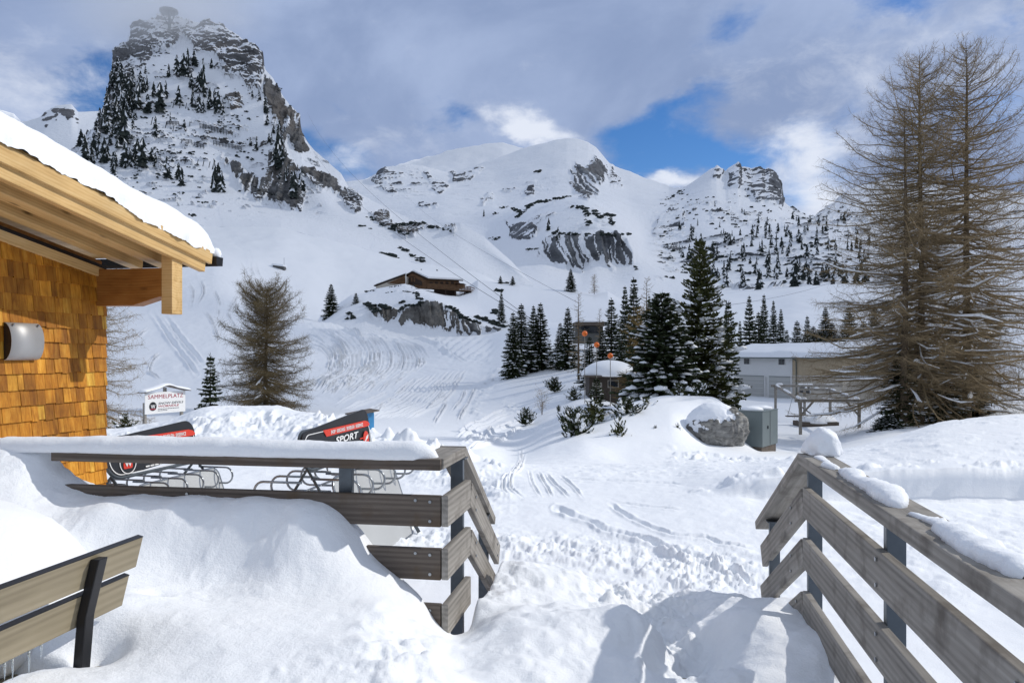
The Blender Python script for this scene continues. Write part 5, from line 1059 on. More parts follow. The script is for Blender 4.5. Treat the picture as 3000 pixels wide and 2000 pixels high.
def small_larch(ms, px, top, Y, lab, base=None, mat=None, sx=1.0):
    g_ = gpt(px, Y) if base is None else W(px, base, Y); H = EYE - (top - HZ) / F * Y - g_.z + .2; e = larch('larch_tree', g_ - Vector((0, 0, .2)), ms, lab, 'small bare larches', mat, H / 9, px); e.scale.x *= sx; e.scale.y *= sx
small_larch(sm1, 1695, 861, 72, 'thin wispy bare larch left of the concrete shelter')
small_larch(sm2, 1741, 806, 268, 'round bare larch on the ridge right of the lone spruce', base=860)
small_larch(sm1, 1895, 815, 105, 'pale bare larch peeking over the tree group')
small_larch(sm1, 1757, 905, 96, 'faint bare larch behind the concrete shelter')
small_larch(gl, 1878, 905, 62, 'golden-brown larch between the dark conifers', mat=M_TWIG2)
small_larch(gl, 1835, 1090, 46, 'low tawny larch bush beside the little round-roofed cabin', mat=None, sx=1.9)

# --- far trees as single light meshes
def far_tree(H, Rr, seed, mat2=True):
    g = np.random.default_rng(seed); V, Fq, mi = [], [], []; n = 9
    for t in range(n):
        f = t / n; z0 = H * (f + .02); z1 = min(H, z0 + H * .24); r = Rr * (1 - f) ** .8 * g.uniform(.8, 1.15); k = 11; a0 = g.uniform(0, 6)
        c = len(V); V.append((g.normal(0, .02) * H, g.normal(0, .02) * H, z1))
        for j in range(k): a = a0 + 6.283 * j / k; rr_ = r * (1.15 if j % 2 else .55) * g.uniform(.75, 1.2); V.append((math.cos(a) * rr_, math.sin(a) * rr_, z0 + g.uniform(-.03, .05) * H))
        for j in range(k):
            Fq.append((c, c + 1 + j, c + 1 + (j + 1) % k)); mi.append(1 if g.random() < .2 else 0)
    return mesh_np('far_spruce', V, np.array(Fq), False, None, mi)
FAR = [far_tree(10, r, 300 + i) for i, r in enumerate((2.0, 2.3, 1.7, 2.6, 1.5))]
for me in FAR: me.materials.append(M_FAR); me.materials.append(M_SNOWF)
FARQ = []
def far_place(p, H, label, group, i): FARQ.append((H / p.length, p.copy(), H, label, group, i, random.uniform(.85, 1.2), random.uniform(.85, 1.2), random.uniform(0, 6)))
def far_build(p, H, label, group, i, sx_, sy_, rz_):
    o = bpy.data.objects.new('spruce_tree', FAR[i % len(FAR)]); COL.objects.link(o); o.location = p - Vector((0, 0, H * .05)); s = H / 10; o.scale = (s * sx_, s * sy_, s); o.rotation_euler = (0, 0, rz_); return tag(o, label, 'tree', group)
LPT = [(1170,355,490),(1215,340,500),(1245,310,430),(1280,330,440),(1325,370,600),(1300,470,610),(1385,380,450),(1105,415,510),(950,430,480),(880,420,500),(850,480,640),(800,560,700),(905,540,720),(965,610,745),(960,490,600),(1005,530,640),(1045,520,740),(1085,520,640),(1170,555,690),(1265,540,700),(1300,600,730),(1375,570,700),(1405,580,720),(1430,590,740),(1460,640,770),(1330,650,740),(820,600,720),(760,620,760),(720,630,780),(690,690,850),(740,760,860),(820,720,950),(850,800,920),(790,800,900),(665,760,840),(640,780,860),(530,840,960),(560,880,1000),(620,870,1000),(650,930,1040),(680,890,1070),(600,960,1060),(740,1030,1140),(820,930,1100),(850,960,1100),(900,900,1080),(945,885,1095),(1020,760,850),(1030,830,900),(1115,730,810),(1020,1000,1100),(1100,1020,1170),(1195,1090,1220),(1170,1060,1180),(1405,1030,1260),(1450,1110,1260),(1430,1060,1200),(1680,890,990),(1770,870,930),(1650,560,650),(1740,620,720),(1700,600,660),(1830,830,1100),(1850,950,1080),(1880,1080,1200),(1940,1110,1300),(1980,1100,1250),(1860,870,950),(1640,900,960),(780,540,640),(830,510,620),(770,700,800),(800,650,760),(700,760,880),(780,860,980),(860,640,730),(880,600,690),(1240,430,520),(1260,480,580),(1200,420,480),(1340,560,640),(1370,640,720),(1280,650,720),(1210,780,840),(1245,790,830),(890,730,790),(580,900,1040),(610,1000,1080),(700,950,1060),(760,1060,1150),(870,1000,1100),(990,960,1060),(1060,560,680),(920,460,540),(1800,960,1080),(1830,1000,1120)]
lr_ = random.Random(12)
for _ in range(46):
    f_ = lr_.random(); x_ = 560 + 380 * lr_.random(); y_ = 560 + 560 * f_
    if x_ < 760 - 200 * f_: x_ += 150
    LPT.append((x_, y_ - lr_.uniform(55, 110), y_))
for _ in range(30): y_ = lr_.uniform(440, 800); x_ = lr_.uniform(730, 900) - (y_ - 440) * .18; LPT.append((x_, y_ - lr_.uniform(60, 110), y_))
for _ in range(18): y_ = lr_.uniform(620, 1250); x_ = 1700 + (y_ - 560) * .30 + lr_.uniform(-40, 60); LPT.append((x_, y_ - lr_.uniform(45, 90), y_))
for i, (x, t_, b_) in enumerate(LPT):
    p = LP.at(x / 2.24, b_ / 2.24); H = (b_ - t_) / 2.24 / F * p.y
    far_place(p, H, 'small snow-dusted spruce on the wooded flank of the left rocky peak', 'spruces on the left rocky peak', i)
hr = random.Random(5)
HT = [(395, 1290, 1390), (425, 1350, 1420), (270, 1210, 1290), (920, 1380, 1480), (945, 1395, 1480), (580, 1085, 1120), (600, 1095, 1130), (415, 1040, 1080), (900, 1110, 1160), (935, 1130, 1190), (930, 1150, 1210), (1060, 1150, 1190), (1045, 1200, 1250), (990, 1190, 1230), (970, 1200, 1250), (1100, 1150, 1180), (570, 1215, 1260), (520, 1225, 1265), (495, 1240, 1280), (655, 1240, 1290), (790, 1320, 1380), (860, 1330, 1390), (750, 1340, 1400), (750, 1430, 1500), (680, 1300, 1350), (590, 1310, 1370), (635, 1390, 1440), (850, 1190, 1240), (575, 1440, 1490), (510, 1360, 1430), (400, 1330, 1400), (210, 1320, 1400), (1000, 1150, 1200), (860, 1220, 1270), (465, 1220, 1270), (730, 1240, 1280), (755, 1240, 1275)]
for i, (x, t_, b_) in enumerate(HT):
    p = MID.at(1900 + x / 2.138, 100 + b_ / 2.138); far_place(p, (b_ - t_) / 2.138 / F * p.y, 'small dark conifer scattered on the snowy hillside below the right crag', 'conifers on the right hillside', i)
for i in range(125):
    px = 1990 + 560 * hr.random() ** .9; py = 640 + 210 * hr.random() ** .8
    if px < 2080 and py > 760 and px < 1990 + (py - 700) * .6: continue
    p = MID.at(px, py); h = 4.5 + 5 * hr.random() + (py - 640) * .012
    far_place(p, h, 'small dark conifer scattered on the snowy hillside below the right crag', 'conifers on the right hillside', i)
for i, (px, py, h) in enumerate([(1417, 634, 22), (1605, 675, 40), (1638, 706, 45), (1632, 700, 28), (1660, 712, 18), (1790, 660, 24)]):
    p = MID.at(px, py); far_place(p, h / F * p.y, ['lone dark conifer on the open snow left of the knob', 'conifer on the brow above the grooved cliff', 'conifer on the brow above the grooved cliff', 'conifer on the brow above the grooved cliff', 'conifer on the brow above the grooved cliff', 'slim conifer on the right edge of the knob'][i], 'conifers on the middle mountain', i)
FARQ.sort(key=lambda q: -q[0])
for q in FARQ[:238]: far_build(*q[1:])
Vf, Ff, mf, cf = [], [], [], 0          # the smallest ones beyond the count, as one wood
for _, p, H, lab, grp, i, a_, b_, rz_ in FARQ[238:]:
    me = FAR[i % len(FAR)]; v = np.zeros(len(me.vertices) * 3); me.vertices.foreach_get('co', v); v = v.reshape(-1, 3) * (H / 10) * [a_, b_, 1]; c_, s_ = math.cos(rz_), math.sin(rz_)
    Vf.append(np.stack([v[:, 0] * c_ - v[:, 1] * s_, v[:, 0] * s_ + v[:, 1] * c_, v[:, 2]], 1) + np.array(p - Vector((0, 0, H * .05)))); Ff.append(np.array([f.vertices[:] for f in me.polygons]) + cf); mf += [f.material_index for f in me.polygons]; cf += len(v)
tag(put('far_wood', mesh_np('far_wood', np.concatenate(Vf), np.concatenate(Ff), False, None, mf), [M_FAR, M_SNOWF]), 'smallest far conifers of the snowy mountainsides, too small to tell apart', 'wood', None, 'stuff')
# --- dwarf pine patches nobody could count: one mesh per mountainside
def scrub(name, spots, lab):
    V, Fq, mi, c = [], [], [], 0; g = np.random.default_rng(9); iv, if_ = ICO1
    for p, r in spots:
        for q in range(3):
            o = np.array([p.x + g.normal(0, r * .8), p.y + g.normal(0, r * .5), p.z + r * .25 + g.normal(0, r * .15)]); s = r * g.uniform(.45, .9); w = iv * (1 + g.uniform(-.45, .45, (len(iv), 1))) * [s * 1.3, s, s * .75]; V.append(o + w); Fq.append(if_ + c); c += len(iv)
            nz = iv[if_].mean(1)[:, 2]; mi += [1 if (z_ > .75 and g.random() < .5) else 0 for z_ in nz]
    me = mesh_np(name, np.concatenate(V), np.concatenate(Fq), False, None, mi); o = put(name, me, [M_FAR, M_SNOWF]); return tag(o, lab, 'bushes', None, 'stuff')
sp = []
def line_spots(surf, pts, n, r, jit=3):
    P = smoothline(pts, 10)
    for i in range(n):
        q = P[hr.randrange(len(P))]; sp.append((surf.at(q[0] + hr.gauss(0, jit), q[1] + hr.gauss(0, jit * .5)), r * hr.uniform(.5, 1.3)))
for l, n in [([(150, 740), (320, 830), (430, 870)], 26), ([(340, 820), (440, 800), (540, 800)], 34), ([(560, 810), (640, 830), (740, 850)], 14), ([(350, 930), (420, 980), (490, 1020), (535, 1045)], 20), ([(240, 1050), (360, 1080)], 9), ([(280, 1110), (350, 1140)], 14), ([(130, 810), (190, 830)], 4)]: line_spots(LP, zz(l, 1000, 300), n, 1.1, 3)
for x, y in [(1050,1160),(1150,1010),(1240,1010),(1250,1000),(1110,960),(1130,1010),(1000,980),(1180,1270),(1250,1160),(880,1170),(1060,1010),(1350,1330),(960,780),(1330,740),(1280,740),(1220,700),(1460,800),(1500,800),(1560,800),(1560,850),(1480,840),(1550,1030),(1640,1050),(1610,1000),(1750,1020),(1640,1040),(1050,900),(1180,1000),(1000,1050),(910,1130),(1240,1420),(1300,1300)]: 
    for _ in range(3): sp.append((LP.at(x / 2.24 + hr.gauss(0, 6), y / 2.24 + hr.gauss(0, 3)), hr.uniform(.5, 1.2)))
for x0, y0, x1, y1, n in [(700, 600, 1250, 1000, 90), (1000, 330, 1150, 380, 10), (1400, 560, 1700, 800, 40), (900, 420, 1100, 560, 14), (840, 800, 1500, 1250, 70), (1550, 400, 1950, 1300, 40)]:
    for _ in range(n): sp.append((LP.at((x0 + (x1 - x0) * hr.random()) / 2.24, (y0 + (y1 - y0) * hr.random()) / 2.24), hr.uniform(.35, 1.0)))
scrub('dwarf_pine', sp, 'dark dwarf pine and snow-caught scrub scattered over the left peak and its shoulder'); sp = []
for l, n, r in [([(1000, 740), (1080, 690), (1180, 720), (1260, 670)], 26, 1.6), ([(1180, 730), (1280, 660), (1350, 650), (1480, 620)], 50, 1.8), ([(1150, 760), (1180, 740)], 8, 1.6), ([(1510, 690), (1600, 700), (1620, 810)], 30, 1.5), ([(1640, 690), (1690, 760), (1740, 740), (1770, 800)], 40, 1.6), ([(920, 890), (1030, 890), (1000, 910)], 14, 1.2), ([(1260, 460), (1300, 460)], 6, 2.2), ([(1400, 850), (1440, 870)], 8, 1.5), ([(1490, 870), (1880, 870)], 30, 1.2), ([(1930, 1080), (1935, 1120)], 6, 1.0), ([(1220, 970), (1290, 960)], 8, 1.0), ([(2140, 640), (2200, 600), (2240, 580)], 16, 1.7)]: line_spots(MID, zz(l, 1000, 300), n, r, 2.5)
for _ in range(520):
    px = 1935 + 560 * hr.random(); py = 565 + 270 * hr.random()
    if fbm(px / 40, py / 22, 3, 3, 77) > -.05: sp.append((MID.at(px, py), hr.uniform(.5, 1.7)))
scrub('dwarf_pine', sp, 'dark dwarf pine specks scattered over the middle mountain and the right hillside'); sp = []
for l, n, r in [([(330, 850), (420, 920), (470, 960)], 26, .55), ([(450, 880), (560, 890), (600, 920)], 26, .5), ([(760, 960), (860, 880), (1000, 880), (1060, 840)], 30, .45), ([(1380, 890), (1480, 930), (1560, 1020), (1700, 1080), (1800, 1110)], 50, .5), ([(1760, 1040), (1860, 1060), (2000, 1110), (2120, 1160)], 44, .6), ([(980, 700), (1000, 770), (1050, 800)], 12, .5), ([(760, 850), (800, 830)], 5, .5), ([(40, 1060), (170, 1040), (100, 980)], 16, .5), ([(1950, 930), (2030, 990)], 8, .7), ([(350, 690), (420, 680)], 6, .5), ([(2090, 570), (2200, 590)], 6, .6), ([(2030, 680), (2080, 700)], 6, .7), ([(900, 620), (980, 620)], 4, .3), ([(600, 650), (760, 620)], 5, .25), ([(580, 710), (660, 700)], 4, .25), ([(740, 710), (830, 700)], 4, .25)]: line_spots(HK, z6(l), n, r, 1.2)
scrub('dwarf_pine', sp, 'dwarf pine scrub along the grey cliff below the mountain hut')
# ------------------------------------------------------------------ flat colours for boards
M_WHITEP = plain('white_panel', (.78, .78, .77), .4, 0, .04, 5)
M_BLKP = plain('black_panel', (.018, .019, .022), .35, 0, .2, 4)
M_RED = plain('red_print', (.62, .045, .022), .4, 0, .06, 5)
M_DRED = plain('dark_red_print', (.36, .03, .05), .4, 0, .06, 5)
M_INK = plain('dark_print', (.035, .035, .05), .4, 0, .1, 5)
M_GREYP = plain('grey_sheet', (.46, .47, .47), .35, .1, .08, 1.2)
M_FRAME = plain('grey_frame', (.10, .115, .125), .4, .5, .15, 6)
M_BLUEP = plain('blue_panel', (.03, .20, .42), .4, 0, .5, 3)
def text_fit(name, body, M, x0, z0, w, h, mat, parent, shear=0.0, bold=0.0, lift=.004):
    cu = bpy.data.curves.new(name, 'FONT'); cu.body = body; cu.size = 1; cu.extrude = .004; cu.shear = shear; cu.offset = bold; cu.resolution_u = 3
    o = bpy.data.objects.new(name, cu); COL.objects.link(o); dg = bpy.context.evaluated_depsgraph_get(); me = bpy.data.meshes.new_from_object(o.evaluated_get(dg)); bpy.data.objects.remove(o); bpy.data.curves.remove(cu)
    co = np.zeros(len(me.vertices) * 3); me.vertices.foreach_get('co', co); co = co.reshape(-1, 3); mn, mx = co.min(0), co.max(0)
    q = np.zeros_like(co); q[:, 0] = x0 + (co[:, 0] - mn[0]) / (mx[0] - mn[0]) * w; q[:, 2] = z0 + (co[:, 1] - mn[1]) / (mx[1] - mn[1]) * h; q[:, 1] = -lift - (co[:, 2] - mn[2]) * .25
    me.vertices.foreach_set('co', q.ravel()); me.update(); return put(name, me, mat, parent, M)
def disc(name, M, x, z, r, mat, parent, lift, r2=None, n=28):
    m = MB(); c = [(math.cos(6.2832 * i / n), math.sin(6.2832 * i / n)) for i in range(n)]
    if r2 is None: m.prism([(x + a * r, -lift, z + b * r) for a, b in c], (0, -.003, 0))
    else: m.add([(x + a * r, -lift - .003, z + b * r) for a, b in c] + [(x + a * r2, -lift - .003, z + b * r2) for a, b in c], [(i, (i + 1) % n, n + (i + 1) % n, n + i) for i in range(n)])
    return m.build(name, mat, parent, M)
def rrect(x0, z0, x1, z1, r, k=7, rs=None):
    rs = rs or (r, r, r, r); P = []
    for (cx, cz, a0), r_ in zip(((x1 - rs[0], z0 + rs[0], -90), (x1 - rs[1], z1 - rs[1], 0), (x0 + rs[2], z1 - rs[2], 90), (x0 + rs[3], z0 + rs[3], 180)), rs):
        for i in range(k + 1): a = R(a0 + 90 * i / k); P.append((cx + r_ * math.cos(a), cz + r_ * math.sin(a)))
    return P
def panel(name, M, poly, y0, th, mat, parent):
    m = MB(); m.prism([(a, y0, b) for a, b in poly], (0, th, 0)); return m.build(name, mat, parent, M)

# ------------------------------------------------------------------ ski racks with advertising boards
def ski_rack(pxn, pbot, Yn, pxf, Yf, hh, label, words):
    a = W(pxn, pbot, Yn); b = W(pxf, pbot, Yf); b.z = a.z; ax = (b - a).normalized(); L = (b - a).length; nrm = Vector((ax.y, -ax.x, 0))   # faces right
    gnd = EYE - 2.2
    e = empty('ski_rack', ((a.x + b.x) / 2, (a.y + b.y) / 2, gnd), label, 'ski rack', 'ski racks behind the left railing')
    tl = math.radians(9); up_ = (Zu * math.cos(tl) - nrm * math.sin(tl)); M = frame(a, ax, -nrm, up_)
    po = rrect(0, 0, L, hh, .2, 8, (.10 * hh / .45, .42 * hh, .32 * hh, .5 * hh)); sg = panel('sign_board', M, po, 0, .02, M_BLKP, e)
    m = MB(); m.tube([M @ Vector((x, .01, z)) for x, z in po], .022, 8, True); m.build('tube_frame', M_FRAME, sg, smooth=True)
    inner = rrect(.035, .03, L - .035, hh - .03, .2, 8, (.08, .38 * hh, .28 * hh, .45 * hh)); n = len(inner); m = MB()
    cx, cz = L / 2, hh / 2; m.add([(x, -.003, z) for x, z in inner] + [(cx + (x - cx) * .985, -.003, cz + (z - cz) * .955) for x, z in inner], [(i, (i + 1) % n, n + (i + 1) % n, n + i) for i in range(n)]); m.build('white_line', M_WHITEP, sg, M)
    panel('red_band', M, [(L * .30, hh * .755), (L * .955, hh * .755), (L * .985, hh * .80), (L * .955, hh * .9), (L * .9, hh * .945), (L * .26, hh * .945)], -.006, .003, M_RED, sg)
    text_fit('lettering', 'SHOP · SKISCHULE · SKIVERLEIH · SKISERVICE', M, L * .36, hh * .795, L * .5, hh * .10, M_WHITEP, sg, 0, .01, .009)
    if words == 0:
        disc('emblem_ring', M, L * .2, hh * .36, hh * .30, M_WHITEP, sg, .006, hh * .275); panel('emblem', M, rrect(L * .155, hh * .2, L * .245, hh * .36, .02), -.006, .003, M_RED, sg); text_fit('emblem_claw', 'W', M, L * .165, hh * .25, L * .07, hh * .14, M_WHITEP, sg, 0, .02, .011)
        text_fit('lettering', 'SPORTS', M, L * .46, hh * .34, L * .13, hh * .075, M_WHITEP, sg, .2, .01); text_fit('lettering', 'SPORT', M, L * .40, hh * .50, L * .42, hh * .18, M_WHITEP, sg, .25, .02)
        m = MB()
        for x in np.arange(.46, .80, .045): m.box((L * x, -.006, hh * .245), L * .036, .003, hh * .045, None)
        m.build('small_print', M_RED, sg, M); m = MB()
        for x in np.arange(.40, .84, .05): m.box((L * x, -.006, hh * .155), L * .041, .003, hh * .04, None)
        m.build('small_print', M_WHITEP, sg, M)
    else:
        text_fit('lettering', 'SPORT', M, L * .42, hh * .49, L * .36, hh * .19, M_WHITEP, sg, .25, .02); panel('red_bars', M, [(L * .80, hh * .42), (L * .87, hh * .42), (L * .87, hh * .46), (L * .80, hh * .46)], -.006, .003, M_RED, sg)
        disc('red_disc', M, L * .90, hh * .40, hh * .23, M_RED, sg, .006); m = MB()
        for k in range(3): m.prism([(L * .872 + k * L * .018, -.010, hh * (.33 + .03 * k)), (L * .887 + k * L * .018, -.010, hh * (.33 + .03 * k)), (L * .915 + k * L * .012, -.010, hh * (.47 + .02 * k)), (L * .902 + k * L * .012, -.010, hh * (.47 + .02 * k))], (0, -.002, 0))
        m.build('emblem', M_WHITEP, sg, M); disc('emblem_ring', M, L * .2, hh * .30, hh * .27, M_WHITEP, sg, .006, hh * .24)
    # hoops on both sides, carried by two long tubes
    zc = a.z - .19
    for sgn in (1, -1):
        for k in range(6):
            c = a + ax * (L * (.02 + .19 * k)); c.z = zc + .02 * sgn
            pts = []
            for i in range(11): t = math.pi * (i / 10) - math.pi / 2; pts.append(c + nrm * sgn * (.46 + .10 * math.cos(t)) + Zu * (.105 * math.sin(t)))
            pts = [c + nrm * sgn * .05 - Zu * .105] + pts + [c + nrm * sgn * .05 + Zu * .105]
            m = MB(); m.tube(pts, .0125, 7); m.build('hoop', M_TUBE, e, smooth=True)
    for sgn in (1, -1):
        m = MB(); q0 = a + nrm * sgn * .30; q1 = b + nrm * sgn * .30; q0.z = q1.z = zc - .115; m.tube([q0 - ax * .1, q1], .014, 7); m.build('long_tube', M_TUBE, e, smooth=True)
    for s in (.03, .97):
        c = a + ax * L * s; m = MB(); m.tube([c + nrm * .62 - Zu * (a.z - gnd - .05), c + Zu * .03, c - nrm * .62 - Zu * (a.z - gnd - .05)], .022, 8); m.build('end_frame', M_FRAME, e, smooth=True)
    # grey lower sheet leaning out on the right side
    y1 = .55; Mx = frame(a - Zu * .09 + nrm * (.24 if words else .30), ax, -(nrm * math.cos(.33) + Zu * math.sin(.33)), (Zu * math.cos(.33) - nrm * math.sin(.33)))
    po = rrect(L * .05, -.95, L * 1.0, .02, .12, 6); sh = panel('lower_sheet', Mx, po, 0, .012, M_GREYP, e); m = MB(); m.tube([Mx @ Vector((x, .006, z)) for x, z in po], .014, 7, True); m.build('sheet_frame', M_TUBE, sh, smooth=True)
    if words:
        p0 = a - ax * .12 - nrm * .25; p0.z = zc - .13; Mb = frame(p0, nrm, ax, Zu); pl = panel('name_plate', Mb, rrect(0, -.07, .40, .07, .02), 0, .012, M_BLKP, e); text_fit('lettering', 'BASECAMP', Mb, .03, -.035, .34, .075, M_WHITEP, pl, .25, .01)
    return e
ski_rack(316, 1408, 8.9, 580, 10.55, .475, 'left ski rack, its black and red board partly behind the chalet wall', 0)
ski_rack(893, 1385, 7.6, 1089, 9.45, .395, 'right ski rack, its black and red board ending in a red disc', 1)

# ------------------------------------------------------------------ meeting-point sign, info board
def board(pl, pr, Yl, Yr, ztop, zbot):
    a = W(pl, 1100, Yl); b = W(pr, 1100, Yr); a.z = b.z = EYE + zbot; ax = (b - a).normalized(); return frame(a, ax, Vector((-ax.y, ax.x, 0)), Zu), (b - a).length, ztop - zbot
M, L, h = board(425, 543, 30, 31.8, -1.52, -2.37)
e = empty('sign', M.translation - Zu * .6, 'white meeting-point sign with little snowy roof on two wooden posts by the snow bank', 'sign')
pn = panel('sign_board', M, [(0, 0), (L, 0), (L, h), (0, h)], 0, .03, M_WHITEP, e)
text_fit('lettering', 'SAMMELPLATZ', M, L * .07, h * .70, L * .87, h * .185, M_DRED, pn, 0, .0); disc('emblem', M, L * .185, h * .35, h * .205, M_BLKP, pn, .006)
text_fit('emblem_claw', 'W', M, L * .13, h * .25, L * .11, h * .18, M_WHITEP, pn, 0, .02, .011); panel('emblem_base', M, [(L * .115, h * .2), (L * .255, h * .2), (L * .245, h * .245), (L * .125, h * .245)], -.011, .003, M_DRED, pn)
text_fit('lettering', 'SNOW DEVILS', M, L * .315, h * .42, L * .63, h * .10, M_INK, pn, .2, .01); text_fit('lettering', 'WORNDLE', M, L * .315, h * .285, L * .52, h * .10, M_DRED, pn, .2, .01)
m = MB()
for x in np.arange(.33, .85, .06): m.box((L * x, -.006, h * .205), L * .05, .003, h * .022, None)
for x in np.arange(.33, .56, .06): m.box((L * x, -.006, h * .135), L * .05, .003, h * .022, None)
m.build('small_print', M_INK, pn, M)
for x in (.02, .93):
    m = MB(); m.box((L * x + .02, .09, -.3), .10, .10, 2 * h * .0 + 1.5, None); m.build('post', M_GREYWOOD, e, M)
m = MB(); zt = h + .05
for sg in (0, 1):
    x0, x1 = (-.14, L * .5) if sg == 0 else (L * .5, L + .14); z0, z1 = (zt - .06, zt + .19) if sg == 0 else (zt + .19, zt - .06)
    m.prism([(x0, -.18, z0), (x1, -.18, z1), (x1, -.18, z1 + .03), (x0, -.18, z0 + .03)], (0, .42, 0))
m.build('roof', M_DARKWOOD, e, M); m = MB(); m.box((L * .5, .05, h + .08), .14, .05, .16, None); m.build('roof_support', M_GREYWOOD, e, M)
o = snow_roll('snow', [tuple(M @ Vector(p)) for p in ((-.16, .02, zt - .03), (L * .25, .02, zt + .095), (L * .5, .02, zt + .22), (L * .75, .02, zt + .095), (L + .16, .02, zt - .03))], .44, .085, M_SNOWF, e, .01, 6, 11, 21, .2, .05)
M, L, h = board(1050, 1096, 21.5, 22, -1.68, -2.3)
e = empty('info_board', M.translation - Zu * .2, 'small blue info board under a dark sloping roof, half sunk behind the snow bank', 'info board')
pn = panel('panel', M, [(0, 0), (L, 0), (L, h), (0, h)], 0, .04, M_BLUEP, e); panel('print', M, [(L * .3, h * .5), (L * .6, h * .5), (L * .6, h * .85), (L * .3, h * .85)], -.006, .003, M_WHITEP, pn)
m = MB(); m.prism([(-.30, -.16, h - .03), (L + .05, -.16, h + .05), (L + .05, .22, h + .08), (-.30, .22, h)], (0, 0, .03)); m.build('roof', M_DARKWOOD, e, M)
for x in (.02, L - .02):
    m = MB(); m.box((x, .06, h * .1), .06, .06, h * 2, None); m.build('post', M_BLACK, e, M)

# ------------------------------------------------------------------ grey cabinet, boulder, bushes
M_CABL = plain('cabinet_paint', (.135, .165, .17), .5, .1, .08, 2)
nc = W(2234, 1316, 31); la, lb = Vector((-.80, .60, 0)), Vector((.75, .66, 0)); lb = Vector((.6, .8, 0)); HC = 1.5
e = empty('switch_cabinet', nc - Zu * .1, 'tall grey metal switch cabinet with two snow pads on top, right of the boulder', 'cabinet')
def cab(m, a0, a1, b0, b1, z0, z1): m.prism([nc + la * a0 + lb * b0 + Zu * z0, nc + la * a1 + lb * b0 + Zu * z0, nc + la * a1 + lb * b1 + Zu * z0, nc + la * a0 + lb * b1 + Zu * z0], Zu * (z1 - z0))
m = MB(); cab(m, 0, 1.16, 0, 1.9, .08, HC); bd = m.build('body', M_CABL, e, bevel=.012)
m = MB(); cab(m, -.012, 1.172, .90, .915, .12, HC - .03); m.build('door_seam', M_INK, bd)
m = MB(); cab(m, -.015, 1.175, -.015, .93, HC, HC + .03); m.build('lid', M_CABL, e); m = MB(); cab(m, -.015, 1.175, .94, 1.915, HC, HC + .03); m.build('lid', M_CABL, e)
m = MB(); cab(m, .05, 1.1, .05, 1.8, -.25, .08); m.build('plinth', M_DARKWOOD, e)
m = MB(); m.box(nc + lb * .60 + Zu * .85 - la * .02, .03, .05, .12); m.build('handle', M_BLACK, e)
for q, (aa, bb, rx) in enumerate(((.58, .46, .46), (.6, 1.4, .56))):
    p = nc + la * aa + lb * bb + Zu * (HC + .03); o = put('snow_pad', blob_mesh('snow_pad', p[:], rx, .38, .17, 31 + q, .1, 1.3, .1, 2), M_SNOWF); tag(o, ['smaller snow pad on the near half of the grey cabinet', 'larger snow pad on the rear half of the grey cabinet'][q], 'snow', 'snow pads on the grey cabinet')
V, Fq = ICO4; V2, F2 = None, None
bm = bmesh.new(); bmesh.ops.create_icosphere(bm, subdivisions=6, radius=1); bm.verts.ensure_lookup_table()
V = np.array([v.co[:] for v in bm.verts]); Fq = np.array([[v.index for v in f.verts] for f in bm.faces]); bm.free()
d = fbm(V[:, 0] * 1.5, V[:, 1] * 1.5, V[:, 2] * 1.0, 5, 401, .5, ridged=True) * .25 + fbm(V[:, 0] * 5, V[:, 1] * 5, V[:, 2] * 1.6, 4, 402, .55, ridged=True) * .07
nz = V[:, 2] * .85 + fbm(V[:, 0] * 2.2, V[:, 1] * 2.2, V[:, 2] * 2.2, 4, 403) * .6 - V[:, 0] * .28 + V[:, 1] * .3 + fbm(V[:, 0] * 6, V[:, 1] * 6, V[:, 2] * 2, 3, 404) * .25 + .05; B = V * (1 + d * (1 - .85 * sst(nz, .15, .35)))[:, None]; bc = W(2094, 1256, 30.6)
B = B * [1.15, .95, 1.0] + np.array([bc.x, bc.y, bc.z]); rk = 1 - sst(nz, .20, .34)
sn_ = sst(nz, .24, .5); B[:, 2] += sn_ * .05
o = put('boulder', mesh_np('boulder', B, Fq, True, {'rock': rk, 'groove': .5 + .45 * fbm(V[:, 0] * 4.5 + V[:, 2] * .8, V[:, 1] * 4.5, V[:, 2] * .9, 4, 405, .55, ridged=True)}), mountain_mat('rock_boulder', 2.2, (.27, .265, .255), (.30, .27, .22))); tag(o, 'grey cracked boulder under a cap of snow, left of the grey cabinet', 'boulder')
BUSH = Kind(1.25, 1.15, 501, M_NEEDLE, nwh=9, per=8, card=.17, snow=.75, dens=1.2, bottom=.03, prof=.5, ragged=.45, droop=-.25, tuft=True)
BUSH2 = Kind(1.25, 1.15, 502, M_NEEDLE2, nwh=8, per=7, card=.17, snow=.95, dens=1.0, bottom=.03, prof=.45, ragged=.5, droop=-.1, tuft=True)
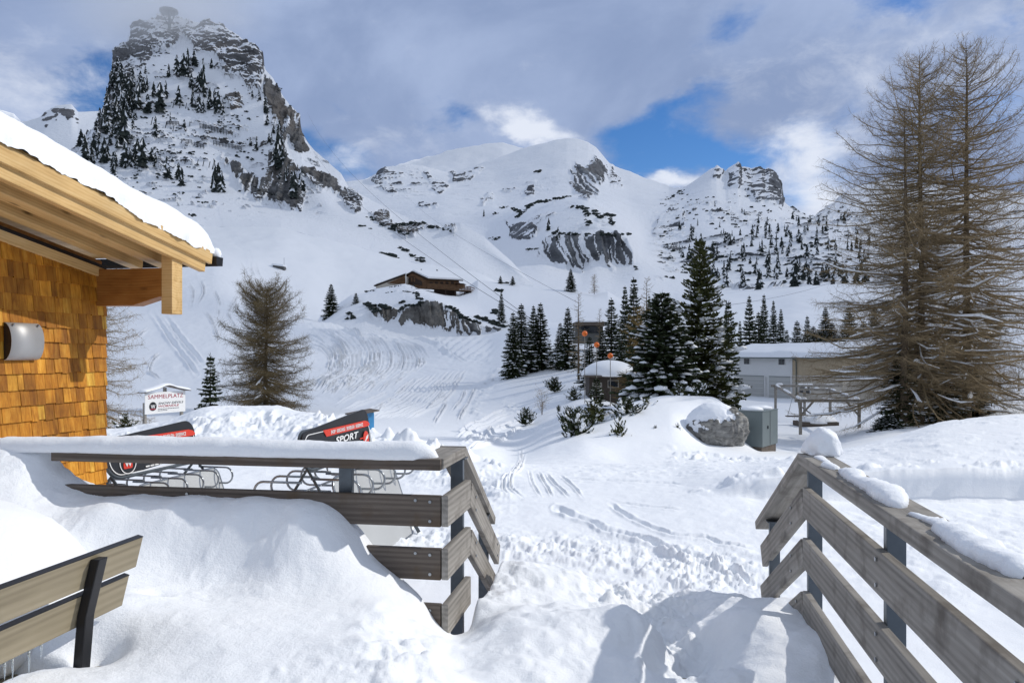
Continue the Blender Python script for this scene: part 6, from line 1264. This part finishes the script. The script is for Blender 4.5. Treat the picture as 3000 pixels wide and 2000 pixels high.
for i, (px, py, Y, w, H, lab) in enumerate([(1690, 1300, 29.5, 105, 1.25, 'dark dwarf pine bush sticking out of the snow, lowest left of the mound'), (1740, 1255, 31.5, 90, 1.1, 'snowy dwarf pine at the foot of the small spruce'), (1668, 1262, 32, 70, .9, 'flat dwarf pine on the left slope of the mound'), (1815, 1318, 28.2, 66, 1.15, 'round snow-striped dwarf pine bush in the middle of the mound'), (1840, 1236, 32, 110, .9, 'spreading dwarf pine half buried above the round bush'),
        (1895, 1222, 33, 80, .8, 'dwarf pine under the broad blackish spruce'), (1540, 1166, 48, 62, 1.0, 'low dwarf pine left of the bare bush'), (1680, 1112, 55, 52, .9, 'dwarf pine twig on the snow left of the cabin'), (1625, 1072, 66, 60, 1.2, 'snowy dwarf pine under the spruces'), (1985, 1276, 29.5, 24, .45, 'tiny pine tip poking out of the smooth mound'), (1920, 1280, 29.2, 20, .4, 'smallest pine tip poking out of the smooth mound, left'), (1932, 1316, 28, 20, .4, 'pine tip near the front foot of the mound'), (1637, 1160, 50, 16, .4, 'single twig tip left of the cabin'), (1990, 1168, 36, 60, .7, 'dwarf pine on the crest of the mound left of the boulder'), (2050, 1160, 35.5, 50, .6, 'dwarf pine on the crest above the boulder')]):
    p = W(px, py, Y); gg = gz(px, Y) + EYE; (BUSH if i % 2 == 0 else BUSH2).place('dwarf_pine_bush', (p.x, p.y, min(p.z, gg) if abs(p.z - gg) > .4 else p.z), H, w / F * Y, lab, 'dwarf pines round the snow mound', px, 'bush')
bb_ = larch_meshes(1.6, .8, 503, nb=34, sec=5, twig=2, tr=.02, thick=.9, prof=lambda f: 1 - f * .4, droop=-1.1, base=.02, tip=.2); p = gpt(1588, 52); larch('bare_bush', p, bb_, 'leafless round bush standing in open snow by the ski run', None, None, 1.0)['category'] = 'bush'
for i, (px, Y, H) in enumerate(((2930, 60, 1.5), (2880, 56, 1.3), (2985, 62, 1.6), (2905, 50, 1.0))):
    p = gpt(px, Y); larch('bare_bush', p, bb_, 'leafless bush in the snow right of the big larches', 'bare bushes right of the larches', None, H, i * 1.3)['category'] = 'bush'
p = W(368, 1234, 28); BUSH2.place('dwarf_pine_bush', (p.x, p.y, p.z - .3), .55, .75, 'tiny snow-covered bush between the chalet wall and the meeting-point sign', None, 1, 'bush')

# ------------------------------------------------------------------ long white building with garages
M_WALLW = plain('white_render', (.66, .66, .65), .8, 0, .06, .8); M_CLAD = plain('beige_cladding', (.42, .335, .225), .7, 0, .2, 2.5); M_BEIGE = plain('beige_render', (.52, .47, .40), .8, 0, .1, 1.2)
M_DOORG = plain('garage_door', (.43, .43, .41), .5, 0, .05, 1.5); M_PANE = plain('dark_pane', (.02, .024, .03), .08, 0, .2, 3, .6); M_EAVE = plain('eave_metal', (.10, .13, .125), .5, .2, .1, 3)
O = Vector(((2140 - 1500) / F * 94, 94, EYE - 5.3)); bd_ = Vector((.475, -.88, 0)); be = Vector((.88, .475, 0))
def bp(s, n, z): return O + bd_ * s + be * n + Zu * (z + 5.3)
e = empty('garage_building', O, 'long low white and beige building with garage doors under a thick snowy roof', 'building')
def bbox(name, s0, s1, n0, n1, z0, z1, mat, par=None):
    m = MB(); m.prism([bp(s0, n0, z0), bp(s1, n0, z0), bp(s1, n1, z0), bp(s0, n1, z0)], Zu * (z1 - z0)); return m.build(name, mat, par or e)
wl = bbox('wall', 0, 9.4, 0, 7, -5.3, -.42, M_WALLW); bbox('wall', 9.43, 16, 0.02, 7, -2.35, -.45, M_CLAD); w2 = bbox('wall', 9.43, 16, .05, 7, -5.3, -2.37, M_BEIGE); bbox('wall', 10, 24, 7.1, 13, -5.3, .1, M_BEIGE)
bbox('corner_board', 9.36, 9.5, -.04, .2, -5.3, -.45, M_WALLW)
for s0, s1 in ((.9, 5.35), (6.15, 9.2)):
    d_ = bbox('garage_door', s0, s1, -.035, .1, -5.2, -2.62, M_DOORG)
    for z in (-4.6, -4.0, -3.4, -2.95): bbox('door_groove', s0 + .03, s1 - .03, -.05, -.03, z, z + .03, M_WALLW, d_)
    bbox('lintel_shadow_gap', s0, s1, -.045, .1, -2.62, -2.56, M_EAVE, d_)
for s0, s1 in ((2.2, 3.25), (7.5, 8.55)):
    f_ = bbox('window', s0, s1, -.06, .05, -1.32, -.52, M_WALLW); bbox('pane', s0 + .09, s1 - .09, -.075, .0, -1.23, -.58, M_PANE, f_); bbox('mullion', (s0 + s1) / 2 - .03, (s0 + s1) / 2 + .03, -.085, 0, -1.23, -.58, M_EAVE, f_)
f_ = bbox('window', 10.4, 12.0, -.03, .08, -4.4, -3.3, M_WALLW); bbox('pane', 10.5, 11.9, -.045, .0, -4.3, -3.4, M_PANE, f_)
m = MB(); m.tube([bp(9.9, -.5, -.5), bp(10.1, -.12, -.75), bp(10.1, -.08, -1.1), bp(10.1, -.08, -5.2)], .055, 7); m.build('downpipe', M_EAVE, e)
m = MB(); m.bar(bp(5.75, -.05, -5.2), bp(5.75, -.05, -2.6), .5, .06, bd_); m.build('pilaster', M_WALLW, e)
bbox('gutter', -.5, 16.4, -.72, -.58, -.52, -.40, M_EAVE)
rf = MB(); rf.prism([bp(-.5, -.6, -.40), bp(-.5, 4, .75), bp(-.5, 7.5, -.1), bp(-.5, 7.5, -.2), bp(-.5, 4, .6), bp(-.5, -.6, -.5)], bd_ * 16.9); rf = rf.build('roof', M_EAVE, e)
def roof_snow(name, s0, s1, prof, th, seed, par):
    n = 90; q = 40; ss = np.linspace(s0, s1, n); P = np.array(prof, float); t = np.linspace(0, 1, q); k = np.linspace(0, 1, len(P)); N_ = np.interp(t, k, P[:, 0]); Z_ = np.interp(t, k, P[:, 1])
    ed = np.minimum(1, np.minimum(t, 1 - t) / .06)[None, :] * np.minimum(1, np.minimum(ss - s0, s1 - ss) / .7)[:, None]; ed = np.sqrt(np.clip(1 - (1 - ed) ** 2, 0, 1))
    T_ = (th + fbm(ss[:, None] * .35, N_[None, :] * .4, 1, 4, seed) * .18) * ed
    V = np.zeros((n, q, 3)); 
    for c in range(3): V[..., c] = O[c] + bd_[c] * ss[:, None] + be[c] * N_[None, :]
    V[..., 2] = O.z + 5.3 + Z_[None, :] + T_; return put(name, mesh_np(name, V.reshape(-1, 3), gridfaces(n, q)), M_SNOW, par)
roof_snow('roof_snow', -.65, 16.55, [(-.75, -.40), (4, .78), (7.6, -.1)], .52, 601, rf)
rf2 = MB(); rf2.prism([bp(9.2, 5.6, .1), bp(9.2, 10, 1.1), bp(9.2, 14, .1), bp(9.2, 14, 0), bp(9.2, 10, .95), bp(9.2, 5.6, 0)], bd_ * 15.5); rf2 = rf2.build('roof', M_EAVE, e); roof_snow('roof_snow', 9.0, 24.8, [(5.4, .1), (10, 1.12), (14.2, .1)], .55, 602, rf2)

# ------------------------------------------------------------------ timber swing frame in front of it
e = empty('swing_frame', W(2430, 1262, 50), 'weathered post-and-beam swing frame with snowy beams in front of the white building', 'swing')
zt = -2.92; C4 = {'a': (2345, 48), 'b': (2517, 48), 'c': (2272, 60), 'd': (2432, 57), 'e': (2357, 58)}
tp = {k: Vector(((u - 1500) / F * Y, Y, EYE + zt + (.42 if k in 'c' else .25 if k in 'de' else 0))) for k, (u, Y) in C4.items()}
for k in C4:
    b = tp[k].copy(); b.z = EYE + gz(C4[k][0], C4[k][1]) - .3; m = MB(); m.bar(b, tp[k], .16, .16, (0, 1, 0)); m.build('post', M_GREYWOOD, e, bevel=.01)
tp['f'] = Vector(((2455 - 1500) / F * 60, 60, EYE + zt + .42))
for a, b in (('a', 'b'), ('a', 'c'), ('c', 'f'), ('b', 'd'), ('e', 'd')):
    p, q = tp[a], tp[b]; d_ = (q - p).normalized() * .35; m = MB(); m.bar(p - d_, q + d_, .14, .18); o = m.build('beam', M_GREYWOOD, e, bevel=.01)
    for k, (t0, t1) in enumerate(((.0, .12), (.35, .6), (.8, .95))): snow_roll('snow', [(p.lerp(q, t0) + Zu * .09)[:], (p.lerp(q, t1) + Zu * .09)[:]], .16, .12 - .03 * k, M_SNOWF, o, .015, 5, 9, 70 + k, .2, .08)
ab = (tp['b'] - tp['a']).normalized(); ac = (tp['c'] - tp['a']).normalized()
for p, d_ in ((tp['a'], ab), (tp['a'], ac), (tp['b'], -ab), (tp['c'], -ac)):
    m = MB(); m.bar(p - Zu * .95, p + d_ * .8 - Zu * .06, .10, .10); m.build('brace', M_GREYWOOD, e)
sw = tp['a'].lerp(tp['b'], .55) + Vector((0, 6, 0)); m = MB()
m.bar(sw + Vector((-.75, 0, -1.45)), sw + Vector((.75, 0, -1.45)), .5, .07); m.bar(sw + Vector((.3, .2, -.75)), sw + Vector((1.15, .1, -1.4)), .12, .07); m.build('swing_seat', M_DARKWOOD, e)
for sg in (-.65, .65):
    m = MB(); m.tube([sw + Vector((sg, 0, -1.4)), sw + Vector((sg * .4, 0, .1))], .018, 5); m.build('chain', M_TUBE, e)
m = MB(); p = gpt(2392, 53); m.prism([p + Vector((-1.3, -.6, -.05)), p + Vector((1.3, -.6, -.05)), p + Vector((1.3, .9, -.05)), p + Vector((-1.3, .9, -.05))], Zu * .35); e2 = tag(m.build('sandpit_frame', M_DARKWOOD), 'low dark timber edging under the swing frame, heaped with snow', 'planter')
o = put('snow_heap', blob_mesh('snow_heap', (p + Vector((.1, .15, .2)))[:], 1.3, .85, .62, 71, .14, 1.3, .1, 4), M_SNOW); tag(o, 'round heap of snow on the timber edging under the swing frame', 'snow')

# ------------------------------------------------------------------ small cabin with a snow dome, concrete shelter, orange balls
M_HUTD_ = plain('old_timber', (.05, .038, .03), .8, 0, .4, 2.5); Yc = 55; p = W(1782, 1200, Yc); e = empty('small_cabin', p, 'little dark cabin under a thick dome of snow inside the tree group', 'cabin')
m = MB(); m.box((p.x, p.y + 1.5, EYE - 2.75), 2.7, 3.0, 2.3); wl = m.build('wall', M_HUTD_, e)
m = MB(); m.box((p.x + .35, p.y - .01, EYE - 2.15), .8, .06, .55); f_ = m.build('window', M_GREYWOOD, wl); m = MB(); m.box((p.x + .35, p.y - .03, EYE - 2.15), .66, .06, .42); m.build('pane', M_PANE, f_)
m = MB(); m.box((p.x - .8, p.y - .01, EYE - 2.9), .7, .06, 1.7); m.build('door', M_GREYWOOD, wl)
m = MB(); m.box((p.x + .15, p.y + 1.5, EYE - 1.60), 3.7, 3.9, .12); rf = m.build('roof', M_DARKWOOD, e)
put('roof_snow', blob_mesh('roof_snow', (p.x + .2, p.y + 1.5, EYE - 1.58), 2.0, 2.1, 1.12, 81, .05, 1.2, .12, 4), M_SNOW, rf)
M_CONC = plain('concrete', (.11, .11, .105), .9, 0, .25, 1.5)
Yb = 106; p = W(1728, 1010, Yb); e = empty('concrete_shelter', p, 'grey concrete shelter with dark flat roof behind the trees', 'shelter')
m = MB(); m.box((p.x - .2, p.y + 2, EYE + 2.6), 3.6, 4, 2.4); m.build('wall', M_CONC, e); m = MB(); m.box((p.x + .1, p.y + 1.6, EYE + 4.1), 4.3, 5.2, .5); rf = m.build('roof', M_DARKWOOD, e); m = MB(); m.box((p.x + .3, p.y - .05, EYE + 3.3), 3.0, .2, .9); m.build('opening', M_PANE, e)
snow_roll('roof_snow', [(p.x - 1.9, p.y + 1.2, EYE + 4.34), (p.x + 2.1, p.y + 1.2, EYE + 4.34)], 4.6, .45, M_SNOW, rf, .06, .8, 11, 82, .1, .2)
M_ORANGE = plain('orange_plastic', (.82, .17, .02), .4, 0, .08, 4)
for px, py, lab in ((1713, 977, 'orange ball on a thin pole, top left of the three'), (1748, 1010, 'orange ball on a thin pole, the middle one of the three'), (1788, 1042, 'orange ball on a thin pole, lowest of the three, above the cabin roof')):
    Y = 47; c = W(px, py, Y); gb = EYE + gz(px, Y); e = empty('marker_pole', (c.x, c.y, gb), lab, 'marker', 'orange ball markers in the tree group')
    m = MB(); m.tube([(c.x, c.y, gb - .3), (c.x, c.y, c.z - .1)], .022, 7); m.build('pole', M_GREYWOOD, e)
    me = mesh_np('ball', ICO2[0] * .175 + np.array(c), ICO2[1]); put('ball', me, M_ORANGE, e)

# ------------------------------------------------------------------ mountain hut with its terrace on the knoll
q6 = lambda x, y, Y: W(1000 + x / 4.48, 700 + y / 4.48, Y)
M_HUT = wood('brown_boards', (.05, .026, .014), (.12, .065, .033), (.20, .115, .06), 3.0, .8, 0, None, .3); M_HUTD = plain('dark_timber', (.035, .02, .013), .8, 0, .4, .8)
e = empty('mountain_hut', q6(1000, 640, 258), 'brown timber mountain hut with snowy gable roof on the knoll above the cliff', 'hut')
rd = q6(1400, 462, 263) - q6(925, 437, 255)
gab = [q6(855, 640, 256), q6(855, 500, 256), q6(925, 445, 255.2), q6(1105, 530, 253.5), q6(1105, 660, 253.5)]
m = MB(); m.prism(gab, rd * .93); wl = m.build('wall', M_HUT, e)
m = MB(); back = Vector((0, -.12, 0)); m.prism([q6(885, 585, 255.6) + back, q6(885, 520, 255.6) + back, q6(925, 490, 255.2) + back, q6(1060, 560, 253.9) + back, q6(1060, 610, 253.9) + back], back * .5); m.build('balcony_opening', M_HUTD, wl)
for x0, x1 in ((915, 935), (950, 970)):
    m = MB(); Y = 254.9; m.prism([q6(x0, 560, Y), q6(x0, 505, Y), q6(x1, 510, Y), q6(x1, 565, Y)], (0, -.3, 0)); m.build('beam', M_HUT, wl)
dn = rd.normalized()
def slab(name, A, B, ext, th, mat, par): m = MB(); m.prism([A, B, B + Zu * th, A + Zu * th], ext); return m.build(name, mat, par)
A = q6(925, 436, 254.6); Bx = q6(1125, 530, 252.8); C = q6(840, 485, 255.9)
rf = slab('roof', A, Bx, rd * 1.0, .35, M_HUTD, e); slab('roof_snow', A + Zu * .36 + dn * .5, Bx + Zu * .36 + dn * .5, rd * .96, .55, M_SNOW, rf)
rf2 = slab('roof', C, A, rd * 1.0, .35, M_HUTD, e); slab('roof_snow', C + Zu * .36 + dn * .5, A + Zu * .36 + dn * .5, rd * .9, .4, M_SNOW, rf2)
# long low roof running down to the left and its pale wall
lw = [q6(460, 720, 257), q6(455, 622, 257), q6(830, 482, 254.4), q6(860, 500, 254.4), q6(860, 690, 254.4)]; m = MB(); m.prism(lw, Vector((2.0, 7, 0))); m.build('wing_wall', M_BEIGE, e)
m = MB(); m.prism([q6(600, 580, 255.8) + back, q6(830, 490, 254.2) + back, q6(860, 590, 254.2) + back, q6(720, 590, 255) + back], back); m.build('wing_gable', M_HUT, e)
rf3 = slab('wing_roof', q6(425, 620, 256.6), q6(832, 470, 254), Vector((2.2, 7.5, 0)), .35, M_HUTD, e); slab('roof_snow', q6(428, 618, 257) + Zu * .3 + Vector((.4, 1, 0)), q6(832, 470, 254.4) + Zu * .3 + Vector((.4, 1, 0)), Vector((2, 6.5, 0)), .5, M_SNOW, rf3)
m = MB(); m.prism([q6(690, 545, 253.6), q6(838, 478, 253.4), q6(838, 488, 253.4), q6(690, 556, 253.6)], (0, -.3, 0)); m.build('barge_board', M_HUT, e)
# low annex right, terrace on posts
m = MB(); m.prism([q6(1105, 640, 253.4), q6(1105, 535, 253.4), q6(1530, 565, 259), q6(1530, 640, 259)], Vector((.5, 3, 0))); ax_ = m.build('side_wall', M_HUT, e)
for x in (1160, 1230, 1300, 1370, 1440):
    t = (x - 1105) / 425; Y = 253.4 + 5.6 * t - .06; m = MB(); m.prism([q6(x, 590, Y), q6(x, 560, Y), q6(x + 38, 562, Y), q6(x + 38, 592, Y)], (0, -.1, 0)); f_ = m.build('window', M_HUTD, ax_)
m = MB(); m.prism([q6(1500, 572, 257.5), q6(1612, 585, 258.5), q6(1612, 592, 258.5), q6(1500, 580, 257.5)], Vector((.5, 4, 0))); m.build('annex_roof', M_HUTD, e); m = MB(); m.prism([q6(1520, 640, 258), q6(1520, 580, 258), q6(1600, 590, 258.6), q6(1600, 640, 258.6)], Vector((.4, 3, 0))); m.build('annex_wall', M_HUT, e)
f0, f1 = q6(1130, 645, 249), q6(1698, 688, 252); m = MB(); m.prism([f0, f1, f1 + Vector((1, 6, 0)), f0 + Vector((1, 6, 0))], Zu * .3); fl = m.build('terrace_floor', M_HUT, e)
m = MB()
for i in range(15): p = f0.lerp(f1, i / 14); m.bar(p, p + Zu * 1.5, .12, .12, (0, 1, 0))
for z in (.55, .95, 1.45): m.bar(f0 + Zu * z, f1 + Zu * z, .1, .30)
m.bar(f1 + Zu * 1.45, f1 + Vector((1, 6, 1.45)), .1, .25); m.bar(f1 + Zu * .7, f1 + Vector((1, 6, .7)), .1, .25); m.build('terrace_railing', M_HUT, e)
for i, t in enumerate((.42, .52, .64, .86, .93, 1.0)):
    p = f0.lerp(f1, t) + (Vector((.5, 2.5, 0)) if i in (1, 4) else Vector()); m = MB(); m.bar(p - Zu * (1.3 + 1.5 * t), p, .28, .28, (0, 1, 0)); m.build('terrace_post', M_HUTD, e)
m = MB(); a, b = f0.lerp(f1, .1), f0.lerp(f1, .62); m.prism([a + Vector((.4, 3, -2.4)), b + Vector((.4, 3, -2.6)), b + Vector((.4, 3, 0)), a + Vector((.4, 3, 0))], (0, .4, 0)); m.build('under_wall', M_HUTD, e)
p = q6(847, 640, 246); m = MB(); m.tube([p - Zu * .5, q6(847, 455, 246)], .09, 6); tag(m.build('flagpole', M_WHITEP), 'bare white flagpole in front of the mountain hut', 'flagpole')
for px, top, bs, lab in ((1234, 788, 801, 'tiny bushy tree sticking up behind the left part of the hut roof'), (1280, 789, 803, 'tiny bushy tree sticking up behind the middle of the hut roof'), (1466, 808, 830, 'tiny round-headed tree on the ridge right of the hut')):
    p = W(px, bs, 273); MINI.place('spruce_tree', p[:], (bs - top) / F * 273, 1.9, lab, 'tiny trees round the hut', px)
# ------------------------------------------------------------------ cables, avalanche fences, posts, summit platform, bunker
def cable(a, b, sag, lab, r):
    m = MB(); m.tube([a.lerp(b, t) - Zu * sag * 4 * t * (1 - t) for t in np.linspace(0, 1, 40)], r, 5); tag(m.build('cable', M_BLACK, smooth=True), lab, 'cable', 'ropeway cables')
cable(W(900, 330, 640), W(1560, 938, 112), 9, 'upper dark ropeway cable slanting across the slope right of the hut', .04)
cable(W(860, 330, 640), W(1552, 938, 112), 14, 'lower parallel ropeway cable slanting across the slope right of the hut', .04)
cable(W(1180, 560, 640), W(1690, 885, 112), 4, 'faint single cable further right, ending behind the concrete shelter', .026)
cable(W(2080, 900, 130), W(2470, 815, 220), 1, 'thin cable above the row of spruces behind the white building', .03)
def bar_fence(x0, y0, x1, y1, h, lab):
    a, b = LP.at(x0 / 2.24, y0 / 2.24), LP.at(x1 / 2.24, y1 / 2.24); n = max(3, int((b - a).length / 2.2)); hh = h / 2.24 / F * a.y
    up = Vector((0, -.35, .93)); e = empty('avalanche_fence', a.lerp(b, .5), lab, 'avalanche fence', 'avalanche fences on the left peak')
    m = MB()
    for z in (.25, .45, .65, .85, 1.0): m.bar(a + up * hh * z, b + up * hh * z, .22, .22)
    for i in range(n + 1): p = a.lerp(b, i / n); m.bar(p, p + up * hh, .25, .25, (1, 0, 0))
    m.build('lattice', M_BLACK, e); m = MB()
    for i in range(n + 1): p = a.lerp(b, i / n); m.bar(p + up * hh * .8, p + Vector((.6, -2.2, -1.2)), .16, .16, (1, 0, 0))
    m.build('struts', M_BLACK, e)
bar_fence(1310, 842, 1545, 900, 30, 'longest avalanche fence, upper row on the left peak'); bar_fence(1400, 950, 1585, 990, 26, 'second long avalanche fence, lower row on the left peak'); bar_fence(1200, 938, 1262, 950, 24, 'short avalanche fence at the left of the lower row'); bar_fence(1272, 958, 1335, 974, 24, 'short avalanche fence in the middle of the lower row'); bar_fence(1095, 822, 1180, 834, 22, 'short avalanche fence at the left end of the upper row')
for x, y, h in [(1210, 1076, 34), (1250, 1084, 34), (1290, 1090, 36), (1328, 1094, 38), (1365, 1100, 38), (985, 822, 45), (1080, 842, 42), (1130, 862, 40), (1132, 708, 40), (1172, 712, 34), (1212, 712, 34), (1136, 1046, 14)]:
    a = LP.at(x / 2.24, y / 2.24); k = h / 2.24 / F * a.y; m = MB(); m.bar(a - Zu, a + Vector((k * .3, -.3, k)), .38, .38, (1, 0, 0)); tag(m.build('snow_post', M_BLACK), 'thin slanting post on the snow of the left peak', 'post', 'slanting posts on the left peak')
p0 = LP.at(1120 / 2.24, 195 / 2.24); top = W(1108 / 2.24, 82 / 2.24, p0.y); e = empty('viewing_platform', p0, 'round viewing platform on a mast at the summit of the left peak, blurred by mist', 'platform')
m = MB(); n = 24; rr_ = 58 / 2.24 / F * p0.y; m.prism([top + Vector((math.cos(6.2832 * i / n) * rr_, math.sin(6.2832 * i / n) * rr_, 0)) for i in range(n)], Zu * 1.6); m.build('deck', M_FRAME, e); m = MB(); m.tube([p0 - Zu * 3, Vector((p0.x, p0.y, top.z + .5))], 1.1, 8); m.build('mast', M_FRAME, e)
for sg in (-1, 1): m = MB(); m.tube([p0 + Zu * 1, top + Vector((sg * rr_ * .8, 0, .3))], .4, 6); m.build('strut', M_FRAME, e)
gY_ = gat(816, 790); p = W(816, 788, gY_); k = gY_ / F; e = empty('bunker', p, 'small dark bunker hut with a thin mast on the open slope', 'bunker')
m = MB(); m.prism([p + Vector((-17 * k, 0, 0)), p + Vector((17 * k, 0, -4 * k)), p + Vector((15 * k, 0, 8 * k)), p + Vector((-17 * k, 0, 12 * k))], (0, 3, 0)); m.build('wall', M_CONC, e); m = MB(); m.tube([p + Vector((14 * k, 1, 4 * k)), p + Vector((14 * k, 1, 34 * k))], .07, 5); m.build('mast', M_TUBE, e)
m = MB(); m.prism([p + Vector((-18 * k, -1, 11 * k)), p + Vector((16 * k, -1, 7 * k)), p + Vector((16 * k, 4, 9 * k)), p + Vector((-18 * k, 4, 13 * k))], Zu * .7); m.build('roof_snow', M_SNOW, e)

# ------------------------------------------------------------------ mist round the summit, thin air over the valley
mt = bpy.data.materials.new('mist'); mt.use_nodes = True; nt = mt.node_tree; nt.nodes.remove(nt.nodes['Principled BSDF']); pv = nt.nodes.new('ShaderNodeVolumePrincipled'); pv.inputs['Color'].default_value = (1, 1, 1, 1)
tc = nt.nodes.new('ShaderNodeTexCoord'); le = nt.nodes.new('ShaderNodeVectorMath'); le.operation = 'LENGTH'; nt.links.new(tc.outputs['Object'], le.inputs[0]); mr = nt.nodes.new('ShaderNodeMapRange'); mr.interpolation_type = 'SMOOTHSTEP'
nz_ = nt.nodes.new('ShaderNodeTexNoise'); nz_.inputs['Scale'].default_value = 2.2; nt.links.new(tc.outputs['Object'], nz_.inputs['Vector'])
for k_, v_ in ((1, 1.0), (2, .1), (3, 0.0), (4, .038)): mr.inputs[k_].default_value = v_
nt.links.new(le.outputs['Value'], mr.inputs[0]); mu = nt.nodes.new('ShaderNodeMath'); mu.operation = 'MULTIPLY'; nt.links.new(mr.outputs[0], mu.inputs[0]); nt.links.new(nz_.outputs['Fac'], mu.inputs[1]); nt.links.new(mu.outputs[0], pv.inputs['Density'])
nt.links.new(pv.outputs[0], nt.nodes['Material Output'].inputs['Volume'])
o = put('summit_mist', mesh_np('summit_mist', ICO4[0], ICO4[1], True), mt, None, Matrix.Translation(W(470, 22, 630)) @ Matrix.Diagonal((105, 70, 52, 1))); tag(o, 'grey mist drifting over the summit of the left peak', 'mist', None, 'stuff')
# added high cloud towards the sun, out of view, placed to dim the far slopes
ct = bpy.data.materials.new('shade_cloud'); ct.use_nodes = True; nt = ct.node_tree; nt.nodes.remove(nt.nodes['Principled BSDF']); df = nt.nodes.new('ShaderNodeBsdfDiffuse'); df.inputs['Color'].default_value = (.9, .9, .92, 1); tl_ = nt.nodes.new('ShaderNodeBsdfTranslucent'); tl_.inputs['Color'].default_value = (.9, .9, .92, 1); tr_ = nt.nodes.new('ShaderNodeBsdfTransparent')
m1 = nt.nodes.new('ShaderNodeMixShader'); m1.inputs[0].default_value = .6; nt.links.new(df.outputs[0], m1.inputs[1]); nt.links.new(tl_.outputs[0], m1.inputs[2]); m2 = nt.nodes.new('ShaderNodeMixShader'); m2.inputs[0].default_value = .40; nt.links.new(tr_.outputs[0], m2.inputs[1]); nt.links.new(m1.outputs[0], m2.inputs[2]); nt.links.new(m2.outputs[0], nt.nodes['Material Output'].inputs['Surface'])
V, Fq = ICO4; d = fbm(V[:, 0] * 2.2, V[:, 1] * 2.2, V[:, 2] * 2.2, 5, 701, .55)
hC = 2500; cc = Vector((60, 1360, 0)) + sdir * (hC / sdir.z); o = put('shade_cloud', mesh_np('shade_cloud', V * (1 + .22 * d)[:, None] * [1400, 1255, 170] + np.array(cc), Fq, True), ct); tag(o, kind='structure')
